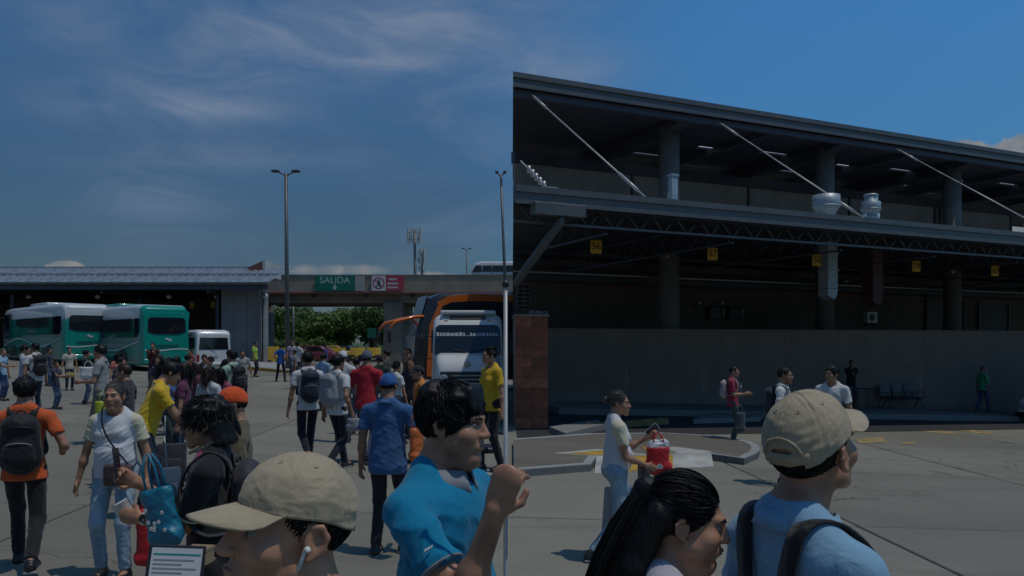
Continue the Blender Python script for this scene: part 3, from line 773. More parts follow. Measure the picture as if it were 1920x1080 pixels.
# white pipes on the roof line (horizontal white duct)
wd = thing('roof_duct', 'long low white duct lying along the hall roof ridge', 'duct', (X(240, HD + 8), HD + 8, Z(507, HD + 8)))
MB().box(0, X(388, HD + 8) - X(240, HD + 8), -.4, .4, 0, .26).build('duct_body', m_white, wd, .08, 2)
for k in range(3): MB().box(.8 + k * 1.8, .86 + k * 1.8, -.42, .42, -.3, .3).build('strap', m_galv, wd)
# raised pavement before the hall
pv = gslab('pavement', [(X(352, 50), 52.0), (X(545, 44), 44.5), (X(560, 44), 46), (X(560, 60), 62), (X(352, 60), 62)], -.2, .16, m_kerb); tag(pv, kind='structure')
gslab('yellow_kerb', [(X(430, 47), 47.6), (X(547, 43.8), 44.3), (X(548, 43.8), 44.45), (X(430, 47), 47.75)], -.2, .155, m_yellow, pv)

# ================================================================ road bridge
BD = 74.0
bt, bb = Z(517, BD), Z(548, BD)
br = thing('road_bridge', 'beige concrete road bridge crossing behind the yard with signs on its parapet', 'bridge', (0, BD, 0))
xl, xr = X(470, BD), 30.0
sec = (xr - xl) / 6
for k in range(6):
    box_obj('parapet_panel', m_beige, br, xl + k * sec + .012, xl + (k + 1) * sec - .012, 0, .35, bb, bt)
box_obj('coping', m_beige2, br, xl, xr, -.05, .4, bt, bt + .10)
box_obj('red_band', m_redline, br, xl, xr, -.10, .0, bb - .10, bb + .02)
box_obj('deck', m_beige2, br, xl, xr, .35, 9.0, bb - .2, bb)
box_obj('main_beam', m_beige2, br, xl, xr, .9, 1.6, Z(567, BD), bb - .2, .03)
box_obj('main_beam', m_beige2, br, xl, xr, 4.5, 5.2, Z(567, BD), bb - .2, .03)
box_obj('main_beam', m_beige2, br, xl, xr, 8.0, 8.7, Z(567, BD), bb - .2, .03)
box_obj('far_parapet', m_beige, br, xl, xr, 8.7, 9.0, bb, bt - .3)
for px in (585, 683, 770, 845): box_obj('drain_outlet', m_black, br, X(px, BD), X(px, BD) + .3, -.02, .4, bb - .42, bb - .12)
for px0, px1 in ((717, 752), (938, 975)):
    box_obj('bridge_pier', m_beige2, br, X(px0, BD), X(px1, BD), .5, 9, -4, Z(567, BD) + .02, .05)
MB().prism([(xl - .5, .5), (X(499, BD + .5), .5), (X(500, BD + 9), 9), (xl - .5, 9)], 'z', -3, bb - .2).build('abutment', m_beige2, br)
# road signs on the parapet
def sign_panel(name, label, px0, px1, py0, py1, m, group=None):
    x0, x1, z1, z0 = X(px0, BD), X(px1, BD), Z(py0, BD), Z(py1, BD)
    t = thing(name, label, 'sign', ((x0 + x1) / 2, BD - .12, (z0 + z1) / 2), 0, group)
    w, h = (x1 - x0) / 2, (z1 - z0) / 2
    MB().box(-w, w, -.04, .04, -h, h).build('sign_board', m, t, .01)
    MB().box(-w * .7, -w * .7 + .08, .04, .13, -h, h).box(w * .7 - .08, w * .7, .04, .13, -h, h).build('sign_mount', m_dsteel, t)
    return t, w, h
t, w, h = sign_panel('exit_sign', 'green bridge sign reading SALIDA with a small white arrow', 592, 665, 517, 546, m_signg)
m_txt = mat('sign_lettering', (.55, .62, .58), .5)
text_mesh('lettering', 'SALIDA', .85, m_txt, t, (0, -.045, h * .38), (R(90), 0, 0), .003)
MB().prism([(-.07, .25), (.07, .25), (.07, 0), (.25, 0), (0, -.28), (-.25, 0), (-.07, 0)], 'y', -.06, -.045).build('arrow', m_txt, t, loc=(0, 0, -h * .5))
t, w, h = sign_panel('blank_panel', 'pale blank panel on the bridge between green and red signs', 666, 684, 518, 546, mat('pale_panel', (.40, .38, .33), .7))
t, w, h = sign_panel('prohibition_sign', 'red and white bridge sign forbidding pedestrians', 697, 757, 517, 546, m_signr)
box_obj('white_field', m_signw, t, -w + .02, -w + 1.32, -.055, -.04, -h + .03, h - .03)
cx = -w + .67
ring = MB(); n = 28
for k in range(n):
    a, b = 2 * math.pi * k / n, 2 * math.pi * (k + 1) / n
    ring.add([(cx + r * math.cos(q), -.06, r * math.sin(q)) for (r, q) in ((.44, a), (.55, a), (.55, b), (.44, b))], [(0, 1, 2, 3)])
ring.prism([(cx - .42, .34), (cx - .34, .42), (cx + .42, -.34), (cx + .34, -.42)], 'y', -.062, -.058)
ring.build('prohibition_ring', m_signr, t)
MB().lathe([(.09, -.066), (.09, -.057)], 12, (cx + .02, 0, .27), 'y').prism([(cx - .05, .17), (cx + .08, .17), (cx + .2, -.02), (cx + .1, -.02), (cx + .22, -.36), (cx + .1, -.36), (cx, -.1), (cx - .16, -.36), (cx - .28, -.36), (cx - .08, .0)], 'y', -.064, -.057).build('walking_figure', m_blackp, t)
for (y, l) in ((.38, .7), (-.02, .95), (-.38, .95)):
    xx = -w + 1.45 + (1.0 - l) / 2
    while xx < -w + 1.45 + l + (1 - l) / 2:
        q = random.uniform(.10, .2); box_obj('letter', m_signw, t, xx, xx + q, -.05, -.04, y - .09, y + .09); xx += q + .04

# ================================================================ vehicles
m_teal = mat('teal_bus_paint', (.0, .30, .24), .28, 0, .04, 1, coat=.6)
m_buswhite = mat('white_bus_paint', (.66, .68, .68), .3, 0, .05, 1, coat=.5)
m_silver = mat('silver_bus_paint', (.34, .37, .38), .3, .3, .06, 1, coat=.5)
m_dteal = mat('dark_teal_paint', (.01, .085, .085), .28, 0, .05, 1, coat=.6)
m_orange = mat('orange_bus_paint', (.72, .17, .025), .3, 0, .05, 1, coat=.6)
m_darkbus = mat('black_bus_paint', (.02, .02, .025), .25, 0, .1, 1, coat=.7)
m_lamp = mat('clear_lamp', (.5, .52, .55), .1, .3, .05, 9, coat=1)
m_redlamp = mat('red_lamp', (.28, .01, .02), .2, 0, .05, 9, coat=1)
m_amber = mat('amber_lamp', (.5, .18, .02), .2, 0, .05, 9, coat=1)

def make_wheel(parent, x, y, r=.5, w=.3, side=1):
    t = MB().lathe([(r * .62, -w / 2), (r * .93, -w / 2), (r, -w * .38), (r, w * .38), (r * .93, w / 2), (r * .62, w / 2)], 24, (0, 0, 0), 'x').build('wheel', m_black, parent, loc=(x, y, r))
    MB().lathe([(r * .60, -w * .3), (r * .62, side * w * .30), (r * .5, side * w * .42), (r * .3, side * w * .2), (r * .16, side * w * .45), (r * .05, side * w * .46)], 20, (0, 0, 0), 'x').build('rim', m_chrome, t)
    return t
def loft(sections, smooth=True):
    """skin a list of equally long closed rings"""
    mb = MB(); n = len(sections[0]); vs = [p for s in sections for p in s]
    fs = [(i * n + k, i * n + (k + 1) % n, (i + 1) * n + (k + 1) % n, (i + 1) * n + k) for i in range(len(sections) - 1) for k in range(n)]
    mb.add(vs, fs, smooth); mb.add([], []); mb.f += [tuple(range(n))[::-1], tuple((len(sections) - 1) * n + k for k in range(n))]; mb.smooth += [False, False]
    return mb
def ring_sec(w, z0, z1, y, r=.25, n=5, tum=.06, rb=.12):
    """rounded bus cross-section, w half width, tumblehome towards the roof"""
    pts = []
    for (cx, cz, a0, rr) in ((w - rb, z0 + rb, -90, rb), (w - tum - r, z1 - r, 0, r), (-w + tum + r, z1 - r, 90, r), (-w + rb, z0 + rb, 180, rb)):
        for k in range(n):
            a = R(a0 + 90 * k / (n - 1)); pts.append((cx + rr * math.cos(a), y, cz + rr * math.sin(a)))
    return pts
def teal_paint(name='coach_livery', base=1.42, rr=.90):
    m = bpy.data.materials.new(name); m.use_nodes = True; g = NT(m.node_tree); bs = g.n['Principled BSDF']
    tc = g.new('ShaderNodeTexCoord'); sp = g.new('ShaderNodeSeparateXYZ'); g.l.new(tc.outputs['Object'], sp.inputs[0]); x, y, z = sp.outputs
    wave = g.math('MULTIPLY', g.math('SINE', g.math('MULTIPLY', y, .75)), .28)
    # rear end is teal to just under the roof; sides turn silver then white above the wave
    rear = g.ramp(y, -5.75, -5.35, 1, 0)
    edge = g.math('ADD', g.math('ADD', base, wave), g.math('MULTIPLY', rear, rr))
    low = g.math('LESS_THAN', z, edge)
    dark = g.math('MULTIPLY', g.ramp(y, -5.5, -3.0, 0, 1), .85)
    tl = g.mix(dark, (.0, .27, .215, 1), (.01, .10, .10, 1))
    up = g.mix(g.ramp(z, 1.6, 2.9), (.20, .23, .24, 1), (.62, .64, .63, 1))
    c = g.mix(low, up, tl)
    dst = g.ramp(g.noise(tc.outputs['Object'], 2.2, 5), .4, .75)
    c = g.mix(g.math('MULTIPLY', dst, g.ramp(z, .3, 1.6, .35, .04)), c, (.2, .19, .17, 1))
    g.l.new(c, bs.inputs['Base Color']); bs.inputs['Roughness'].default_value = .3; bs.inputs['Coat Weight'].default_value = .5
    return m
m_livery = teal_paint(); m_livery2 = teal_paint('coach_livery_teal_rear', 1.45, 2.6)
def make_coach(label, pos, heading, roof=None, group='teal and white coaches'):
    """heading: direction of travel, clockwise from +Y; the origin sits under the rear bumper"""
    t = thing('coach', label, 'bus', pos, -heading, group)
    L_, Hh, w = 12.0, 3.45, 1.25
    secs = [ring_sec(w - .10, .42, Hh - .42, -6.0, .3), ring_sec(w - .03, .34, Hh - .16, -5.86, .3), ring_sec(w, .32, Hh - .02, -5.5), ring_sec(w, .32, Hh, -4.5), ring_sec(w, .32, Hh, 4.2), ring_sec(w, .34, Hh - .06, 5.3), ring_sec(w - .03, .36, Hh - .35, 5.75, .3), ring_sec(w - .14, .42, Hh - .95, 6.0, .35)]
    body = loft(secs).build('body', m_livery if roof is None else m_livery2, t, loc=(0, 6, 0))
    # side glazing: separate panes
    for sx in (-1, 1):
        y = .45
        for k, ln in enumerate((1.7, 1.85, 1.85, 1.85, 1.85, 1.75)):
            z0 = 1.75 - (.12 if k > 3 else 0) - (.0 if k else -.0); z1 = 2.72
            zz0 = [(y, z0 + (.25 if k == 0 else 0)), (y + (.3 if k == 0 else 0), z0), (y + ln - .03, z0), (y + ln - .03, z1), (y, z1)]
            MB().prism([(a, b) for a, b in zz0], 'x', -.012, .012).build('side_window', m_glass, t, loc=(sx * (w + .006), 0, 0))
            y += ln
        MB().prism([(9.9, 1.55), (11.55, 1.62), (11.62, 2.35), (11.2, 3.05), (9.9, 3.1)], 'x', -.012, .012).build('front_side_window', m_glass, t, loc=(sx * (w + .008), 0, 0))
        for yy in (2.55, 9.2): make_wheel(t, sx * (w - .17), yy, .5, .3, sx)
        for yy in (2.55, 9.2): MB().prism([(yy + .66 * math.cos(R(a)), .5 + .66 * math.sin(R(a))) for a in range(0, 181, 15)], 'x', -.01, .01).build('wheel_arch', m_blackp, t, loc=(sx * (w + .010), 0, 0))
        # white stripe along the flank
        mb = MB(); pts = [(sx * (w + .012), y_, 1.32 + .24 * math.sin((y_ - 6) * .75)) for y_ in np.linspace(.4, 11.4, 40)]
        for i in range(39): 
            a, b = pts[i], pts[i + 1]; mb.add([(a[0], a[1], a[2] - .035), (b[0], b[1], b[2] - .035), (b[0], b[1], b[2] + .035), (a[0], a[1], a[2] + .035)], [(0, 1, 2, 3)])
        mb.build('stripe', m_buswhite, t)
        MB().box(-.01, .01, 3.4, 4.6, .5, 1.0).build('luggage_door', m_dteal, t, loc=(sx * (w + .006), 0, 0))
        MB().tube([(sx * 1.1, 11.8, 2.9), (sx * 1.35, 12.25, 2.85), (sx * 1.5, 12.4, 2.6)], .04, 6).box(sx * 1.5 - .11, sx * 1.5 + .11, 12.3, 12.42, 2.05, 2.6).build('mirror', m_blackp, t)
    # rear: window, engine grille, lamps, plate, bumper, emblem
    MB().prism([(-.98, 1.98), (-.62, 1.86), (.62, 1.86), (.98, 1.98), (.95, 2.62), (.8, 2.72), (-.8, 2.72), (-.95, 2.62)][::1], 'y', -.03, .03).build('rear_window', m_glass, t, loc=(0, .0, .06), bevel=.01)
    MB().prism([(-1.18, 3.05), (-1.1, 2.35), (-1.02, 2.3), (-1.02, 2.85), (-.85, 3.02), (.85, 3.02), (1.02, 2.85), (1.02, 2.3), (1.1, 2.35), (1.18, 3.05), (1.0, 3.2), (-1.0, 3.2)], 'y', -.02, .02).build('rear_pillar_trim', m_buswhite if roof is None else roof, t, loc=(0, .03, .0))
    MB().box(-.45, .45, -.03, .04, 3.14, 3.24).build('roof_air_slot', m_blackp, t, loc=(0, .22, 0))
    MB().box(-.62, .62, -.014, .01, 1.32, 1.37).box(-.55, .55, -.014, .01, 1.22, 1.26).build('engine_grille', m_dteal, t, loc=(0, .0, 0))
    box_obj('number_plate', m_signw, t, -.22, .22, -.03, -.0, .55, .70)
    MB().box(-1.16, 1.16, -.06, .14, .42, .66).build('bumper', m_teal, t, .05, 2, loc=(0, .02, 0))
    for sx in (-1, 1):
        MB().box(-.09, .09, -.02, .08, .76, 1.16).build('tail_lamp', m_redlamp, t, .03, 2, loc=(sx * 1.04, .06, 0))
    mb = MB(); pts = [(x_, -.012, 1.12 + .05 * math.sin(x_ * 2.6)) for x_ in np.linspace(-1.1, 1.1, 14)]
    for i in range(13): 
        a, b = pts[i], pts[i + 1]; mb.add([(a[0], a[1], a[2] - .03), (b[0], b[1], b[2] - .03), (b[0], b[1], b[2] + .03), (a[0], a[1], a[2] + .03)], [(0, 1, 2, 3)])
    mb.build('stripe', m_buswhite, t)
    MB().prism([(-.18, .02), (-.05, .12), (.02, .1), (.1, .0), (.16, -.02), (.12, .05), (.18, .1), (.17, -.07), (.02, -.03), (-.08, .04)], 'y', -.02, -.008).build('emblem', m_buswhite, t, loc=(0.05, 0, 1.62))
    # windshield and front
    MB().box(-1.02, 1.02, -.03, .03, 0, 1.35).build('windshield', m_glass, t, .03, loc=(0, 11.93, 1.35), rot=(R(16), 0, 0))
    box_obj('air_conditioning', m_buswhite if roof is None else roof, t, -.85, .85, 4.2, 7.4, Hh - .02, Hh + .17, .06, 2)
    box_obj('roof_hatch', m_buswhite, t, -.35, .35, 9, 9.8, Hh - .01, Hh + .07, .03, 2)
    return t
def on_ground(px, d): x = X(px, d); return (x, d, gz(x))
A45 = -R(46)
make_coach('teal coach with white upper rear, parked second from the left under the hall roof', on_ground(166, 43.5), A45)
make_coach('taller teal coach with all teal roof end, parked beside the white van', on_ground(313, 41.0), A45, m_teal)
make_coach('white and teal coach only just showing at the left edge behind the others', on_ground(-75, 50), A45)

def make_van(label, pos, heading, group=None, m=None, half=False):
    m = m or m_buswhite
    t = thing('white_van', label, 'van', pos, -heading, group); w, Hh = .92, 2.25
    secs = [ring_sec(w - .04, .45, 2.0, 0, .18), ring_sec(w, .32, Hh - .05, .12, .2), ring_sec(w, .3, Hh, .6, .2), ring_sec(w, .3, Hh, 3.6, .2), ring_sec(w, .3, Hh - .12, 4.1, .2), ring_sec(w - .03, .3, 1.25, 4.75, .2), ring_sec(w - .08, .35, 1.0, 5.1, .2)]
    loft(secs).build('body', m, t)
    for sx in (-1, 1):
        for y0, y1 in ((.25, 1.35), (1.42, 2.55), (2.62, 3.5)):
            MB().box(-.01, .01, y0, y1, 1.25, 1.85).build('side_window', m_glass, t, .008, loc=(sx * (w - .0), 0, 0), rot=(0, 0, 0))
        MB().prism([(3.57, 1.22), (4.5, 1.25), (4.2, 1.85), (3.57, 1.85)], 'x', -.01, .01).build('front_side_window', m_glass, t, loc=(sx * (w + .001), 0, 0))
        for yy in (.95, 4.15): make_wheel(t, sx * (w - .1), yy, .33, .2, sx)
        MB().box(-.07, .07, -.02, .02, .55, .95).build('tail_lamp', m_redlamp, t, .02, loc=(sx * .80, -.005, 0))
        MB().box(-.16, .16, -.02, .03, .62, .82).build('headlight', m_lamp, t, .03, 2, loc=(sx * .62, 5.10, 0))
        MB().box(-.05, .05, -.08, .08, 1.2, 1.45).build('mirror', m_blackp, t, .02, loc=(sx * 1.07, 4.35, 0))
        MB().box(-.006, .006, 2.58, 2.60, .45, 2.0).build('door_gap', m_blackp, t, loc=(sx * (w + .001), 0, 0))
    MB().prism([(-.76, 1.2), (.76, 1.2), (.70, 1.86), (.6, 1.9), (-.6, 1.9), (-.7, 1.86)], 'y', -.02, .02).build('rear_window', m_glass, t, loc=(0, -.012, 0), rot=(R(-1), 0, 0))
    MB().prism([(-.82, 0), (.82, 0), (.72, .80), (-.72, .80)], 'y', -.02, .02).build('windshield', m_glass, t, loc=(0, 4.72, 1.27), rot=(R(38), 0, 0))
    MB().box(-.5, .5, -.02, .02, .55, .75).build('grille', m_blackp, t, .02, loc=(0, 5.11, 0))
    MB().box(-.9, .9, -.08, .1, .34, .52).build('bumper', m_blackp, t, .03, 2, loc=(0, 5.08, 0))
    MB().box(-.9, .9, -.08, .1, .38, .52).build('rear_bumper', m, t, .03, 2, loc=(0, 0, 0))
    box_obj('number_plate', m_signw, t, -.2, .2, -.04, -.02, .85, .98)
    MB().tube([(-.3, -.03, 1.35), (.1, -.05, 1.22)], .012, 5).build('wiper', m_blackp, t)
    return t
make_van('white minivan seen from behind beside the teal coach and grey wall', on_ground(401, 42), -R(36))
make_van('white minivan nose just entering at the right edge of the picture', (at(1911, 700, 27.0).x + 5.6 + .0, 28.9, gz(22) + .0), R(249.5), m=m_buswhite)
vr = make_van('white minibus driving along the bridge above the orange coach', (X(957, BD + 3), BD + 3, bb + .9), R(-90))
vr.location.x = X(962, BD + 3) + .6; vr.location.z = Z(517, BD + 3) - .95

# ---- orange and black coach
def make_orange(pos, heading):
    t = thing('tall_coach', 'tall black and orange coach with large mirror arms behind the white minibus', 'bus', pos, -heading)
    w, Hh = 1.28, 4.15
    secs = [ring_sec(w - .08, .42, Hh - .3, -12.9, .3), ring_sec(w, .34, Hh, -12.4), ring_sec(w, .34, Hh, -2.4), ring_sec(w, .34, Hh - .02, -1.2, .3), ring_sec(w - .02, .36, Hh - .28, -.6, .35), ring_sec(w - .06, .38, 2.4, -.06, .4), ring_sec(w - .1, .45, 1.2, 0, .3)]
    loft(secs).build('body', m_darkbus, t)
    for sx in (-1, 1):
        MB().prism([(-12.3, 3.78), (-2.6, 3.78), (-1.6, 3.72), (-1.1, 3.5), (-.95, 3.72), (-1.5, 4.0), (-2.6, 4.1), (-12.3, 4.1)], 'x', -.02, .02).build('roof_stripe', m_orange, t, loc=(sx * (w - .015), 0, 0))
        MB().prism([(-1.2, 3.6), (-1.0, 3.6), (-.62, 2.7), (-.5, 1.0), (-.5, .5), (-.85, .5), (-.82, 1.5), (-.86, 2.6)], 'x', -.02, .02).build('front_pillar_stripe', m_orange, t, loc=(sx * (w + .0), 0, 0))
        for k in range(6):
            MB().box(-.012, .012, -12.1 + k * 1.85, -12.1 + k * 1.85 + 1.8, 2.35, 3.55).build('side_window', m_glass, t, loc=(sx * (w + .005), 0, 0))
        MB().prism([(-11.5, 1.5), (-9.5, 1.0), (-6, .8), (-6, .95), (-9.2, 1.2), (-11.5, 1.8)], 'x', -.012, .012).build('side_swoosh', m_orange, t, loc=(sx * (w + .006), 0, 0))
        for yy in (-2.9, -9.0, -10.4): make_wheel(t, sx * (w - .17), yy, .52, .3, sx)
        # mirror arms: orange antennae hanging forward
        MB().tube([(sx * 1.0, -.75, 3.12), (sx * 1.28, .1, 3.05), (sx * 1.42, .85, 2.85), (sx * 1.46, 1.15, 2.55)], [.06, .075, .075, .06], 8).build('mirror_arm', m_orange, t)
        MB().box(-.12, .12, -.06, .06, -.5, .05).build('mirror', m_blackp, t, .03, 2, loc=(sx * 1.46, 1.15, 2.45))
        MB().box(-.2, .2, -.04, .06, .75, 1.0).build('headlight', m_lamp, t, .04, 2, loc=(sx * .85, -.02, 0))
    MB().prism([(-1.12, 0), (1.12, 0), (1.02, 1.75), (-1.02, 1.75)], 'y', -.03, .03).build('upper_windshield', m_glass, t, loc=(0, -.10, 2.35), rot=(R(17), 0, 0), bevel=.02)
    MB().prism([(-1.16, 0), (1.16, 0), (1.12, 1.0), (-1.12, 1.0)], 'y', -.03, .03).build('lower_windshield', m_glass, t, loc=(0, .0, 1.25), rot=(R(4), 0, 0), bevel=.02)
    box_obj('front_stripe', m_orange, t, -1.1, 1.1, -.03, .035, 1.05, 1.14)
    box_obj('bumper', m_orange, t, -1.15, 1.15, -.1, .06, .42, .68, .05, 2)
    box_obj('number_plate', m_signw, t, -.22, .22, .03, .07, .75, .9)
    box_obj('air_conditioning', m_darkbus, t, -.9, .9, -8, -4.5, Hh - .02, Hh + .15, .05, 2)
    return t
oc = make_orange(on_ground(768, 35.5), R(-108))

# ---- bonneted white minibus facing the camera
def make_minibus(pos, heading):
    t = thing('minibus', 'white bonneted minibus facing the camera with a lettered sun strip on its windshield', 'bus', pos, -heading)
    w = 1.02
    secs = [ring_sec(w - .05, .5, 2.6, -7.0, .25), ring_sec(w, .45, 2.86, -6.6), ring_sec(w, .45, 2.86, -2.0), ring_sec(w, .45, 2.82, -1.4, .25), ring_sec(w - .02, .45, 2.6, -1.12, .3), ring_sec(w - .05, .45, 1.78, -.78, .2)]
    loft(secs).build('body', m_buswhite, t)
    # bonnet
    loft([ring_sec(w - .08, .5, 1.80, -1.0, .16), ring_sec(w - .10, .5, 1.74, -.6, .16), ring_sec(w - .13, .5, 1.66, -.15, .18), ring_sec(w - .2, .52, 1.45, .08, .2), ring_sec(w - .26, .6, 1.25, .13, .15)]).build('bonnet', m_buswhite, t)
    MB().prism([(-.90, 0), (.90, 0), (.88, .78), (.78, .86), (-.78, .86), (-.88, .78)], 'y', -.02, .02).build('windshield', m_glass, t, loc=(0, -.72, 1.72), rot=(R(21), 0, 0), bevel=.01)
    ls = mat('pale_lettering', (.42, .46, .5), .5)
    vis = MB().box(-.86, .86, -.006, .004, .0, .012).build('sun_strip', ls, t, loc=(0, -.880, 2.22), rot=(R(21), 0, 0))
    xx = -.82
    while xx < .80:
        q = random.choice((.05, .07, .09)); h_ = random.uniform(.07, .10)
        if abs(xx) > .06: MB().box(0, q, -.006, .004, 0, h_).build('letter', ls, t, loc=(xx, -.882, 2.225), rot=(R(21), 0, 0))
        xx += q + .025
    MB().box(-.5, .5, -.03, .03, 0, .09).build('vent_slot', m_blackp, t, loc=(0, -1.22, 2.68), rot=(R(40), 0, 0))
    MB().prism([(-.75, 0), (.75, 0), (.7, .10), (-.7, .10)], 'y', -.05, .3).build('roof_cap', m_buswhite, t, .03, 2, loc=(0, -1.5, 2.83))
    for sx in (-1, 1):
        MB().tube([(sx * .08, -.70, 1.78), (sx * .62, -.78, 1.92)], .013, 5).build('wiper', m_blackp, t)
        MB().tube([(sx * .98, -.9, 2.2), (sx * 1.22, -.7, 2.25), (sx * 1.25, -.7, 1.65), (sx * 1.0, -.8, 1.6)], .018, 6).box(sx * 1.25 - .1, sx * 1.25 + .1, -.76, -.70, 1.72, 2.16).build('mirror', m_blackp, t)
        MB().lathe([(.13, .11), (.12, .15), (.06, .17)], 18, (sx * .60, 0, 1.12), 'y').build('headlight', m_lamp, t)
        MB().box(-.05, .05, 0, .02, -.04, .04).build('marker_lamp', m_amber, t, loc=(sx * .6, -1.17, 2.62))
        make_wheel(t, sx * (w - .16), -.35, .42, .26, sx); make_wheel(t, sx * (w - .16), -5.2, .42, .26, sx)
        for k in range(5): MB().box(-.008, .008, -6.2 + k * .95, -5.35 + k * .95, 1.75, 2.4).build('side_window', m_glass, t, loc=(sx * (w - .0), 0, 0))
        MB().box(-.1, .1, -.25, .1, 0, .5).build('bonnet_latch', m_blackp, t, .01, loc=(sx * (w - .14), -.1, 1.15)) if False else None
    MB().box(-.70, .70, -.02, .04, .80, 1.28).build('grille', m_blackp, t, .03, 2, loc=(0, .12, 0))
    for k in range(4): box_obj('grille_bar', m_chrome, t, -.42, .42, .16, .185, .86 + k * .1, .885 + k * .1)
    MB().lathe([(.07, -.02), (.085, 0), (.07, .02)], 14, (0, .12, 1.48), 'y').box(-.012, .012, .1, .15, 1.41, 1.55).box(-.07, .07, .1, .15, 1.47, 1.49).build('emblem', m_chrome, t)
    MB().box(-1.05, 1.05, -.1, .14, .42, .72).build('bumper', m_blackp, t, .04, 2, loc=(0, .22, 0))
    box_obj('number_plate', m_signw, t, -.2, .2, .36, .375, .48, .62)
    box_obj('roof_rack', m_white, t, -.8, .8, -6, -2.2, 2.86, 2.98, .04, 2)
    MB().lathe([(.05, 0), (.03, .1), (.0, .14)], 8, (.5, -.1, 1.68)).build('bonnet_ornament', m_chrome, t) if False else None
    MB().tube([(-1.2, .1, 1.5), (-1.2, .1, 3.0)], .008, 5).build('aerial', m_dsteel, t)
    MB().tube([(-1.32, .1, 2.25), (-1.08, .1, 2.25)], .01, 5).build('aerial_bracket', m_dsteel, t)
    return t
mp = on_ground(876, 21.0)
make_minibus(mp, math.pi + math.atan2(mp[0] + .25, 21.0))

# ---- office chair and white pole by the young man
q = gnd(897, 905); 
oc_ = thing('office_chair', 'black high-backed office chair beside the white pole', 'chair', q, R(200))
MB().lathe([(.001, -.05), (.2, -.045), (.235, 0), (.2, .045), (.001, .05)], 24, (0, 0, 0), 'y').build('backrest', m_blackp, oc_, loc=(0, -.18, .92))
oc_.children[-1].scale = (1, 1, 1.75)
MB().box(-.26, .26, -.24, .26, 0, .09).build('seat', m_blackp, oc_, .04, 3, loc=(0, .05, .45))
for sx in (-1, 1): MB().tube([(sx * .27, -.1, .47), (sx * .30, -.1, .70), (sx * .30, .2, .72)], .022, 8).build('armrest', m_blackp, oc_)
MB().tube([(0, 0, .10), (0, 0, .46)], .028, 8).build('post', m_blackp, oc_)
for k in range(5):
    a = k * 2 * math.pi / 5; MB().tube([(0, 0, .12), (.28 * math.cos(a), .28 * math.sin(a), .07)], .02, 6).lathe([(.03, -.02), (.03, .02)], 10, (.28 * math.cos(a), .28 * math.sin(a), .032), 'x').build('leg', m_blackp, oc_)
pp = at(948, 800, 2.12)
pole = thing('white_pole', 'thin white metal pole gripped by the young man in turquoise', 'pole', (pp.x, pp.y, gz(pp.x)))
zt_ = at(0, 538, 2.12).z
MB().tube([(0, 0, 0), (0, 0, zt_)], .0058, 10).build('shaft', mat('dull_white_tube', (.36, .37, .38), .45, .2), pole)
MB().lathe([(.16, 0), (.16, .03), (.03, .06), (.02, .14)], 20).build('base', m_blackp, pole)
MB().lathe([(.009, zt_), (.010, zt_ + .01), (.0, zt_ + .02)], 10).build('tip_cap', m_blackp, pole)

# ================================================================ lamps and masts
def lamp_post(label, px, pyt, d, arms, lean=0., rr=.11, group='yard lamp posts', hw=.95):
    x = X(px, d); zt2 = Z(pyt, d); g0 = gz(x); t = thing('lamp_post', label, 'street lamp', (x, d, g0), 0, group); h = zt2 - g0
    MB().tube([(lean, 0, 0), (lean * .5, 0, h * .5), (0, 0, h - .1)], [rr, rr * .8, rr * .6], 10).build('pole', m_steel, t)
    MB().box(-.22 + lean, .22 + lean, -.22, .22, -.05, .06).build('base_plate', m_dsteel, t)
    for sx in arms:
        MB().tube([(0, 0, h - .25), (sx * hw * .45, 0, h - .05)], .045, 6).build('arm', m_steel, t)
        MB().prism([(sx * hw * .4, -.05), (sx * hw, -.02), (sx * hw, .05), (sx * hw * .85, .10), (sx * hw * .45, .08)], 'y', -.16, .16).build('lamp_head', m_dsteel, t, .02, loc=(0, 0, h))
    return t
lamp_post('tall grey twin-arm lamp post before the bridge opening', 536, 322, 47, (-1, 1), .12, .15, hw=.85)
lamp_post('tall grey lamp post standing right of the antenna masts near the yard edge', 939, 324, 47, (-1, 1), .48, .12, hw=.33)
lamp_post('distant twin-arm lamp post beyond the bridge', 875, 466, 110, (-1, 1), .1, .16, hw=.7)
# thinner post seen through the opening
lamp_post('thin grey post inside the bridge opening beside the tall lamp post', 550, 572, 66, (), .0, .12, group='thin posts')
def antenna(label, px, pyt, d, tiers, lean):
    x = X(px, d); zt2 = Z(pyt, d); t = thing('antenna_mast', label, 'antenna', (x, d, -4), 0, 'telecom masts'); h = zt2 + 4
    MB().tube([(lean, 0, 0), (0, 0, h)], [.5 * d / 180, .28 * d / 180], 8).build('mast', m_steel, t)
    s = d / 180
    for (dz_, r_, n, ph) in tiers:
        MB().tube([(r_ * s * math.cos(2 * math.pi * k / 12), r_ * s * math.sin(2 * math.pi * k / 12), h - dz_ * s) for k in range(13)], .06 * s, 5).build('ring_frame', m_dsteel, t)
        pm = MB().box(-.18 * s, .18 * s, -.12 * s, .12 * s, -ph * s / 2, ph * s / 2).mesh('panel_antenna', m_signw)
        for k in range(n):
            a = 2 * math.pi * k / n + .3; link('panel_antenna', pm, t, (r_ * s * math.cos(a), r_ * s * math.sin(a), h - dz_ * s), (0, 0, a))
    return t
antenna('larger telecom mast with two crowded tiers of pale panel antennas', 777, 430, 180, ((.8, 1.55, 9, 2.1), (2.4, 1.5, 8, 1.6)), .6)
antenna('smaller telecom mast right behind the larger one', 791, 466, 230, ((.8, .7, 6, 1.5), (2.6, .8, 6, 1.4), (4.4, .6, 5, 1.0)), .3)

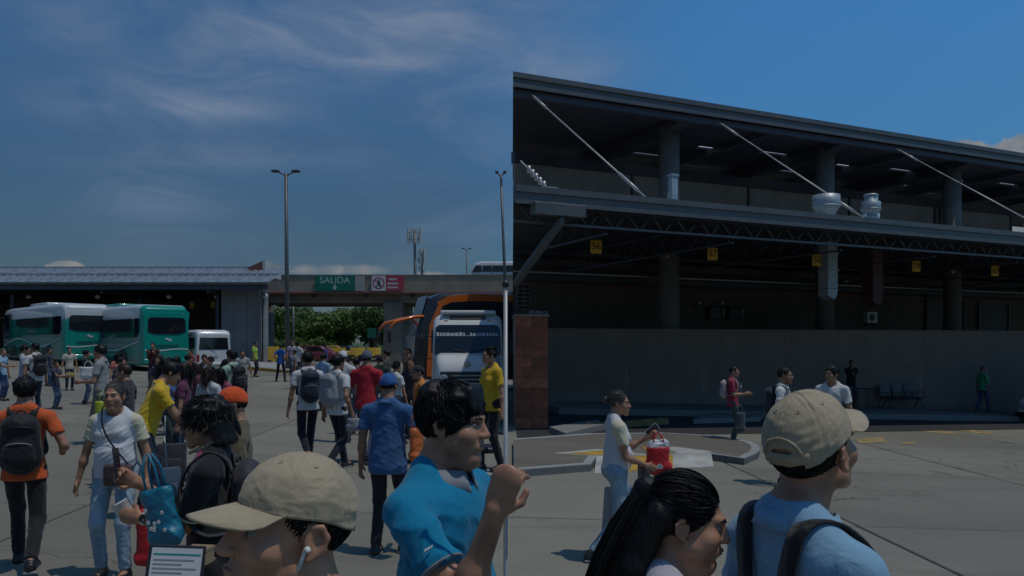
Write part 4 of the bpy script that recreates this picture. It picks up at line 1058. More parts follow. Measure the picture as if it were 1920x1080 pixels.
# ================================================================ trees and hedge beyond the bridge
leafm = {}
def foliage(name, m, centers, n, size, parent, seed):
    rg = np.random.default_rng(seed); P = []
    cs = np.array([c[:3] for c in centers]); rs = np.array([c[3] for c in centers])
    w = rs ** 2; idx = rg.choice(len(cs), n, p=w / w.sum())
    dr = rg.normal(size=(n, 3)); dr /= np.linalg.norm(dr, axis=1)[:, None]
    rad = rs[idx] * (0.62 + .42 * rg.random(n)); p = cs[idx] + dr * rad[:, None] * np.array([1, 1, .8])
    a = rg.normal(size=(n, 3)); a /= np.linalg.norm(a, axis=1)[:, None]; b = np.cross(a, dr + .4 * rg.normal(size=(n, 3))); b /= np.linalg.norm(b, axis=1)[:, None]
    s = size * (.6 + .8 * rg.random(n))[:, None]
    V = np.stack([p - a * s, p - b * s * .45, p + a * s, p + b * s * .45], 1).reshape(-1, 3)
    me = bpy.data.meshes.new(name); me.vertices.add(4 * n); me.vertices.foreach_set('co', V.astype(np.float32).ravel())
    me.loops.add(4 * n); me.loops.foreach_set('vertex_index', np.arange(4 * n, dtype=np.int32)); me.polygons.add(n); me.polygons.foreach_set('loop_start', np.arange(0, 4 * n, 4, dtype=np.int32))
    me.update(calc_edges=True); me.materials.append(m); return link(name, me, parent)
def tree(label, px, pytop, d, w, m, seed, trunk=2.2):
    x = X(px, d); g0 = gz(x) ; zt2 = Z(pytop, d); h = zt2 - g0; rg = random.Random(seed)
    t = thing('broadleaf_tree', label, 'tree', (x, d, g0), 0, 'trees beyond the bridge')
    mb = MB().tube([(0, 0, -.3), (.1, 0, trunk * .6), (.2, .1, trunk)], [.32, .24, .2], 8); cs = []
    for k in range(15):
        a = rg.uniform(0, 6.28); r_ = rg.uniform(.1, .8) * w; z = trunk + (h - trunk) * rg.uniform(.1, .72); r_ *= math.sqrt(max(.15, 1 - ((z - trunk) / (h - trunk)) ** 2))
        c = (r_ * math.cos(a), r_ * math.sin(a), z, w * rg.uniform(.26, .44)); cs.append(c); mb.tube([(.2, .1, trunk - .3), (c[0] * .5, c[1] * .5, trunk + (z - trunk) * .6), c[:3]], [.12, .07, .03], 5)
    mb.build('trunk', m_bark, t); foliage('crown', m, cs, 5200, .26, t, seed)
for a in (('dark round tree at the left of the bridge opening', 528, 566, 96, 3.9, m_leafa, 1, 1.2), ('bushy tree behind the lamp post in the bridge opening', 585, 576, 104, 3.6, m_leafb, 2, 1.0), ('wide pale green tree in the middle of the bridge opening', 640, 570, 98, 4.3, m_leafb, 3, 1.0), ('dark tree against the bridge pier', 693, 562, 94, 3.9, m_leafa, 4, 1.2),
          ('tree filling the right side of the opening behind the hall corner', 560, 568, 112, 4.6, m_leafa, 5, 1.0), ('low tree beyond the pier between the two coaches', 752, 575, 100, 4.0, m_leafa, 6, 1.0)):
    tree(*a)
hd = thing('clipped_hedge', 'long low clipped hedge under the trees beyond the bridge', 'hedge', (X(610, 88), 88, gz(X(610, 88))))
foliage('hedge_leaves', m_leafa, [(-7 + .7 * k, 0, .55 + .1 * math.sin(k), .75) for k in range(20)], 5200, .13, hd, 9)
foliage('flowering_leaves', m_leafb, [(-7 + .9 * k, .5, 1.3 + .3 * math.sin(k * 2.1), .8) for k in range(9)], 3000, .16, hd, 10)
gs = thing('green_notice', 'small teal notice board before the hedge near the bridge pier', 'sign', (X(697, 84), 84, gz(X(697, 84))))
MB().box(-.45, .45, -.03, .03, Z(633, 84) - gz(X(697, 84)), Z(615, 84) - gz(X(697, 84))).build('notice_board', m_teal, gs)
for sx in (-.3, .3): MB().tube([(sx, .05, -.2), (sx, .05, 2.2)], .04, 6).build('post', m_dsteel, gs)

# ---- small cars and yellow barriers in the opening
def make_car(label, pos, heading, m, cat='car'):
    t = thing('parked_car', label, cat, pos, -heading, 'vehicles in the bridge opening')
    w = .86
    prof = [(-2.1, .3), (-2.15, .75), (-1.9, .92), (-1.5, .96), (-.95, 1.38), (.35, 1.42), (1.0, .98), (1.9, .84), (2.1, .62), (2.1, .3)]
    MB().prism(prof, 'x', -w, w).build('body', m, t, .06, 2)
    MB().prism([(-1.42, .97), (-.92, 1.33), (.30, 1.36), (.86, .99)], 'x', -w - .01, w + .01).build('side_window', m_glass, t)
    MB().prism([(-.68, 0), (.68, 0), (.6, .5), (-.6, .5)], 'y', -.012, .012).build('windshield', m_glass, t, loc=(0, .95, .98), rot=(R(56), 0, 0))
    for sx in (-1, 1):
        for yy in (-1.3, 1.3): make_wheel(t, sx * (w - .06), yy, .31, .19, sx)
        MB().box(-.14, .14, -.03, .03, -.07, .07).build('headlight', m_lamp, t, .02, loc=(sx * .62, 2.1, .66))
    return t
m_crimson = mat('dark_red_car_paint', (.17, .012, .03), .3, 0, .05, 1, coat=.8)
m_taxi = mat('yellow_paint', (.52, .30, .02), .4, 0, .1, 2, coat=.3)
make_car('dark red car parked in the bridge opening', on_ground(585, 62), R(-85), m_crimson)
make_car('yellow taxi parked behind the dark red car', on_ground(625, 70), R(80), m_taxi, 'taxi')
make_car('pale car parked at the right of the bridge opening', on_ground(650, 78), R(95), m_silver)
def barrier(label, px0, px1, py0, py1, d):
    x0, x1 = X(px0, d), X(px1, d); z1, z0 = Z(py0, d), Z(py1, d); t = thing('yellow_barrier', label, 'barrier', ((x0 + x1) / 2, d, z0), 0, 'yellow barriers at the exit')
    w = (x1 - x0) / 2; h = z1 - z0
    MB().prism([(-.3, 0), (.3, 0), (.2, .2), (.12, h), (-.12, h), (-.2, .2)], 'x', -w, w).build('barrier_body', m_taxi, t, .03, 2)
    for sx in (-.6, .6): MB().box(w * sx - .15, w * sx + .15, -.36, .36, -.02, .1).build('foot', m_blackp, t)
for a in (('yellow barrier at the foot of the hall pier', 503, 528, 650, 678, 56), ('yellow barrier behind the man in blue at the exit', 532, 560, 652, 676, 60), ('yellow barrier left of the red-shirted man', 657, 684, 652, 668, 54), ('yellow barrier right of the red-shirted man', 688, 714, 652, 668, 54), ('yellow barrier in the middle of the exit', 600, 648, 652, 672, 64)):
    barrier(*a)
# ================================================================ people: bodies are skinned from distance fields
f32 = np.float32
class Field:
    def __init__(s, xs, ys, zs):
        s.x, s.y, s.z = [np.asarray(a, f32) for a in (xs, ys, zs)]
        s.d = np.full((len(s.x), len(s.y), len(s.z)), 1.0, f32)
    def sl(s, lo, hi, m):
        r = []
        for a, l, h in ((s.x, lo[0], hi[0]), (s.y, lo[1], hi[1]), (s.z, lo[2], hi[2])):
            i = int(np.searchsorted(a, l - m)); j = int(np.searchsorted(a, h + m)); r.append(slice(max(0, i), min(len(a), j)))
        return tuple(r)
    def grid(s, q): return s.x[q[0]][:, None, None], s.y[q[1]][None, :, None], s.z[q[2]][None, None, :]
    def put(s, q, v, k, op):
        d = s.d[q]
        if op == 'u':
            h = np.clip(.5 + .5 * (d - v) / k, 0, 1); s.d[q] = d + (v - d) * h - k * h * (1 - h)
        elif op == 's':
            h = np.clip(.5 - .5 * (d + v) / k, 0, 1); s.d[q] = d + (-v - d) * h + k * h * (1 - h)
    def cap(s, a, b, ra, rb, k=.02, sq=None, op='u', cut=None):
        """tapered capsule a-b; sq=(axis, factor) flattens its section along an axis"""
        a = np.array(a, f32); b = np.array(b, f32); m = max(ra, rb) * 1.05 + k + .03
        q = s.sl(np.minimum(a, b), np.maximum(a, b), m); X, Y, Z_ = s.grid(q)
        if 0 in (X.size, Y.size, Z_.size): return s
        ab = b - a; L = max(float(ab @ ab), 1e-9)
        px, py, pz = X - a[0], Y - a[1], Z_ - a[2]
        t = np.clip((px * ab[0] + py * ab[1] + pz * ab[2]) / L, 0, 1)
        qx, qy, qz = px - t * ab[0], py - t * ab[1], pz - t * ab[2]
        if sq is not None:
            w = np.array(sq[0], f32); w /= np.linalg.norm(w); g = 1 / sq[1] - 1; dt = (qx * w[0] + qy * w[1] + qz * w[2]) * g
            qx, qy, qz = qx + dt * w[0], qy + dt * w[1], qz + dt * w[2]
        v = np.sqrt(qx * qx + qy * qy + qz * qz) - (ra + (rb - ra) * t)
        if cut is not None:
            c, n = np.array(cut[0], f32), np.array(cut[1], f32); n = n / np.linalg.norm(n)
            v = np.maximum(v, (X - c[0]) * n[0] + (Y - c[1]) * n[1] + (Z_ - c[2]) * n[2])
        s.put(q, v.astype(f32), k, op); return s
    def ell(s, c, r, k=.02, M=None, op='u'):
        c = np.array(c, f32); r = np.array(r, f32); m = float(max(r)) + k + .02
        q = s.sl(c, c, m); X, Y, Z_ = s.grid(q)
        if 0 in (X.size, Y.size, Z_.size): return s
        X, Y, Z_ = X - c[0], Y - c[1], Z_ - c[2]
        if M is not None:
            X, Y, Z_ = [X * M[i][0] + Y * M[i][1] + Z_ * M[i][2] for i in range(3)]
        x, y, z = X / r[0], Y / r[1], Z_ / r[2]
        k0 = np.sqrt(x * x + y * y + z * z); x, y, z = x / r[0], y / r[1], z / r[2]; k1 = np.sqrt(x * x + y * y + z * z)
        s.put(q, (k0 * (k0 - 1) / np.maximum(k1, 1e-6)).astype(f32), k, op); return s
    def plane(s, c, n):
        """keep only the side away from n"""
        X, Y, Z_ = s.grid((slice(None),) * 3); n = np.array(n, f32); n = n / np.linalg.norm(n)
        s.d = np.maximum(s.d, ((X - c[0]) * n[0] + (Y - c[1]) * n[1] + (Z_ - c[2]) * n[2]).astype(f32)); return s
    def folds(s, amp, fr=16., seed=0, zs=.5, ztop=None):
        X, Y, Z_ = s.grid((slice(None),) * 3); mk = 1 if ztop is None else np.clip((ztop - Z_) / .09, 0, 1); r = np.random.default_rng(seed); out = 0
        wx = X + .04 * np.sin(Z_ * 11 + seed) + .03 * np.sin(Y * 17); wz = Z_ + .05 * np.sin(X * 9 + seed) + .03 * np.sin(Y * 13)
        for i in range(5):
            a = r.normal(size=3); a /= np.linalg.norm(a); a[2] *= zs if i % 2 else 1.6; f = fr * (1 + .55 * i); p = r.uniform(0, 6.28)
            w = np.sin(f * (a[0] * wx + a[1] * Y + a[2] * wz) + p); out = out + (1 - np.abs(w)) ** 2 * (.9 - .1 * i)
        s.d = s.d - (f32(amp) * mk * (out.astype(f32) / 2.2 - .5)).astype(f32); return s
    def mesh(s, name, m, smooth=0):
        d = s.d; n = d < 0
        nx, ny, nz = d.shape
        c = [(i, j, k) for i in (0, 1) for j in (0, 1) for k in (0, 1)]
        cnt = sum(n[i:nx - 1 + i, j:ny - 1 + j, k:nz - 1 + k].astype(np.int8) for i, j, k in c)
        act = (cnt > 0) & (cnt < 8); I, J, K = np.nonzero(act)
        if len(I) == 0: return None
        idx = np.full(act.shape, -1, np.int32); idx[I, J, K] = np.arange(len(I))
        acc = np.zeros((len(I), 3)); w = np.zeros(len(I))
        val = {q: d[I + q[0], J + q[1], K + q[2]] for q in c}
        for a in c:
            for ax in range(3):
                if a[ax]: continue
                b = list(a); b[ax] = 1; b = tuple(b); va, vb = val[a], val[b]
                cr = (va < 0) != (vb < 0); t = np.where(cr, va / np.where(cr, va - vb, 1), 0)
                p = np.stack([np.full(len(I), a[q], float) for q in range(3)], 1); p[:, ax] = t
                acc[cr] += p[cr]; w[cr] += 1
        acc /= w[:, None]
        def co(arr, i, t): return arr[i] + (arr[i + 1] - arr[i]) * t
        V = np.stack([co(s.x, I, acc[:, 0]), co(s.y, J, acc[:, 1]), co(s.z, K, acc[:, 2])], 1)
        Q = []
        for ax in range(3):
            sl0 = [slice(1, -1)] * 3; sl1 = [slice(1, -1)] * 3; sl0[ax] = slice(0, -1); sl1[ax] = slice(1, None)
            a = n[tuple(sl0)]; b = n[tuple(sl1)]; A, B_, C = np.nonzero(a != b)
            off = [1, 1, 1]; off[ax] = 0; A, B_, C = A + off[0], B_ + off[1], C + off[2]
            u, v = [(1, 2), (2, 0), (0, 1)][ax]
            def cell(du, dv):
                q = [A.copy(), B_.copy(), C.copy()]; q[u] -= du; q[v] -= dv; return idx[q[0], q[1], q[2]]
            quad = np.stack([cell(1, 1), cell(0, 1), cell(0, 0), cell(1, 0)], 1)
            fl = ~n[A, B_, C]; quad[fl] = quad[fl][:, ::-1]; Q.append(quad)
        Q = np.concatenate(Q); Q = Q[(Q >= 0).all(1)]
        for _ in range(smooth):
            e = np.concatenate([Q[:, [0, 1]], Q[:, [1, 2]], Q[:, [2, 3]], Q[:, [3, 0]]]); S_ = np.zeros_like(V); W_ = np.zeros(len(V))
            for q in range(3): S_[:, q] = np.bincount(e[:, 0], V[e[:, 1], q], len(V)) + np.bincount(e[:, 1], V[e[:, 0], q], len(V))
            W_ = np.bincount(e[:, 0], minlength=len(V)) + np.bincount(e[:, 1], minlength=len(V)); V = V * .5 + .5 * S_ / np.maximum(W_, 1)[:, None]
        me = bpy.data.meshes.new(name); me.vertices.add(len(V)); me.vertices.foreach_set('co', V.astype(f32).ravel())
        me.loops.add(len(Q) * 4); me.loops.foreach_set('vertex_index', Q.astype(np.int32).ravel()); me.polygons.add(len(Q))
        me.polygons.foreach_set('loop_start', np.arange(0, len(Q) * 4, 4, dtype=np.int32)); me.polygons.foreach_set('use_smooth', np.ones(len(Q), bool))
        me.update(calc_edges=True); me.materials.append(m); return me

def skin(tone, name=None):
    key = 'skin_%.2f' % tone
    if key in _M: return _M[key]
    m = bpy.data.materials.new(key.replace('.', '_')); m.use_nodes = True; _M[key] = m; g = NT(m.node_tree); bs = g.n['Principled BSDF']
    tc = g.new('ShaderNodeTexCoord'); v = tc.outputs['Object']; base = [tone * .68, tone * .345, tone * .205]
    c = g.mix(g.ramp(g.noise(v, 14, 4), .35, .65), (*[b * .80 for b in base], 1), (*[min(1, b * 1.18) for b in base], 1))
    c = g.mix(g.math('MULTIPLY', g.ramp(g.noise(v, 260, 3), .52, .72), .35), c, (*[b * .6 for b in base], 1))
    c = g.mix(g.math('MULTIPLY', g.ramp(g.noise(v, 45, 3), .55, .7), .2), c, (base[0] * 1.05, base[1] * .75, base[2] * .75, 1))
    g.l.new(c, bs.inputs['Base Color']); bs.inputs['Roughness'].default_value = .46; bs.inputs['Specular IOR Level'].default_value = .45
    bs.inputs['Subsurface Weight'].default_value = .0
    b = g.new('ShaderNodeBump'); b.inputs['Strength'].default_value = .22; b.inputs['Distance'].default_value = .0012
    g.l.new(g.noise(v, 420, 4, .6), b.inputs['Height']); g.l.new(b.outputs[0], bs.inputs['Normal'])
    return m
def cloth(name, col, rough=.85, bump=.35, weave=300, var=.12):
    if name in _M: return _M[name]
    m = bpy.data.materials.new(name); m.use_nodes = True; _M[name] = m; g = NT(m.node_tree); bs = g.n['Principled BSDF']
    tc = g.new('ShaderNodeTexCoord'); v = tc.outputs['Object']
    n = g.noise(v, 7, 5, .6)
    c = g.mix(g.ramp(n, .3, .7), (*[q * (1 - var) for q in col], 1), (*[min(1, q * (1 + var)) for q in col], 1))
    c = g.mix(g.math('MULTIPLY', g.ramp(g.noise(v, weave, 2), .4, .6), .18), c, (*[q * .6 for q in col], 1))
    g.l.new(c, bs.inputs['Base Color']); bs.inputs['Roughness'].default_value = rough; bs.inputs['Specular IOR Level'].default_value = .25
    bs.inputs['Sheen Weight'].default_value = .15
    b = g.new('ShaderNodeBump'); b.inputs['Strength'].default_value = min(1, bump * 1.9); b.inputs['Distance'].default_value = .014
    wr = g.math('ADD', g.noise(g.mapping(v, (1, 1, .55)), 13, 3, .5, 1.2), g.math('MULTIPLY', g.noise(v, weave, 2), .06))
    g.l.new(wr, b.inputs['Height']); g.l.new(b.outputs[0], bs.inputs['Normal'])
    return m
def hair_mat(name, col):
    if name in _M: return _M[name]
    m = bpy.data.materials.new(name); m.use_nodes = True; _M[name] = m; g = NT(m.node_tree); bs = g.n['Principled BSDF']
    tc = g.new('ShaderNodeTexCoord'); n = g.noise(g.mapping(tc.outputs['Object'], (1, 1, .12)), 240, 3, .6)
    ge = g.new('ShaderNodeNewGeometry')
    c = g.mix(g.ramp(n, .35, .65), (*[q * .5 for q in col], 1), (*[min(1, q * 1.5) for q in col], 1))
    g.l.new(c, bs.inputs['Base Color']); bs.inputs['Roughness'].default_value = .48; bs.inputs['Specular IOR Level'].default_value = .35
    b = g.new('ShaderNodeBump'); b.inputs['Strength'].default_value = .5; b.inputs['Distance'].default_value = .004
    g.l.new(n, b.inputs['Height']); g.l.new(b.outputs[0], bs.inputs['Normal'])
    return m
HAIR = {'black': hair_mat('black_hair', (.006, .005, .005)), 'grey': hair_mat('greying_hair', (.085, .072, .064)), 'brown': hair_mat('dark_brown_hair', (.03, .017, .011))}
m_eye = mat('eye_white', (.22, .19, .17), .3, 0, .03, 30); m_iris = mat('eye_iris', (.015, .008, .005), .1, coat=1)
m_lip = mat('lip_skin', (.26, .10, .085), .45, 0, .1, 60)
m_shoe = mat('black_shoe_leather', (.015, .015, .016), .4, 0, .2, 12, bump=.1); m_sole = mat('shoe_sole', (.30, .29, .27), .7)

def rotz(v, a): c, s_ = math.cos(a), math.sin(a); return Vector((v[0] * c - v[1] * s_, v[0] * s_ + v[1] * c, v[2]))
def ik(a, t, l1, l2, pole):
    a, t, pole = Vector(a), Vector(t), Vector(pole); d = t - a; L_ = d.length; mx = (l1 + l2) * .998
    if L_ > mx: t = a + d * (mx / L_); d = t - a; L_ = mx
    x = (l1 * l1 - l2 * l2 + L_ * L_) / (2 * L_); h = math.sqrt(max(l1 * l1 - x * x, 0)); u = d / L_
    p = pole - u * pole.dot(u); p.normalize(); return a + u * x + p * h, t

def person(label, px=None, top=None, feet=None, face=180, pos=None, H=None, tone=.62, shirt=('white_cotton', (.6, .6, .58)), pants=('black_trousers', (.02, .02, .023)),
           hair='black', style='short', fem=False, w=1.0, belly=0., sleeve=.55, arm_r=None, arm_l=None, foot_r=(.10, .02, 0), foot_l=(-.10, -.02, 0), lean=0., turn=0., tilt=0.,
           vox=None, cap=None, hem=.0, detail=0, shoes=None, collar=False, collar_m=None, group=None, roll=0., dfix=None, pants_len=.06, trim=None, shift=(0, 0), stuff=None, grip_r=0, grip_l=0, mouth=0, capkw=None, strands=0, hscale=1.0, pole_r=None, plump=0.):
    """px/top/feet are picture pixels; face is the compass direction faced, 0 = away from the camera, 90 = right, 180 = towards it"""
    if pos is None:
        g0 = gnd(px, feet); d = g0.y; H = H or (feet - top) * d / F; pos = (g0.x, g0.y, gz(g0.x))
    d = pos[1]; a = R(face); s_ = H / 1.715
    root = thing('person', label, 'person', pos, -a, group)
    v = vox or max(.0075, min(.022, d * .00125))
    vz = v
    T = Matrix.Rotation(R(-lean), 4, 'X')
    hip0 = Vector((0, 0, .93 * s_))
    drop = 0.
    ft = {1: Vector(foot_r) * 1.0, -1: Vector(foot_l) * 1.0}
    mx = max(abs(Vector((f.x - sx * .09, f.y)).length) for sx, f in ft.items())
    lo = min(f.z for f in ft.values())
    reach = .88 * s_
    drop = max(0, .93 * s_ - .075 * s_ - math.sqrt(max(.2, reach ** 2 - (mx * s_) ** 2)) - 0.0) if mx > .15 else 0
    hip0.z -= drop
    def up(p):      # torso space -> local
        return hip0 + (T @ (Vector(p) * s_))
    TW = w
    sh_w = (.185 if not fem else .165) * (1 + (w - 1) * .6)
    pel = up((0, 0, .02)); waist = up((0, 0, .18)); chest = up((0, .01, .345)); neck = up((0, -.015, .50)); 
    HT = Matrix.Translation(up((0, .012, .60))) @ Matrix.Rotation(R(-turn), 4, 'Z') @ Matrix.Rotation(R(-tilt), 4, 'X') @ Matrix.Rotation(R(roll), 4, 'Y') @ Matrix.Scale(s_ * 1.0, 4)
    head_c = up((0, .030, .648 - (1 - hscale) * .10))
    HM = Matrix.Translation(head_c) @ Matrix.Rotation(R(-turn), 4, 'Z') @ Matrix.Rotation(R(-tilt), 4, 'X') @ Matrix.Rotation(R(roll), 4, 'Y') @ Matrix.Scale(s_ * hscale, 4)
    s0_ = s_
    hs = lambda p: tuple(HM @ Vector(p))
    s_h = s_ * hscale
    HR = [list(r_)[:3] for r_ in (HM.to_3x3().normalized().transposed())]
    J = {}
    for sx in (1, -1):
        sh = up((sx * sh_w, -.005, .432)); hipj = hip0 + Vector((sx * .088 * s_ * (1.1 if fem else 1), 0, 0))
        tgt = (arm_r if sx > 0 else arm_l)
        if tgt is None: tgt = (sx * (sh_w + .10 + (w - 1) * .25), .05 + .03 * sx, -.10)
        hand = up(tgt) if len(tgt) == 3 else Vector(tgt[:3]) * s_
        pole = (sx * .35, -1, -.25) if hand.z < sh.z + .1 else (sx * 1.0, -.1, -.8)
        if sx > 0 and pole_r: pole = pole_r
        el, wr = ik(sh, hand, .285 * s_, .255 * s_, pole)
        f = Vector((ft[sx].x * s_, ft[sx].y * s_, (ft[sx].z + .075) * s_))
        kn, an = ik(hipj, f, .45 * s_, .43 * s_, (sx * .06, 1, 0))
        J[sx] = dict(sh=sh, el=el, wr=wr, hip=hipj, kn=kn, an=an)
    allp = [Vector(hs(p)) for p in ((.12, .16, .16), (-.12, -.14, -.12), (0, .17, 0))] + [j[k] for j in J.values() for k in j] + [waist]
    lo = [min(p[i] for p in allp) - (.22 * w if i < 2 else .12) for i in range(3)]; hi = [max(p[i] for p in allp) + (.22 * w if i < 2 else .06) for i in range(3)]
    lo[2] = -.02; hi[2] = max(hi[2], hs((0, 0, .16))[2])
    if cap: lo[1] -= .03
    def axis(i, vv): return np.arange(lo[i], hi[i] + vv, vv)
    xs, ys, zs = axis(0, v), axis(1, v), axis(2, vz)
    if detail >= 2:      # nearest people: fine above the chest, coarse further down where the picture ends
        zc = up((0, 0, .15)).z; zs = np.concatenate([np.arange(lo[2], zc, v * 3), np.arange(zc, hi[2] + v, v)])
    fine = detail >= 1
    # ------------------------------------------------ skin
    B = Field(xs, ys, zs); k3 = .03 * s_
    E3 = (0, 1, 0)
    tq = tuple(T.to_3x3() @ Vector((0, 1, 0)))
    B.cap(pel, waist, .125 * s_ * TW, .115 * s_ * TW, k3, (tq, .72)); B.cap(waist, chest, .115 * s_ * TW, .135 * s_ * TW, k3, (tq, .66))
    B.cap(up((-sh_w * .70, -.01, .425)), up((sh_w * .70, -.01, .425)), .055 * s_, .055 * s_, k3)
    for sx in (1, -1): B.cap(up((sx * .125, -.02, .435)), up((sx * .035, -.022, .53)), .038 * s_, .040 * s_, .03)
    B.cap(neck, hs((0, -.02, -.03)), .060 * s_ * (1 if not fem else .86) * (.6 + .4 * w), .055 * s_ * (1 if not fem else .88), .025)
    for sx in (1, -1):
        j = J[sx]; q = .88 if fem else 1.0; q *= (.75 + .25 * w)
        B.cap(j['sh'], j['el'], .046 * s_ * q, .037 * s_ * q, .03); B.cap(j['el'], j['wr'], .036 * s_ * q, .025 * s_ * q, .012)
        m1 = j['el'].lerp(j['wr'], .3); B.ell(m1, (.038 * s_ * q,) * 3, .03)
        B.cap(j['hip'], j['kn'], .078 * s_ * TW, .052 * s_, .03); B.cap(j['kn'], j['an'], .052 * s_, .036 * s_, .02)
        B.cap(j['an'], j['an'] + Vector((0, .12, -.035)) * s_, .035 * s_, .028 * s_, .02)
        # hand: palm, four fingers in two bends, thumb
        dh = (j['wr'] - j['el']).normalized(); side = Vector((sx, 0, 0)); fwd = Vector((0, 1, 0))
        pn = (Vector((-sx, 0, 0)) - dh * dh.dot(Vector((-sx, 0, 0)))).normalized()      # the palm looks inwards
        gr = grip_r if sx > 0 else grip_l
        ac = dh.cross(pn) * (1 if sx > 0 else -1); 
        if ac.dot(fwd) < 0 and abs(dh.z) > .5: ac = -ac
        if abs(dh.z) <= .5: ac = Vector((0, 0, 1)) - dh * dh.z; ac.normalize()
        if gr == 2: pn, ac = -Vector((0, 0, 1)) + dh * dh.z, pn; pn.normalize()
        u = s_ * (.92 if fem else 1.)
        P0 = j['wr'] + dh * .012 * u; P1 = j['wr'] + dh * .075 * u
        B.cap(j['wr'], P0 + dh * .02 * u, .026 * u, .030 * u, .015, (tuple(pn), .62))
        B.cap(P0 + dh * .012 * u, P1, .036 * u, .040 * u, .012, (tuple(pn), .42))
        curl = (.35, .85, .9)[gr] if gr < 3 else .35
        for i, (o, ln) in enumerate(((.028, .066), (.010, .074), (-.009, .069), (-.027, .054))):
            r0 = .0092 * u; st = P1 + ac * o * u - dh * .008 * u
            d1 = (dh * math.cos(curl * .9) + pn * math.sin(curl * .9)).normalized(); d2 = (dh * math.cos(curl * 2.1) + pn * math.sin(curl * 2.1)).normalized()
            mid_ = st + d1 * ln * .56 * u; en = mid_ + d2 * ln * .5 * u
            B.cap(st, mid_, max(r0, v * .62), max(r0 * .95, v * .6), .004 if fine else .008); B.cap(mid_, en, max(r0 * .95, v * .6), max(r0 * .8, v * .55), .003)
        ts = P0 + ac * .026 * u; tm = ts + (dh * .6 + ac * .55 + pn * .45).normalized() * .036 * u; te = tm + (dh * .9 + pn * .35).normalized() * .03 * u
        B.cap(ts, tm, max(.0125 * u, v * .6), max(.0105 * u, v * .6), .01); B.cap(tm, te, max(.0105 * u, v * .6), max(.0085 * u, v * .55), .004)
        j['palm'] = P1; j['dh'] = dh; j['pn'] = pn; j['ac'] = ac
    # head
    kk = .014 * s_; hh = lambda c, r, k=kk, op='u': B.ell(hs(c), [q * s_h for q in r], k, HR, op)
    hc = lambda a_, b_, ra, rb, k=kk, op='u': B.cap(hs(a_), hs(b_), ra * s_h, rb * s_h, k, op=op)
    hh((0, -.015, .042), (.074, .094, .086)); hh((0, .036, -.012), (.058, .058, .080), .02)
    hc((.042, .005, -.052), (.012, .070, -.094), .022, .019, .02); hc((-.042, .005, -.052), (-.012, .070, -.094), .022, .019, .02)
    hh((0, .074, -.094), (.022, .017, .017), .012)
    if plump:
        for sx in (1, -1): hh((sx * .040, .036, -.050), (.027 + .008 * plump, .034, .034), .025); hh((sx * .043, .058, -.020), (.020 + .006 * plump, .022, .022), .02)
        hh((0, .036, -.112), (.046, .046, .022 + .012 * plump), .025)
    if fine:
        for sx in (1, -1):
            hh((sx * .040, .056, -.024), (.025, .024, .024), .018)
            hc((sx * .012, .090, .030), (sx * .042, .073, .030), .010, .009, .012)
            hh((sx * .031, .093, .008), (.016, .0125, .0095), .010, 's')
            hh((sx * .0125, .101, -.026), (.0095, .010, .008), .006)
            hh((sx * .005, .107, -.0345), (.0035, .004, .003), .002, 's') if detail > 1 else None
            # ear: helix ring with a hollow
            er = [(sx * .076, -.008, .024), (sx * .081, -.021, .024), (sx * .083, -.031, .008), (sx * .080, -.027, -.014), (sx * .075, -.012, -.026), (sx * .073, -.004, -.030)]
            hh((sx * .072, -.012, -.003), (.008, .017, .027), .008)
            for i in range(5): hc(er[i], er[i + 1], .0052, .0052, .005)
            hh((sx * .083, -.012, .0), (.0075, .0085, .014), .004, 's'); hh((sx * .075, -.003, -.006), (.0065, .0045, .006), .004)
        hc((0, .088, .022), (0, .108, -.020), .0085, .0115, .010); hh((0, .108, -.024), (.0125, .0125, .0095), .007)
        # mouth
        hh((0, .078, -.060), (.030, .020, .024), .014)
        hc((-.020, .090, -.0555), (0, .0985, -.0525), .0042, .0062, .005); hc((.020, .090, -.0555), (0, .0985, -.0525), .0042, .0062, .005)
        hc((-.016, .089, -.063), (.016, .089, -.063), .0066, .0066, .006); hc((-.017, .088, -.0630), (0, .0955, -.0630), .005, .0072, .005); hc((.017, .088, -.0630), (0, .0955, -.0630), .005, .0072, .005)
        hh((0, .092, -.0775), (.02, .006, .006), .008, 's')
    else:
        for sx in (1, -1):
            hh((sx * .031, .097, .008), (.016, .0125, .010), .012, 's'); hh((sx * .078, -.012, -.002), (.009, .017, .029), .006)
        hc((0, .088, .018), (0, .110, -.022), .009, .013, .010); hh((0, .083, -.060), (.026, .018, .014), .012)
    B.plane((0, 0, .012), (0, 0, -1)) if False else None
    body = link('body', B.mesh('body', skin(tone), 1 if fine else 0), root)
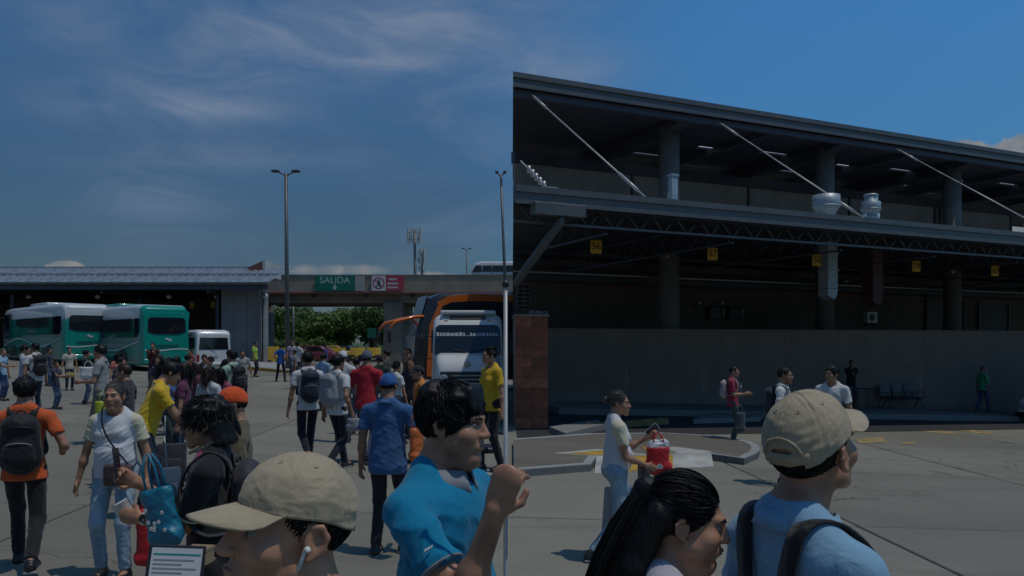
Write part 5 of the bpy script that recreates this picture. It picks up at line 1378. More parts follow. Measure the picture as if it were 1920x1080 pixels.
    # ------------------------------------------------ eyes and brows
    if fine:
        for sx in (1, -1):
            e = MB().lathe([(.0125 * math.sin(R(t)), -.0125 * math.cos(R(t))) for t in range(8, 180, 12)], 16, (0, 0, 0), 'y').build('eye', m_eye, root)
            e.matrix_local = HM @ Matrix.Translation((sx * .031, .0738, .008)); 
            i_ = MB().lathe([(.0062, .0110), (.0056, .0126), (.0, .0129)], 14, (0, 0, 0), 'y').build('iris', m_iris, e)
            # lids
            lid = MB(); n = 12
            for (z0, z1, off) in ((.0012, .0150, .0), (-.0155, -.0038, .0)):
                for q in range(n):
                    a0, a1 = R(20 + 140 * q / n), R(20 + 140 * (q + 1) / n)
                    def L3(a_, z_): r_ = math.sqrt(max(.0138 ** 2 - z_ ** 2, 1e-7)); return (r_ * math.cos(a_), r_ * math.sin(a_), z_)
                    for u_ in range(3):
                        za, zb_ = z0 + (z1 - z0) * u_ / 3 * .9, z0 + (z1 - z0) * (u_ + 1) / 3 * .9
                        lid.add([L3(a0, za), L3(a1, za), L3(a1, zb_), L3(a0, zb_)], [(0, 1, 2, 3)], True)
            lo_ = lid.build('eyelid', skin(tone * .92), root); lo_.matrix_local = e.matrix_local
            bm_ = MB().tube([(sx * .013, .0975, .026), (sx * .026, .094, .0315), (sx * .044, .079, .0285)], [.0038, .0042, .002], 6).build('eyebrow', HAIR['black'], root); bm_.matrix_local = HM
        if detail > 1 or True:
            lp = MB().tube([(-.021, .0935, -.0555), (-.008, .1035, -.0520), (0, .1040, -.0532), (.008, .1035, -.0520), (.021, .0935, -.0555)], [.0008, .0030, .0031, .0030, .0008], 8)
            lp.tube([(-.019, .0925, -.0625), (0, .1005, -.0622), (.019, .0925, -.0625)], [.0008, .0042, .0008], 8).build('lips', m_lip, root).matrix_local = HM
    # ------------------------------------------------ shirt
    S_ = Field(xs, ys, zs); inf = .017 * s_; fd = (.015 if v < .014 else .011)
    hemp = up((0, 0, -.02 + hem))
    S_.cap(up((0, 0, -.08)), waist, (.158 if not fem else .158) * s_ * TW + inf, .118 * s_ * TW + inf + belly * .4, k3, (tq, .76)); S_.cap(waist, chest, .118 * s_ * TW + inf, (.135 if not fem else .128) * s_ * TW + inf, k3, (tq, .70))
    S_.cap(up((-sh_w * .72, -.010, .425)), up((sh_w * .72, -.010, .425)), .055 * s_ + inf, .055 * s_ + inf, k3)
    for sx in (1, -1): S_.cap(up((sx * .13, -.02, .435)), up((sx * .045, -.024, .508)), .038 * s_ + .018, .040 * s_ + .016, .03)
    S_.cap(up((0, -.012, .44)), up((0, -.015, .505)), .070 * s_, .066 * s_, .03)
    if belly: S_.ell(up((0, .06, .14)), (.13 * s_ * TW, belly + .07, .15 * s_), .05)
    if fem:
        for sx in (1, -1): S_.ell(up((sx * .07, .085, .32)), (.062 * s_, .055 * s_, .06 * s_), .04)
    for sx in (1, -1):
        j = J[sx]; sq = .88 if fem else 1.0; sq *= (.75 + .25 * w)
        se = j['sh'].lerp(j['el'], min(sleeve, 1) * 1.1 if sleeve <= 1 else 1)
        if sleeve <= 1:
            en = j['sh'].lerp(j['el'], min(1.0, sleeve * 1.25)); dn = j['el'] - j['sh']
            S_.cap(j['sh'], en, .047 * s_ * sq + .010, .049 * s_ * sq + .014, .03, cut=(j['sh'].lerp(j['el'], sleeve), dn))
        else:
            S_.cap(j['sh'], j['el'], .048 * s_ * sq + .012, .042 * s_ * sq + .012, .03); S_.cap(j['el'], j['wr'], .042 * s_ * sq + .012, .028 * s_ + .010, .02, cut=(j['wr'] - (j['wr'] - j['el']) * .04, j['wr'] - j['el']))
    S_.folds(fd * (1.15 if fine else 1), 15, int(pos[0] * 31) % 97, ztop=up((0, 0, .475)).z)
    S_.plane(up((0, 0, -.10 + hem)), tuple(T.to_3x3() @ Vector((0, 0, -1))))
    # neck opening
    S_.cap(up((0, .02, .520)), up((0, .05, .58)), .064 * s_, .10 * s_, .010, op='s')
    sm = cloth(*shirt); so = link('shirt', S_.mesh('shirt', sm), root)
    if collar:
        C_ = MB(); n = 40; C_.weld = True
        for (r_, z_, w_) in ((.074, .522, .030),):
            ring0, ring1, ring2 = [], [], []
            for q in range(n + 1):
                a_ = R(100 + 340 * q / n); op = .010 * (1 + math.cos(a_ - R(90)))
                ring0.append(up((.068 * math.cos(a_), -.002 + .072 * math.sin(a_), z_ + .004 - op))); ring1.append(up((.076 * math.cos(a_), -.004 + .081 * math.sin(a_), z_ + .018 - op))); ring2.append(up((.100 * math.cos(a_), -.004 + .104 * math.sin(a_), z_ - .020 - op * 2.2)))
            for q in range(n):
                C_.add([ring0[q], ring0[q + 1], ring1[q + 1], ring1[q]], [(0, 1, 2, 3)], True); C_.add([ring1[q], ring1[q + 1], ring2[q + 1], ring2[q]], [(0, 1, 2, 3)], True)
        co = C_.build('collar', collar_m or sm, root); md = co.modifiers.new('thickness', 'SOLIDIFY'); md.thickness = .004
    # ------------------------------------------------ trousers
    if pants:
        zt2 = hip0.z + .17 * s_; zz = np.arange(-.02, zt2 + .05, min(v, .016) if detail < 2 else .02)
        Pn = Field(xs[::1 if detail < 2 else 2], ys[::1 if detail < 2 else 2], zz); fit = pants[2] if len(pants) > 2 else 1.0
        Pn.cap(hip0 + Vector((0, 0, .0)), up((0, 0, .13)), (.120 if not fem else .133) * s_ * TW, .100 * s_ * TW, k3, (tq, .78))
        for sx in (1, -1):
            j = J[sx]; hp = j['hip'] + Vector((0, 0, -.01)); fl = j['an'] + (j['kn'] - j['an']) * pants_len
            Pn.cap(hp, j['kn'], .081 * s_ * TW * (.5 + .5 * fit), .064 * s_ * fit, .03); Pn.cap(j['kn'], j['an'], .063 * s_ * fit, .052 * s_ * fit, .025, cut=(fl, j['an'] - j['kn']))
            if fem: Pn.ell(j['hip'] + Vector((0, -.035, 0)), (.09 * s_ * TW, .09 * s_, .10 * s_), .04)
        Pn.folds(.009 * (fit ** 2), 19, int(pos[1] * 17) % 89, .7, ztop=hip0.z - .02)
        Pn.plane((0, 0, hip0.z + .10 * s_), (0, 0, 1))
        pm = pants[3] if len(pants) > 3 else cloth(pants[0], pants[1], bump=.3)
        link('trousers', Pn.mesh('trousers', pm), root)
    # ------------------------------------------------ shoes
    for sx in (1, -1):
        j = J[sx]; A_ = j['an']; sh_ = Field(np.arange(A_.x - .09, A_.x + .09, .011), np.arange(A_.y - .13, A_.y + .24, .011), np.arange(A_.z - .12, A_.z + .07, .011))
        f0 = A_.z - .075 * s_; lift = 0
        sh_.cap((A_.x, A_.y - .035, f0 + .035), (A_.x + sx * .012, A_.y + .15 * s_, f0 + .026), .042 * s_, .043 * s_, .02); sh_.cap((A_.x, A_.y - .02, f0 + .05), (A_.x, A_.y, f0 + .10), .042 * s_, .045 * s_, .03)
        sh_.plane((0, 0, f0), (0, 0, -1)); sh_.plane((0, 0, A_.z + .03), (0, 0, 1))
        me_ = sh_.mesh('shoe', shoes or m_shoe)
        if me_: link('shoe', me_, root)
        MB().prism([(A_.x - .045 * s_, A_.y - .07), (A_.x + .045 * s_, A_.y - .07), (A_.x + sx * .01 + .048 * s_, A_.y + .12 * s_), (A_.x + sx * .012, A_.y + .195 * s_), (A_.x + sx * .01 - .048 * s_, A_.y + .12 * s_)], 'z', f0 - .002, f0 + .016).build('sole', m_sole, root, .004)
    # ------------------------------------------------ hair
    hm = HAIR[hair] if isinstance(hair, str) else hair
    hv = min(v, .011) if fine else min(v, .014)
    if detail >= 2: hv = .0045
    ext = {'long': .34, 'pony': .16, 'half': .46}.get(style, .14)
    c0 = Vector(hs((0, -.02, .03))); bk_ = .30 if style == 'half' else .17
    Hf = Field(np.arange(c0.x - .14, c0.x + .14, hv), np.arange(c0.y - bk_, c0.y + .17, hv), np.arange(c0.z - ext - .05, c0.z + .17, hv))
    h2 = lambda c, r, k=.01, op='u': Hf.ell(hs(c), [q * s_h for q in r], k, HR, op)
    rg = {'short': .008, 'crop': .003, 'curly': .016, 'mullet': .011, 'bun': .005, 'long': .009, 'pony': .006, 'half': .006, 'tousled': .011}.get(style, .008)
    if cap: rg = .002
    lowz = {'short': -.02, 'crop': -.01, 'mullet': -.05}.get(style, -.02)
    h2((0, -.018, .044), (.074 + rg, .094 + rg, .086 + rg * 1.1))
    # free the face and the sides below the ears
    fr = hs((0, .125, -.015)); h2((0, .138, .010), (.086, .088, .092), .012, 's')
    fn = tuple(HM.to_3x3() @ Vector((0, .75, -.66))); 
    if style in ('short', 'crop', 'tousled', 'curly', 'bun', 'pony', 'mullet', 'half'):
        Hf.plane(hs((0, .012, -.030 if style != 'crop' else -.01)), fn)
    if style in ('tousled', 'mullet', 'curly'):
        for q in range(26 if fine else 12):
            r_ = random.Random(q * 7 + int(pos[1] * 100)); a_ = r_.uniform(0, 6.28); e_ = r_.uniform(.15, 1.2); p = (.080 * math.cos(a_) * math.cos(e_), -.018 + .100 * math.sin(a_) * math.cos(e_), .044 + .092 * math.sin(e_))
            if p[1] > .045 and p[2] < .085: continue
            h2(p, (.024, .024, .017), .012)
    if style == 'tousled':
        for q in range(9): x_ = -.056 + .014 * q; Hf.cap(hs((x_ * .8, .062, .112)), hs((x_ * 1.05 + .006 * math.sin(q * 3), .096 - abs(x_) * .35, .060 + .012 * math.sin(q * 5))), .016 * s_, .008 * s_, .01)
    if style == 'mullet':
        for q in range(9): a_ = R(200 + q * 17.5); Hf.cap(hs((.07 * math.cos(a_), -.02 + .085 * math.sin(a_), .0)), hs((.078 * math.cos(a_), -.035 + .10 * math.sin(a_), -.09)), .024 * s_, .017 * s_, .015)
    if style == 'bun': h2((0, -.125, .045), (.034, .032, .034), .012)
    if style == 'long':
        for q in range(9): a_ = R(190 + q * 20); Hf.cap(hs((.068 * math.cos(a_), -.02 + .078 * math.sin(a_), .01)), hs((.078 * math.cos(a_), -.045 + .075 * math.sin(a_), -.19 + .03 * math.sin(q * 2.3))), .026 * s_, .012 * s_, .02)
    if style == 'half':
        h2((0, -.112, .082), (.026, .026, .026), .015)
        for sx in (0, 1, -1):
            Hf.cap(hs((sx * .050, -.075, .02)), hs((sx * .045, -.125, -.13)), .036 * s_, .038 * s_, .02); Hf.cap(hs((sx * .045, -.125, -.13)), hs((sx * .040, -.165, -.42)), .038 * s_, .034 * s_, .02)
        Hf.cap(hs((0, -.128, .07)), hs((0, -.17, -.12)), .026 * s_, .038 * s_, .02); Hf.cap(hs((0, -.17, -.12)), hs((0, -.185, -.42)), .038 * s_, .036 * s_, .02)
    if style == 'pony': h2((0, -.122, .05), (.028, .03, .028), .012); Hf.cap(hs((0, -.135, .045)), hs((0, -.15, -.12)), .026 * s_, .016 * s_, .02)
    if style != 'bald':
        Hf.folds(.004 if hv < .008 else .006, 70, 3, .3)
        if cap: Hf.plane(hs((0, 0, .040)), tuple(HM.to_3x3() @ Vector((0, 0, 1))))
        me_ = Hf.mesh('hair', hm)
        if me_: link('hair', me_, root)
    if cap: make_cap(root, HM, cap, fine, detail, **(capkw or {}))
    if not strands and d < 24 and style != 'bald': strands = 420 if d < 14 else 200
    if strands: hair_strands(root, HM, hm, style, strands, rg, bool(cap), s_, max(1.0, d * .26) if strands < 600 else 1.0)
    root['_'] = 0; del root['_']
    return root, J, up, HM, s_

def hair_strands(root, HM, m, style, n, rg, capped, s_, wk=1.0):
    """thin tapering locks laid over the scalp, all in one mesh"""
    r = np.random.default_rng(n + 5); C = np.array([0, -.018, .044]); Rr = np.array([.074 + rg, .094 + rg, .086 + rg * 1.1])
    a = r.uniform(0, 2 * np.pi, n * 3); e = np.arcsin(r.uniform(-.75, 1, n * 3)); p = C + Rr * np.stack([np.cos(a) * np.cos(e), np.sin(a) * np.cos(e), np.sin(e)], 1)
    ok = ((p - np.array([0, .012, -.028])) @ np.array([0, .75, -.66]) < .0) & ((((p - np.array([0, .138, .010])) / np.array([.086, .088, .092])) ** 2).sum(1) > 1)
    if capped: ok &= p[:, 2] < .045
    p = p[ok][:n]; n = len(p); crown = np.array([0, -.055, .135])
    ln = {'short': .030, 'crop': .014, 'tousled': .055, 'mullet': .10, 'half': .10, 'pony': .10, 'bun': .09, 'long': .30}.get(style, .03)
    if capped: ln = .022
    L_ = ln * r.uniform(.6, 1.25, n); K = 8; pts = [p]; d0 = r.normal(size=(n, 3)) * (.10 if style in ('half', 'pony', 'bun') else .30)
    for k in range(K):
        q = pts[-1]; nr = (q - C) / Rr ** 2; nr /= np.linalg.norm(nr, axis=1)[:, None]
        if style in ('half', 'pony', 'bun'): fl = np.array([0, -.13, .06]) - q
        else:
            fl = q - crown; fl = fl / np.linalg.norm(fl, axis=1)[:, None]; fl[:, 1] += np.where(q[:, 1] > 0, .5, 0); fl[:, 2] -= .35
        fl = fl / np.linalg.norm(fl, axis=1)[:, None] + d0; fl -= nr * (fl * nr).sum(1)[:, None] * (1 if style not in ('mullet',) or k < 5 else .3)
        if style == 'long' and k >= 2: fl = np.array([0, -.12, -1.]) + .3 * d0 + nr * np.array([.25, .1, 0]) * (k < 4)
        fl /= np.linalg.norm(fl, axis=1)[:, None]; fl += nr * (.10 if style in ('tousled', 'mullet') else .02); pts.append(q + fl * (L_ / K)[:, None])
    P = np.stack(pts, 1)
    if style == 'half':
        m2 = n * 3; base = np.array([(0, -.115, .085), (0, -.155, .03), (0, -.192, -.10), (0, -.210, -.22), (0, -.220, -.33), (0, -.222, -.40), (0, -.222, -.46)]); low = np.array([(0, -.105, .02), (0, -.125, -.03), (0, -.150, -.12), (0, -.175, -.22), (0, -.20, -.32), (0, -.21, -.40), (0, -.215, -.46)])
        t = r.uniform(0, 1, m2)[:, None, None]; cen = base[None] * t + low[None] * (1 - t); sp = np.array([.012, .04, .062, .068, .07, .07, .068]); sp2 = np.array([.05, .068, .08, .082, .08, .075, .07]); spd = sp[None] * t[:, :, 0] + sp2[None] * (1 - t[:, :, 0])
        an = r.uniform(0, 2 * np.pi, m2); rr = np.sqrt(r.uniform(.5, 1.1, m2)); o = np.zeros((m2, 7, 3)); an2 = an[:, None] + np.cumsum(r.normal(size=(m2, 7)) * .05, 1); o[:, :, 0] = np.cos(an2) * rr[:, None] * spd; o[:, :, 1] = np.sin(an2) * rr[:, None] * spd * .55
        Q = cen + o; xs_ = np.linspace(0, 6, 9); i0 = np.minimum(xs_.astype(int), 5); fr = (xs_ - i0)[None, :, None]; Q = Q[:, i0] * (1 - fr) + Q[:, i0 + 1] * fr; P = np.concatenate([P, Q])
    n = len(P); T_ = np.gradient(P, axis=1); sd = np.cross(T_, r.normal(size=(n, 1, 3))); sd /= np.linalg.norm(sd, axis=2)[:, :, None] + 1e-9
    wd = np.array([.6, 1, 1, 1, .95, .85, .7, .45, .08])[None, :, None] * r.uniform(.0006, .0016, (n, 1, 1)) * wk; A_, B_ = P - sd * wd, P + sd * wd
    V = np.concatenate([A_.reshape(-1, 3), B_.reshape(-1, 3)]); off = n * 9; i = (np.arange(n)[:, None] * 9 + np.arange(8)[None]).ravel(); Fq = np.stack([i, i + 1, i + 1 + off, i + off], 1)
    me = bpy.data.meshes.new('hair_locks'); me.vertices.add(len(V)); me.vertices.foreach_set('co', V.astype(f32).ravel()); me.loops.add(len(Fq) * 4); me.loops.foreach_set('vertex_index', Fq.astype(np.int32).ravel()); me.polygons.add(len(Fq)); me.polygons.foreach_set('loop_start', np.arange(0, len(Fq) * 4, 4, dtype=np.int32)); me.polygons.foreach_set('use_smooth', np.ones(len(Fq), bool)); me.update(calc_edges=True); me.materials.append(m)
    o = link('hair_locks', me, root); o.matrix_local = HM; return o

def make_cap(root, HM, m, fine=False, detail=0, brim_turn=0., strap=False, seed=1, brim_len=.075, curve=.018):
    """six-panel cap: dome with seams and creases, brim, button, eyelets"""
    n, k = (96, 40) if detail >= 2 else ((40, 16) if fine else (24, 10))
    rs = np.random.default_rng(seed); wr = [(rs.normal(size=3), rs.uniform(0, 6.28), rs.uniform(25, 75)) for _ in range(14)]
    rx, ry, rz = .0835, .1035, .098; cz = .040; V = []; Fc = []
    def P(a, e):
        x, y, z = rx * math.cos(a) * math.cos(e), -.012 + ry * math.sin(a) * math.cos(e), cz + rz * math.sin(e)
        if math.sin(a) > 0: z += .010 * math.sin(a) * math.cos(e) ** 2          # the front panels stand up
        nx, ny, nz = math.cos(a) * math.cos(e), math.sin(a) * math.cos(e), math.sin(e); dd = 0
        if fine or detail:
            q = Vector((x, y, z)); wsum = 0
            for v_, p_, f_ in wr: 
                sarg = math.sin(f_ * (v_[0] * x + v_[1] * y * .6 + v_[2] * z * 1.4) + p_ + 1.8 * math.sin(30 * z + p_ * 2) + 1.2 * math.sin(22 * x)); wsum += (1 - abs(sarg)) ** 3
            low = max(0, 1 - e / 1.0); back = .35 + .65 * max(0, -math.sin(a) * .6 + .55)
            dd += (.0016 + .0036 * low * back) * (wsum / 4 - .7) if detail >= 2 else .0015 * (wsum / 4 - .7)
            for sm_ in range(6):
                da = (a - R(30 + 60 * sm_) + math.pi) % (2 * math.pi) - math.pi; dist = abs(da) * math.cos(e) * .09
                dd += -.0018 * math.exp(-(dist / .0022) ** 2) + .0010 * math.exp(-((dist - .005) / .0022) ** 2)
            dd += -.0012 * math.exp(-((e - .03) / .012) ** 2)
        return (x + nx * dd, y + ny * dd, z + nz * dd)
    e0 = -.06
    for j in range(k + 1):
        for i in range(n):
            a = 2 * math.pi * i / n; eb = e0 - .30 * max(0, -math.sin(a)) ** 1.2; V.append(P(a, eb + (math.pi / 2 - eb) * j / k))
    for j in range(k):
        for i in range(n):
            i2 = (i + 1) % n; a = 2 * math.pi * (i + .5) / n; e = e0 + (math.pi / 2 - e0) * (j + .5) / k
            if strap:
                da = (a - R(270) + math.pi) % (2 * math.pi) - math.pi
                if (da / .50) ** 2 + ((e - .0) / .40) ** 2 < 1: continue
            Fc.append((j * n + i, j * n + i2, (j + 1) * n + i2, (j + 1) * n + i))
    mb = MB().add(V, Fc, True); crown = mb.build('cap_crown', m, root); crown.matrix_local = HM
    md = crown.modifiers.new('thickness', 'SOLIDIFY'); md.thickness = .003; md.offset = -1
    # sweatband/trim strip over the opening, and the strap below it
    if strap:
        mb = MB(); mb.weld = True; pr = []
        for q in range(25):
            t = math.pi * q / 24; da = .54 * math.cos(t); e = .43 * math.sin(t); a = R(270) + da; p = Vector(P(a, e)); c_ = Vector((0, -.012, cz)); nn = (p - c_).normalized()
            pin = Vector(P(R(270) + .47 * math.cos(t), .36 * math.sin(t))); pr.append((p + nn * .003, pin + nn * .003))
        for q in range(24): mb.add([pr[q][0], pr[q + 1][0], pr[q + 1][1], pr[q][1]], [(0, 1, 2, 3)], True)
        o = mb.build('opening_binding', m, root); o.matrix_local = HM; md = o.modifiers.new('thickness', 'SOLIDIFY'); md.thickness = .003
        mb = MB(); mb.weld = True; pts = [Vector(P(R(270) + .72 * (q / 12 - .5) * 1.9, -.02)) for q in range(13)]
        for q in range(12):
            a, b = pts[q], pts[q + 1]; mb.add([a + Vector((0, -.002, -.016)), b + Vector((0, -.002, -.016)), b + Vector((0, -.002, .010)), a + Vector((0, -.002, .010))], [(0, 1, 2, 3)], True)
        o = mb.build('strap', m, root); o.matrix_local = HM; md = o.modifiers.new('thickness', 'SOLIDIFY'); md.thickness = .003
    # brim
    mb = MB(); nu, nv_ = (30, 12) if fine else (16, 5); A0 = R(90 + brim_turn); spread = R(62)
    for j in range(nv_ + 1):
        t = j / nv_
        for i in range(nu + 1):
            u = -1 + 2 * i / nu; a = A0 + u * spread; b0 = Vector(P(a, -.02)); b0.z = cz - .002 + .010 * math.sin(a) * 1
            ln = brim_len * math.sqrt(max(0, 1 - abs(u) ** 2.6)); dirn = Vector((math.cos(A0) * .85 + math.cos(a) * .15, math.sin(A0) * .85 + math.sin(a) * .15, 0))
            p = b0 + dirn * ln * t; q_ = ln / brim_len; p.z -= curve * (u ** 2) * min(1, 1.6 * q_) * (.35 + .65 * t) * (q_ > .001) + (.016 * t + .004 * t * t) * q_; mb.v.append(tuple(p))
    for j in range(nv_):
        for i in range(nu): q = j * (nu + 1) + i; mb.f.append((q, q + 1, q + nu + 2, q + nu + 1)); mb.smooth.append(True)
    o = mb.build('cap_brim', m, root); o.matrix_local = HM; md = o.modifiers.new('thickness', 'SOLIDIFY'); md.thickness = .004; md.offset = 0
    b_ = MB().lathe([(.0075, -.002), (.0065, .002), (.003, .0035)], 14, P(0, math.pi / 2 - .001)).build('button', m, root); b_.matrix_local = HM
    if fine:
        for sm_ in range(6):
            a = R(60 * sm_); p = Vector(P(a, .95)); nn = (p - Vector((0, -.012, cz))).normalized(); r_ = nn.to_track_quat('Z', 'Y').to_matrix().to_4x4()
            o = MB().lathe([(.0045, -.001), (.0048, .0008), (.0030, .0010), (.0022, -.0008)], 12).build('eyelet', m, root); o.matrix_local = HM @ Matrix.Translation(p) @ r_

# ---------------------------------------------------------------- things people carry
def nylon(name, col, rough=.6): return cloth(name, col, rough, .5, 500, .1)
def backpack(label, pr, m, size=(.15, .09, .24), straps=True, zip_m=None, vox=.012, z=.28, group='backpacks', fm=None):
    """hangs on the wearer's back"""
    root, J, up, HM, s_ = pr; t = thing('backpack', label, 'backpack', root.location, root.rotation_euler.z, group)
    w, dp, h = [q * s_ for q in size]; c = up((0, -.088 - size[1], z)); back = (up((0, -1, 0)) - up((0, 0, 0))).normalized(); upv = (up((0, 0, 1)) - up((0, 0, 0))).normalized()
    M3 = Matrix((Vector((1, 0, 0)), -back, upv)); Ml = [list(r_) for r_ in M3]
    Fd = Field(np.arange(c.x - w - .08, c.x + w + .08, vox), np.arange(c.y - dp - .25, c.y + dp + .2, vox), np.arange(c.z - h - .1, c.z + h + .1, vox))
    Fd.cap(c - upv * (h - w * .8), c + upv * (h - w * .9), w, w * .88, .02, (tuple(back), dp / w))
    Fd.cap(c - upv * h * .45 + back * dp * .75, c - upv * h * .30 + back * dp * .75, w * .72, w * .66, .015, (tuple(back), .36))
    Fd.ell(c + upv * h * .55 + back * dp * .3, (w * .8, dp * .75, h * .35), .03)
    Fd.folds(.010, 22, 5); link('bag_body', Fd.mesh('bag_body', m), t)
    zm = zip_m or m_sole
    for (zz, yy, ww) in ((-.12, 1.0, .62), (.42, .92, .72)):
        pts = [c + Vector((ww * w * math.sin(q), 0, 0)) + upv * (h * zz + .03 * math.cos(q * 1.2)) + back * (dp * (1.03 * yy + .12) - .5 * dp * q * q * .55) for q in np.linspace(-1.3, 1.3, 11)]
        MB().tube(pts, .004, 6).build('zip', zm if zz < 0 else m_blackp, t)
    MB().tube([c + upv * (h * .93) - back * dp * .5 + Vector((x_, 0, .03 * (1 - (x_ / .04) ** 2))) for x_ in (-.04, -.02, 0, .02, .04)], .007, 6).build('handle', m, t)
    if straps:
        for sx in (-1, 1):
            pts = [c + upv * h * .72 + Vector((sx * .05, 0, 0)) - back * dp * .8, up((sx * .088, -.085, .490)), up((sx * .095, -.01, .525)), up((sx * .105, .075, .465)), up((sx * .115, .118, .36)), up((sx * .125, .10, .24)), up((sx * .155, .0, .14)), c - upv * h * .62 + Vector((sx * w * .7, 0, 0)) - back * dp * .4]
            strap_mesh(pts, .026, t, m, up, side=(1, 0, 0))
    return t
def strap_mesh(pts, hw, parent, m, up=None, name='strap', th=.008, side=None):
    """flat webbing through the given points"""
    P = [Vector(p) for p in pts]; cr = []
    for i in range(len(P) - 1):
        p0, p1, p2, p3 = P[max(i - 1, 0)], P[i], P[i + 1], P[min(i + 2, len(P) - 1)]
        for q in range(6):
            t = q / 6; cr.append(.5 * ((2 * p1) + (p2 - p0) * t + (2 * p0 - 5 * p1 + 4 * p2 - p3) * t * t + (3 * p1 - p0 - 3 * p2 + p3) * t ** 3))
    cr.append(P[-1]); mb = MB(); mb.weld = True; cen = sum(cr, Vector()) / len(cr); pr_ = []
    for i, p in enumerate(cr):
        t = (cr[min(i + 1, len(cr) - 1)] - cr[max(i - 1, 0)]).normalized(); out = (p - cen); out = (out - t * out.dot(t)).normalized(); s2 = t.cross(out) if side is None else (Vector(side) - t * Vector(side).dot(t)).normalized(); pr_.append((p - s2 * hw, p + s2 * hw))
    for i in range(len(cr) - 1): mb.add([pr_[i][0], pr_[i][1], pr_[i + 1][1], pr_[i + 1][0]], [(0, 1, 2, 3)], True)
    o = mb.build(name, m, parent); md = o.modifiers.new('thickness', 'SOLIDIFY'); md.thickness = th; md.offset = 0; return o
def local_pt(pr, p): return Vector(p)
# ================================================================ the people in the yard
def place(px, d, up_=0.):
    x = X(px, d); return (x, d, gz(x) + up_)
def who(label, px, top, d, face, H=None, lift=0., **kw):
    p = place(px, d, lift)
    if H is None: H = (Z(top, d) - p[2]) / 1.005
    return person(label, pos=p, H=H, face=face, **kw)
W_SHIRT = ('white_cotton', (.58, .58, .57)); BLACKP = ('black_trousers', (.014, .014, .016)); JEANS = ('blue_denim', (.07, .11, .18)); DKJ = ('dark_denim', (.03, .04, .065))
khaki = cloth('khaki_twill', (.40, .33, .22), .9, .45, 420, .10)
m_bagblack = nylon('black_nylon', (.014, .014, .016))
def ripped_denim():
    m = bpy.data.materials.new('faded_ripped_denim'); m.use_nodes = True; g = NT(m.node_tree); bs = g.n['Principled BSDF']
    tc = g.new('ShaderNodeTexCoord'); v = tc.outputs['Object']
    c = g.mix(g.ramp(g.noise(g.mapping(v, (3, 3, 1)), 5, 4), .3, .7), (.20, .29, .37, 1), (.38, .48, .55, 1))
    tear = g.ramp(g.noise(g.mapping(v, (2, 2, 7)), 5.5, 5, .6, .5), .63, .68); c = g.mix(tear, c, (.60, .58, .54, 1))
    c = g.mix(g.math('MULTIPLY', g.noise(v, 300, 2), .25), c, (.12, .18, .25, 1)); g.l.new(c, bs.inputs['Base Color']); bs.inputs['Roughness'].default_value = .9
    b = g.new('ShaderNodeBump'); b.inputs['Strength'].default_value = .5; b.inputs['Distance'].default_value = .01; g.l.new(g.noise(g.mapping(v, (1, 1, 1.6)), 14, 4, .6, 1), b.inputs['Height']); g.l.new(b.outputs[0], bs.inputs['Normal'])
    return m
m_rip = ripped_denim()
def raglan_tee():
    """pale body, cream raglan sleeves and a faded print on the chest"""
    m = bpy.data.materials.new('raglan_tee'); m.use_nodes = True; _M['raglan_tee'] = m; g = NT(m.node_tree); bs = g.n['Principled BSDF']
    tc = g.new('ShaderNodeTexCoord'); v = tc.outputs['Object']; sp = g.new('ShaderNodeSeparateXYZ'); g.l.new(v, sp.inputs[0]); x, y, z = sp.outputs
    ax = g.math('ABSOLUTE', x); rag = g.ramp(g.math('ADD', ax, g.math('MULTIPLY', z, .22)), .425, .432)
    c = g.mix(rag, (.56, .56, .58, 1), (.56, .52, .36, 1))
    pr = g.math('MULTIPLY', g.ramp(g.noise(g.mapping(v, (1, 1, 3.2)), 26, 4, .6, 1.5), .5, .62), g.ramp(ax, .08, .13, 1, 0))
    pr = g.math('MULTIPLY', g.math('MULTIPLY', pr, g.ramp(z, 1.12, 1.13)), g.ramp(z, 1.19, 1.20, 1, 0)); pr = g.math('MULTIPLY', pr, g.math('GREATER_THAN', y, .02))
    c = g.mix(g.math('MULTIPLY', pr, .7), c, (.50, .40, .22, 1)); g.l.new(c, bs.inputs['Base Color']); bs.inputs['Roughness'].default_value = .9
    b = g.new('ShaderNodeBump'); b.inputs['Strength'].default_value = .4; b.inputs['Distance'].default_value = .012; g.l.new(g.noise(v, 12, 3, .5, 1.2), b.inputs['Height']); g.l.new(b.outputs[0], bs.inputs['Normal'])
raglan_tee()
def plastic(name, col): return mat(name, col, .35, 0, .1, 14, bump=.5, bscale=22)
m_redbag = plastic('red_plastic_bag', (.50, .012, .018)); m_bluebag = plastic('blue_printed_bag', (.01, .16, .25)); m_foam = mat('foam_cup', (.62, .62, .60), .5, 0, .04, 40, bump=.1)
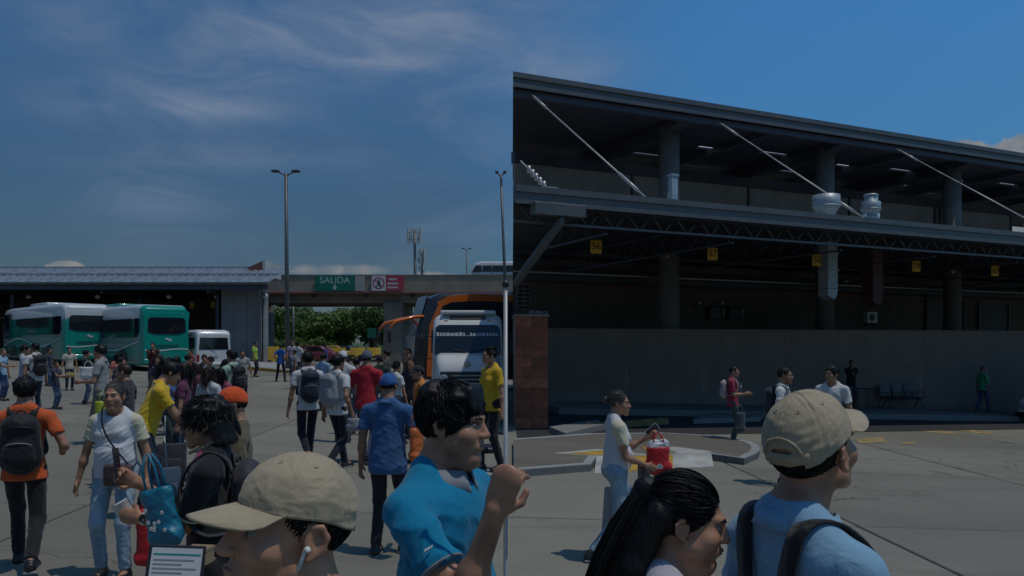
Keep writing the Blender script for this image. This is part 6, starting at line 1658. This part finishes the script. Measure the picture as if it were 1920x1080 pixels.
def bag(name, label, pos, rz, w, d, h, m, parent=None, handles=True, hh=.16, seed=0, taper=.8, cat='bag', vox=.012, hm=None):
    """soft carrier bag hanging from its handles; pos is the middle of its top edge"""
    t = thing(name, label, cat, pos, rz); F_ = Field(np.arange(-w - .05, w + .05, vox), np.arange(-d - .06, d + .06, vox), np.arange(-h - .04, .06, vox))
    F_.cap((-w * .62 * taper, 0, -h + d), (w * .62 * taper, 0, -h + d), d, d, .02); F_.cap((-w + d * .8, 0, -.02), (w - d * .8, 0, -.02), d * .7, d * .7, .02)
    F_.cap((0, 0, -h + d * 1.2), (0, 0, -.05), w * .92, w * .95, .02, ((0, 1, 0), d / w)); F_.folds(.012, 26, seed, .4); F_.plane((0, 0, 0), (0, 0, 1))
    link('bag_body', F_.mesh('bag_body', m), t)
    if handles:
        for sy in (-1, 1): MB().tube([(-w * .45, sy * d * .5, -.05), (-w * .38, sy * d * .45, hh * .6), (-w * .1, sy * .012, hh), (w * .1, sy * .012, hh), (w * .38, sy * d * .45, hh * .6), (w * .45, sy * d * .5, -.05)], .006, 6).build('handle', hm or m, t)
    return t
def wpos(pr, p): root = pr[0]; return Matrix.Translation(root.location) @ Matrix.Rotation(root.rotation_euler.z, 4, 'Z') @ Vector(p)

# ---- the man in the khaki cap close to the camera
p1 = who('man in khaki cap and white earbud close to the camera, facing left', 574, 852, 1.50, 234, tone=.66, style='short', detail=2, vox=.0042, strands=1200, cap=khaki, capkw=dict(seed=4, brim_len=.080, curve=.020), shirt=('navy_tee', (.03, .035, .06)), sleeve=.5, tilt=-7, hair='black', hscale=1.06)
HMw = p1[3]
eb = MB().lathe([(.0, -.005), (.0050, -.004), (.0060, 0), (.0045, .004), (.0, .005)], 14, (0, 0, 0), 'x').tube([(.003, .002, 0), (.004, .004, -.012), (.005, .010, -.034)], .0032, 8).build('earbud', m_foam, p1[0])
eb.matrix_local = HMw @ Matrix.Translation((-.084, .002, -.010))

# ---- the young man in the turquoise polo
TURQ = ('turquoise_polo', (.0, .20, .36))
p2 = who('young man in turquoise polo with tousled black hair, raising his hand to the pole', 832, 694, 2.50, 114, tone=.60, style='tousled', detail=2, vox=.0052, strands=3500, hscale=.90, plump=.5, shirt=TURQ, sleeve=.66, turn=-9, tilt=2, w=1.14, belly=.03, collar=True, collar_m=cloth('grey_collar', (.22, .24, .26)),
         arm_r=(.26, .285, .475), pole_r=(.25, 1., -.5), grip_r=1, arm_l=(-.22, .10, -.05))
e_ = p2[1][1]; mid = e_['sh'].lerp(e_['el'], .62)
# pale piping on the sleeve and a small embroidered mark
dn = (e_['el'] - e_['sh']).normalized(); q_ = dn.to_track_quat('Z', 'Y').to_matrix().to_4x4(); se = e_['sh'].lerp(e_['el'], .655)
pp_ = MB().lathe([(.0745 * .955, -.003), (.0760 * .955, 0), (.0745 * .955, .003)], 40, (0, 0, 0)); o = pp_.build('sleeve_piping', cloth('grey_collar', (.22, .24, .26)), p2[0]); o.matrix_local = Matrix.Translation(se - dn * .004) @ q_
camd = (Matrix.Rotation(-p2[0].rotation_euler.z, 4, 'Z') @ (Vector((0, 0, EYE)) - p2[0].location - (Matrix.Rotation(p2[0].rotation_euler.z, 4, 'Z') @ mid))); nn = (camd - dn * camd.dot(dn)).normalized(); tt_ = dn.cross(nn).normalized()
mk = MB(); c0_ = e_['sh'].lerp(e_['el'], .50) + nn * (.049 * p2[4] * 1.035 + .0215)
for (a_, b_, w_) in ((-.016, -.002, .0022), (-.008, .010, .0026), (.002, .018, .0020)):
    q0, q1 = c0_ + tt_ * a_ - dn * (.003 * (a_ > 0)), c0_ + tt_ * b_ + dn * .006; mk.tube([q0, (q0 + q1) / 2 + nn * .001, q1], [w_ * .6, w_, w_ * .4], 6)
mk.build('sleeve_emblem', m_foam, p2[0])
# ---- orange-shirted man walking away, black backpack
p3 = who('man in orange shirt and black trousers walking away at the left edge', 46, 695, 6.6, 338, tone=.5, shirt=('orange_shirt', (.62, .11, .03)), pants=BLACKP, style='tousled', vox=.009, foot_r=(.10, -.34, .06), foot_l=(-.08, .22, 0), w=1.05, arm_r=(.28, .16, .12), arm_l=(-.26, -.02, -.06), sleeve=.62)
backpack('bulky black backpack on the orange-shirted man', p3, m_bagblack, (.17, .10, .25), z=.24)
# ---- grey-haired woman facing the camera
p4 = who('smiling grey-haired woman in cream-sleeved tee and ripped pale jeans facing the camera', 217, 712, 6.5, 176, tone=.55, shirt=('raglan_tee', (.5, .5, .5)), pants=('x', 0, 1.0, m_rip), style='bun', hair='grey', strands=700, fem=True, w=1.15, belly=.035, detail=1, plump=.6, vox=.0078, sleeve=.60, foot_r=(.11, .02, 0), foot_l=(-.12, .10, 0),
         arm_r=(.31, .03, -.10), arm_l=(-.29, .06, -.08), grip_l=1, hem=.05)
m_brownbag = mat('brown_leather', (.07, .045, .035), .45, 0, .15, 20, bump=.3)
def shoulder_bag(label, pr, c, m, w=.11, h=.085, d=.035, strap=True):
    root, J, up, HM, s_ = pr; cc = up(c); t = thing('shoulder_bag', label, 'bag', root.location, root.rotation_euler.z)
    MB().box(-w, w, -d, d, -h, h).build('bag_body', m, t, .025, 3, loc=cc); MB().prism([(-w * .8, h * .9), (w * .8, h * .9), (w * .75, -.1 * h), (w * .4, -.45 * h), (-w * .4, -.45 * h), (-w * .75, -.1 * h)], 'y', d + .001, d + .010).build('flap', m, t, .004, loc=cc)
    MB().lathe([(.012, -.002), (.012, .004)], 12, (0, d + .012, -.3 * h), 'y').build('clasp', m_chrome, t, loc=cc)
    if strap:
        sx = -1 if c[0] > 0 else 1
        strap_mesh([cc + Vector((-sx * w * .8, 0, h * .8)), up((-sx * .02, .150, .26)), up((sx * .05, .14, .40)), up((sx * .085, .075, .52)), up((sx * .09, 0, .565)), up((sx * .07, -.10, .48)), up((-sx * .05, -.13, .25)), up((-sx * .15, -.06, .08)), cc + Vector((-sx * w * .9, -.02, h * .8))], .008, t, m_blackp, up, th=.004)
    return t
shoulder_bag('small brown leather bag hanging at the grey-haired woman\'s hip', p4, (-.10, .19, -.01), m_brownbag)
hp = wpos(p4, p4[1][-1]['palm'])
bag('red_bag', 'long red plastic bag in the grey-haired woman\'s left hand', hp + Vector((.0, -.01, -.16)), R(10), .085, .06, .46, m_redbag, seed=3)
# ---- person in the black jersey with cup, phone and watch
p5 = who('person in black sports jersey with layered black hair, facing left with cup and phone', 397, 740, 3.9, 262, tone=.60, shirt=('black_jersey', (.012, .012, .014)), pants=BLACKP, style='mullet', detail=1, vox=.0062, strands=2500, sleeve=.80, w=1.0, arm_l=(-.02, .33, .20), arm_r=(.06, .37, .36), grip_l=1, grip_r=1, turn=0, tilt=4)
root, J, up, HM, s_ = p5
backpack('dark grey backpack worn by the person in black jersey', p5, nylon('charcoal_nylon', (.035, .035, .04)), (.14, .08, .21), z=.27)
m_trim = cloth('gold_trim', (.35, .30, .18))
strap_mesh([up((-.075, .02, .545)), up((-.055, .075, .525)), up((0, .105, .505)), up((.055, .075, .525)), up((.075, .02, .545))], .006, root, m_trim, up, 'neck_trim', .004)
for sx in (-1,):
    dn = (J[sx]['el'] - J[sx]['sh']).normalized(); q_ = dn.to_track_quat('Z', 'Y').to_matrix().to_4x4()
    o = MB().lathe([(.071, -.004), (.073, 0), (.071, .004)], 32).build('sleeve_trim', m_trim, root); o.matrix_local = Matrix.Translation(J[sx]['sh'].lerp(J[sx]['el'], .79)) @ q_
j = J[-1]; dn = (j['wr'] - j['el']).normalized(); q_ = dn.to_track_quat('Z', 'Y').to_matrix().to_4x4()
wt = thing('wristwatch', 'black-dial white-strap wristwatch on the cup-holding wrist', 'watch', root.location, root.rotation_euler.z)
o = MB().lathe([(.030, -.011), (.0315, 0), (.030, .011)], 24).build('strap', m_foam, wt); o.matrix_local = Matrix.Translation(j['wr'] - dn * .03) @ q_
o = MB().lathe([(.017, 0), (.021, .002), (.021, .010), (.018, .011)], 20, (0, 0, 0), 'x').build('dial', m_blackp, wt); o.matrix_local = Matrix.Translation(j['wr'] - dn * .03 + Vector((-.031, 0, .008)))
cp = wpos(p5, j['palm'] + j['dh'] * .03 + j['pn'] * .045)
cup = thing('foam_cup', 'tilted white foam cup in the hand with the watch', 'cup', cp); cup.rotation_euler = (R(8), R(-32), 0)
MB().lathe([(.030, -.055), (.0305, -.052), (.043, .06), (.0455, .062), (.0455, .066), (.040, .066), (.029, -.050)], 28).build('cup_body', m_foam, cup)
MB().lathe([(.0395, .058), (.0395, .060)], 24).build('drink', mat('pale_drink', (.4, .36, .3), .3), cup)
j = J[1]; cp = wpos(p5, j['palm'] + j['dh'] * .02 + j['pn'] * .03)
ph = thing('phone', 'black phone held upright by the person in black jersey', 'phone', cp); ph.rotation_euler = (R(-8), R(6), R(100))
MB().box(-.037, .037, -.005, .005, -.02, .13).build('phone_body', m_blackp, ph, .004, 2); MB().box(-.033, .033, -.0065, -.005, -.016, .126).build('screen', m_glass, ph)
bb_ = bag('blue_bag', 'blue printed carrier bag with white flowers before the black jersey', at(292, 915, 3.7), R(-18), .085, .05, .27, m_bluebag, seed=8, vox=.008); bb_.rotation_euler = (0, R(-14), R(-12))
for k in range(9):
    a_ = random.uniform(-.05, .05), random.uniform(-.23, -.05); mb = MB()
    for q in range(5): w_ = q * 1.2566; mb.lathe([(.0001, -.0005), (.0045, -.0005), (.0045, .0008)], 8, (a_[0] + .006 * math.cos(w_), -.054, a_[1] + .006 * math.sin(w_)), 'y')
    mb.build('flower_print', m_foam, bb_)
# documents held at the bottom of the picture
dc = thing('document_folder', 'open black folder with printed white sheets in front of the black jersey', 'folder', at(333, 1022, 3.3)); dc.rotation_euler = (R(-14), R(3), R(4))
MB().box(-.115, .115, .0, .012, -.30, 0).build('folder_cover', m_blackp, dc, .004); MB().box(-.098, .105, -.004, -.001, -.28, -.012).build('paper_sheet', m_signw, dc)
MB().box(-.09, .10, -.0055, -.0042, -.040, -.034).build('teal_rule', m_teal, dc)
for k in range(12): box_obj('text_line', mat('print_grey', (.28, .29, .31), .8), dc, -.088, random.uniform(.02, .095), -.0055, -.0042, -.062 - k * .017, -.057 - k * .017)
bx = thing('cardboard_box', 'small brown cardboard tray behind the folder', 'box', at(374, 1026, 3.5), R(-8)); MB().box(-.05, .05, -.04, .04, -.07, 0).build('tray', mat('cardboard', (.30, .21, .12), .85, bump=.1), bx, .004); MB().box(-.052, .052, -.042, .042, -.010, .002).build('tray_rim', mat('cardboard', (.3, .21, .12)), bx)
# ---- the orange-capped man and the pink tee behind
p6 = who('man in bright orange cap and olive tee behind the black jersey', 444, 719, 5.3, 252, H=1.66, tone=.56, shirt=('olive_tee', (.115, .095, .055)), pants=DKJ, style='crop', vox=.0085, w=1.1, sleeve=.66, tilt=10, detail=1, cap=cloth('orange_cap', (.70, .09, .02)))
p7 = who('woman in magenta tee mostly hidden behind the person in black', 402, 0, 4.6, 255, H=1.62, tone=.62, shirt=('magenta_tee', (.45, .015, .13)), pants=DKJ, style='pony', fem=True, w=1.25, vox=.0085, sleeve=.6, tilt=18)
# ---- yellow polo bending over a suitcase, and neighbours
p8 = who('man in yellow polo bending towards a suitcase behind the grey-haired woman', 268, 681, 8.6, 62, H=1.74, tone=.5, shirt=('yellow_polo', (.62, .40, .02)), pants=DKJ, style='short', lean=22, arm_r=(.22, .45, .12), arm_l=(-.1, .5, .15), tilt=25, w=1.15, sleeve=.6, collar=True)
p9 = who('man with short brown hair looking left behind the grey-haired woman', 236, 680, 10.2, 268, tone=.5, shirt=('charcoal_shirt', (.04, .04, .045)), pants=DKJ, hair='brown', style='crop')
p10 = who('long-haired woman in blue blouse in profile facing right', 312, 670, 11.5, 85, tone=.55, shirt=('blue_blouse', (.07, .13, .30)), pants=('green_trousers', (.04, .06, .055)), style='long', fem=True, arm_r=(.15, .42, .08), sleeve=.85, foot_r=(.09, .2, 0), foot_l=(-.08, -.2, .03))
p11 = who('tall man in grey polo looking left near the teal coaches', 190, 645, 14.0, 262, tone=.5, shirt=('grey_polo', (.26, .27, .27)), pants=('grey_trousers', (.12, .125, .13)), style='short', collar=True, arm_l=(-.18, .28, .15), sleeve=.6)
hb = wpos(p11, p11[1][1]['palm']); bag('lime_bag', 'lime green bag carried low by the tall grey-polo man', (X(193, 13.6), 13.6, Z(752, 13.6)), R(30), .13, .07, .42, plastic('lime_plastic', (.42, .46, .03)), handles=True, vox=.02)
p12 = who('person in dark jacket holding a phone, with a white bag', 160, 655, 21.5, 60, tone=.5, shirt=('dark_jacket', (.02, .022, .025)), pants=JEANS, sleeve=1.5, arm_r=(.12, .28, .42), vox=.018)
bag('white_bag', 'white shoulder bag of the person in the dark jacket', (X(166, 21.2), 21.2, Z(688, 21.2)), R(20), .22, .08, .30, m_foam, vox=.02)
p13 = who('boy in dark blue shirt holding out something yellow', 104, 676, 19.8, 95, tone=.45, shirt=('navy_shirt', (.03, .04, .07)), pants=JEANS, style='crop', arm_r=(.1, .45, .25), arm_l=(-.1, .4, .22), vox=.017)
yb = thing('yellow_packet', 'small yellow packet held by the boy in navy', 'packet', wpos(p13, p13[1][1]['palm'] + Vector((0, .05, .02)))); MB().box(-.09, .09, -.05, .05, -.04, .06).build('packet_body', m_taxi, yb, .02, 2); MB().box(-.09, .09, -.052, -.048, .0, .02).build('packet_label', m_signw, yb)
p14 = who('man in pale blue shirt talking, left of his white-shirted companion', 45, 645, 18.2, 60, tone=.5, shirt=('pale_blue_shirt', (.36, .42, .50)), pants=DKJ, vox=.017)
p15 = who('man in white shirt facing his pale-blue-shirted companion', 67, 642, 18.0, 300, tone=.5, shirt=W_SHIRT, pants=DKJ, vox=.017)
backpack('black backpack standing out behind the white-shirted man', p15, m_bagblack, (.17, .1, .24), vox=.02)
p16 = who('elderly man in light blue vest at the far left edge', 4, 652, 21.5, 95, tone=.6, hair='grey', style='crop', shirt=('light_vest', (.25, .42, .58)), pants=('denim_mid', (.05, .08, .16)), arm_r=(.1, .4, .2), vox=.018)
p17 = who('man in maroon jacket standing before the second teal coach', 287, 641, 29, 170, tone=.5, shirt=('maroon_jacket', (.05, .015, .018)), pants=DKJ, sleeve=1.5, arm_r=(.1, .2, .35), arm_l=(-.1, .2, .35), vox=.02)
p18 = who('guard in lime reflective vest standing by the hall pier', 478, 640, 39.0, 95, H=1.74, tone=.45, shirt=('lime_vest', (.36, .55, .06)), pants=BLACKP, style='crop', vox=.02)
p19 = who('man in royal blue shirt with hands on hips, seen from behind', 526, 645, 35.6, 2, tone=.45, shirt=('royal_blue_shirt', (.015, .10, .36)), pants=BLACKP, arm_r=(.19, .06, .10), arm_l=(-.19, .06, .10), foot_r=(.2, 0, 0), foot_l=(-.2, 0, 0), vox=.02, style='crop')
for (lab, px, top, d, f, sc, pc, kw) in (
    ('man in lilac shirt behind the royal blue shirt', 548, 638, 42, 150, ('lilac_shirt', (.34, .30, .42)), DKJ, {}),
    ('man in white shirt in the far group by the exit', 560, 640, 37, 30, W_SHIRT, DKJ, {}),
    ('woman in pale pink top in the far group by the exit', 573, 650, 33, 200, ('pale_pink_top', (.48, .30, .32)), DKJ, dict(fem=True, style='long')),
    ('woman in dark top with white panel in the far group', 553, 655, 31, 250, ('grey_white_top', (.22, .22, .24)), BLACKP, dict(fem=True)),
    ('man in dark blue shirt by the yellow barrier', 611, 646, 47, 90, ('deep_blue_shirt', (.02, .04, .20)), BLACKP, {}),
    ('man in grey shirt beyond the red-shirted man', 726, 655, 22, 280, ('dark_grey_tee', (.07, .072, .075)), DKJ, {}),
    ('man in dark shirt beside the front of the orange coach', 765, 650, 23, 240, ('brown_shirt', (.10, .06, .04)), BLACKP, {}),
    ('woman with brown hair standing before the white van', 370, 680, 14.5, 250, ('maroon_top', (.10, .03, .04)), DKJ, dict(fem=True, style='long', hair='brown')),
    ('woman in white blouse with dark brown hair, seen from behind', 392, 686, 11.8, 20, W_SHIRT, DKJ, dict(fem=True, style='long', hair='brown', w=1.1)),
    ('woman in pink top to the right of the white blouse', 413, 690, 13.5, 330, ('rose_top', (.40, .10, .16)), DKJ, dict(fem=True, style='long')),
    ('man in red checked shirt at the rear corner of the teal coach', 357, 655, 30, 200, ('red_check_shirt', (.35, .06, .07)), DKJ, {}),
    ('man in white cap and white shirt just beyond the student with grey backpack', 643, 656, 15.5, 350, ('white_cotton', (.58, .58, .57)), DKJ, dict(capm='white_green')),
    ('man in black cap and orange shirt at the front of the minibus', 787, 684, 13.2, 250, ('amber_shirt', (.55, .20, .03)), BLACKP, dict(capm='black')),
    ('man in dark tee near the orange mirror arm', 772, 668, 16.5, 200, ('black_tee', (.025, .025, .03)), DKJ, {})):
    cm = kw.pop('capm', None)
    if cm: kw['cap'] = cloth('white_cap', (.6, .62, .6)) if cm == 'white_green' else cloth('black_cap', (.02, .02, .025))
    who(lab, px, top, d, f, tone=.5, shirt=sc, pants=pc, **({'style': 'crop'} | kw))
for (lab, px, top, d, f, sc, pc, kw) in (
    ('man in plain black tee behind the tall grey polo', 226, 668, 16.5, 100, ('black_tee', (.025, .025, .03)), DKJ, {}),
    ('woman with long hair in plum top facing the long-haired woman in blue', 345, 678, 10.8, 262, ('plum_top', (.12, .03, .07)), DKJ, dict(fem=True, style='long')),
    ('man in navy tee beyond the yellow polo', 300, 664, 17.0, 200, ('navy_tee', (.03, .035, .06)), DKJ, {}),
    ('man in grey shirt near the back of the white van', 383, 664, 20.5, 150, ('mid_grey_shirt', (.16, .165, .17)), JEANS, {}),
    ('woman in black blouse left of the black-backpacked pale green shirt', 424, 672, 17.5, 60, ('black_blouse', (.02, .02, .022)), JEANS, dict(fem=True, style='long')),
    ('man in sky blue shirt between the students and the taxi', 606, 662, 22.0, 20, ('sky_shirt', (.22, .36, .50)), DKJ, {}),
    ('man in black cap and dark shirt just right of the red shirt', 712, 664, 18.5, 340, ('dark_green_shirt', (.03, .05, .04)), JEANS, dict(capm='black')),
    ('woman in white top walking past the minibus front', 742, 676, 15.5, 40, W_SHIRT, DKJ, dict(fem=True, style='bun')),
    ('man in dark striped shirt standing behind the blue polo', 668, 668, 16.8, 10, ('slate_shirt', (.07, .08, .10)), JEANS, {}),
    ('woman in coral top standing between the yellow polo and the teal coach', 222, 660, 21.0, 140, ('coral_top', (.50, .16, .12)), JEANS, dict(fem=True, style='long')),
    ('man in white tee just right of the yellow polo, farther back', 330, 667, 16.0, 30, W_SHIRT, DKJ, {}),
    ('woman in teal blouse before the white van', 395, 668, 18.5, 210, ('teal_blouse', (.03, .20, .20)), DKJ, dict(fem=True, style='bun')),
    ('man in brown jacket behind the black-haired women', 352, 664, 20.0, 60, ('brown_jacket', (.08, .05, .03)), DKJ, dict(sleeve=1.5)),
    ('man in light grey shirt left of the lime vest guard', 455, 655, 25.0, 160, ('light_grey_shirt', (.34, .34, .33)), DKJ, {}),
    ('man in cream shirt far off by the teal coach corner', 130, 650, 26.0, 140, ('cream_shirt', (.45, .42, .34)), DKJ, {}),
    ('man in navy shirt and jeans just left of the teal coach corner', 92, 652, 27.5, 100, ('navy_shirt', (.03, .04, .07)), JEANS, {})):
    cm = kw.pop('capm', None)
    if cm: kw['cap'] = cloth('black_cap', (.02, .02, .025))
    who(lab, px, top, d, f, tone=.5, shirt=sc, pants=pc, **({'style': 'short'} | kw))
# ---- students walking away
p21 = who('student in white shirt with navy backpack walking away', 577, 655, 12.8, 332, tone=.45, shirt=W_SHIRT, pants=('navy_trousers', (.014, .016, .028)), foot_r=(.09, .28, 0), foot_l=(-.06, -.28, .10), sleeve=.6)
backpack('navy backpack on the student walking away at the left', p21, nylon('navy_nylon', (.02, .028, .045)), (.16, .09, .24), z=.28, vox=.014)
p22 = who('student in white shirt with pale grey backpack walking away', 632, 661, 12.2, 30, tone=.45, shirt=W_SHIRT, pants=('navy_trousers', (.014, .016, .028)), foot_r=(.09, -.26, .10), foot_l=(-.08, .26, 0), arm_r=(.30, -.02, -.05), grip_r=1, sleeve=.6)
backpack('pale grey backpack on the student left of the red shirt', p22, nylon('grey_nylon', (.25, .26, .28)), (.17, .09, .24), z=.28, vox=.014)
bag('grey_bag', 'small grey bundle in the hand of the grey-backpack student', wpos(p22, p22[1][1]['palm']) + Vector((0, -.02, -.02)), 0, .10, .07, .20, nylon('grey_nylon', (.25, .26, .28)), handles=False, vox=.016)
p23 = who('man in red shirt and grey cap walking away', 687, 650, 13.0, 5, H=1.84, tone=.45, shirt=('red_shirt', (.42, .02, .035)), pants=JEANS, style='crop', w=1.08, foot_r=(.09, -.16, .04), foot_l=(-.09, .16, 0), sleeve=.7, cap=cloth('grey_cap', (.10, .11, .14)))
p24 = who('man in blue polo and blue cap seen from behind in the middle of the yard', 727, 700, 7.5, 8, H=1.70, tone=.42, shirt=('blue_polo', (.045, .12, .27)), pants=BLACKP, style='crop', w=1.12, belly=.01, vox=.009, sleeve=.66, arm_l=(-.27, .02, -.10), arm_r=(.27, .26, .10), foot_r=(.12, .12, 0), foot_l=(-.10, -.06, 0), hem=-.06, collar=True, tilt=8, cap=cloth('blue_cap', (.03, .10, .30)))
bag('orange_bag', 'orange and white bag at the blue-polo man\'s right side', (X(781, 7.3), 7.3, Z(802, 7.3)), R(60), .09, .05, .30, plastic('orange_plastic', (.60, .14, .03)), seed=11)
p27 = who('woman in mustard yellow top before the white minibus', 921, 649, 11.2, 235, H=1.74, lift=.24, tone=.5, shirt=('mustard_top', (.58, .36, .02)), pants=BLACKP, style='bun', hair='black', fem=True, w=1.1, sleeve=.66, arm_r=(.27, .06, -.02), detail=1, vox=.011, foot_l=(-.10, -.10, 0), foot_r=(.09, .10, 0), turn=12)
st = thing('step_block', 'low concrete step under the woman in mustard yellow', 'step', (p27[0].location.x, p27[0].location.y, p27[0].location.z - .24)); MB().box(-.33, .26, -.3, .35, -.08, .235).build('block', m_kerb, st, .01); MB().box(-.335, .265, -.305, -.298, .16, .225).build('painted_edge', m_yellow, st)
p28 = who('man in pale green shirt glancing left, black backpack on', 436, 655, 15.0, 300, tone=.5, shirt=('pale_green_shirt', (.36, .50, .38)), pants=DKJ, style='tousled', sleeve=.7)
backpack('black backpack on the man in pale green', p28, m_bagblack, (.15, .09, .22), vox=.014)
# suitcases
def suitcase(label, px, py, d, rz, m, tilt=0, hgt=.46):
    q = at(px, py, d); t = thing('suitcase', label, 'suitcase', (q.x, q.y, gz(q.x)), rz, 'suitcases'); t.rotation_euler = (tilt, 0, rz)
    MB().box(-.18, .18, -.12, .12, .06, .06 + hgt).build('case', m, t, .03, 3); MB().box(-.12, .12, -.145, -.115, .14, .06 + hgt * .6).build('pocket', m, t, .02, 2)
    for sx in (-.13, .13): MB().lathe([(.03, -.012), (.03, .012)], 12, (sx, .08, .03), 'x').build('wheel', m_blackp, t); MB().tube([(sx * .7, .09, .06 + hgt), (sx * .7, .09, hgt + .45)], .008, 6).build('handle_rod', m_galv, t)
    MB().tube([(-.10, .09, hgt + .45), (.10, .09, hgt + .45)], .014, 8).build('grip', m_blackp, t); return t
suitcase('blue-grey fabric suitcase with extended handle beside the yellow polo', 308, 800, 8.7, R(40), nylon('blue_grey_nylon', (.05, .08, .12)), R(-14))
suitcase('dark suitcase behind the woman in blue blouse', 322, 800, 10.4, R(20), nylon('charcoal_nylon', (.035, .035, .04)), R(-8), .5)

# ---- right side: the walking woman with the red tote
r1 = who('grey-haired woman in profile walking right with a red tote before the terminal', 1155, 720, 7.6, 84, tone=.58, shirt=('raglan_tee', (.5, .5, .5)), pants=('x', 0, 1.0, m_rip), style='bun', hair='grey', strands=700, fem=True, w=1.1, belly=.03, detail=1, vox=.0080, sleeve=.60,
         foot_r=(.08, -.26, .02), foot_l=(-.08, .36, 0), arm_r=(.14, .28, .06), arm_l=(-.06, .34, .32), grip_r=1, grip_l=1, hem=.12, turn=14, shoes=mat('dark_green_shoe', (.02, .028, .026), .5))
hl = wpos(r1, r1[1][-1]['palm'])
tt = bag('red_tote', 'red tote bag with white leaf print and white wrapping inside', hl + Vector((.02, -.08, -.12)), R(4), .118, .06, .25, m_redbag, seed=5, taper=1.1, hh=.13, hm=m_redbag, vox=.010)
F_ = Field(np.arange(-.12, .15, .01), np.arange(-.07, .07, .01), np.arange(-.05, .13, .01)); F_.ell((-.02, 0, .0), (.085, .045, .075), .02); F_.ell((.06, 0, .02), (.05, .04, .06), .02); F_.folds(.02, 40, 2); link('wrapping', F_.mesh('wrapping', m_foam), tt)
mb = MB()
for q in range(7):
    a_ = R(-66 + 22 * q); L_ = .058 - .006 * abs(q - 3); b_ = a_; c1 = Vector((math.sin(b_), 0, math.cos(b_))); c2 = Vector((math.cos(b_), 0, -math.sin(b_))); o0 = Vector((0, -.064, -.20))
    mb.add([o0, o0 + c1 * L_ * .55 + c2 * .010, o0 + c1 * L_, o0 + c1 * L_ * .55 - c2 * .010], [(0, 1, 2, 3)])
mb.build('leaf_print', m_foam, tt)
shoulder_bag('brown shoulder bag swinging in front of the walking woman', r1, (.06, .26, -.02), m_brownbag, strap=False)
phn = thing('phone', 'pale phone in the walking woman\'s far hand', 'phone', hl + Vector((-.02, 0, .03))); phn.rotation_euler = (0, R(50), 0)
MB().box(-.035, .035, -.004, .004, -.07, .07).build('phone_body', m_silver, phn, .003); MB().box(-.03, .03, -.0052, -.004, -.062, .062).build('screen', m_glass, phn)

# ---- the ponytailed woman close to the camera
r2 = who('woman with long glossy half-tied black hair close to the camera, facing right', 1264, 866, 2.0, 99, tone=.60, shirt=('lilac_white_top', (.50, .48, .54)), style='half', strands=3500, plump=1., hscale=.93, detail=2, vox=.0055, fem=True, w=1.15, sleeve=.5, tilt=9)
# ---- the man in the khaki cap seen from behind
r3 = who('man in khaki cap and light blue shirt seen from behind, looking to the right', 1503, 728, 1.95, 72, tone=.55, shirt=('light_blue_shirt', (.22, .40, .55)), style='short', detail=2, vox=.0058, sleeve=1.5, tilt=-19, w=.92, collar=True, turn=-21, hscale=1.04, strands=1500, cap=khaki, capkw=dict(strap=True, seed=9, brim_len=.080, curve=.022))
backpack('black backpack of the man in the khaki cap', r3, m_bagblack, (.14, .06, .22), z=.10, vox=.01)
# ---- others near the terminal
r4 = who('man in red and blue football shirt with pale backpack by the island', 1374, 685, 17.8, 112, tone=.5, shirt=('red_blue_jersey', (.32, .03, .06)), pants=('grey_green_jeans', (.07, .085, .09)), arm_r=(.12, .28, .18), arm_l=(-.1, .3, .16), sleeve=.75, vox=.014, style='crop')
root, J, up, HM, s_ = r4
mb = MB()
for k in range(4): mb.box(-.10 + k * .055, -.075 + k * .055, .165, .172, 0, .32)
o = mb.build('blue_stripes', cloth('deep_blue_stripe', (.03, .04, .18)), root, loc=up((0, 0, .10)) - Vector((0, 0, 0)))
MB().box(-.08, .08, .175, .180, .22, .26).build('chest_lettering', m_foam, root, loc=up((0, 0, .10)))
backpack('pale pink and grey backpack of the football-shirted man', r4, nylon('pale_pink_nylon', (.42, .33, .35)), (.14, .09, .20), vox=.016)
bag('clear_bag', 'dark translucent bag hanging from the football-shirted man\'s hand', wpos(r4, (.22, .18, .72)), 0, .12, .07, .42, nylon('grey_green_film', (.07, .085, .09)), vox=.018)
r5 = who('young man in white shirt with dark straps behind the khaki cap', 1468, 686, 12.4, 118, tone=.5, shirt=W_SHIRT, pants=DKJ, H=1.83, arm_r=(.26, .22, .05), sleeve=.7, collar=True, detail=1, vox=.012, style='crop')
backpack('dark backpack of the white-shirted young man', r5, nylon('navy_nylon', (.02, .028, .045)), (.14, .08, .22), vox=.014)
r6 = who('young man in plain white shirt turning to look left', 1560, 681, 12.8, 215, tone=.5, shirt=W_SHIRT, pants=DKJ, H=1.88, turn=25, arm_r=(.22, .2, .12), sleeve=.7, detail=1, vox=.012, style='short')
r7 = who('man in dark clothes standing in the shade against the low wall', 1596, 668, 28.9, 190, H=1.74, lift=.20, tone=.35, shirt=('black_shirt', (.016, .016, .018)), pants=('dark_denim', (.03, .04, .065)), sleeve=1.5, arm_r=(.02, .25, .28), arm_l=(-.02, .25, .28), vox=.018)
r8 = who('man in green shirt and jeans walking in the shade by the low wall', 1842, 682, 29.2, 80, H=1.70, lift=.20, tone=.4, hair='grey', shirt=('green_shirt', (.03, .36, .18)), pants=('denim_mid', (.05, .08, .16)), sleeve=.9, style='crop', foot_r=(.09, .2, 0), foot_l=(-.08, -.2, .02), vox=.018)
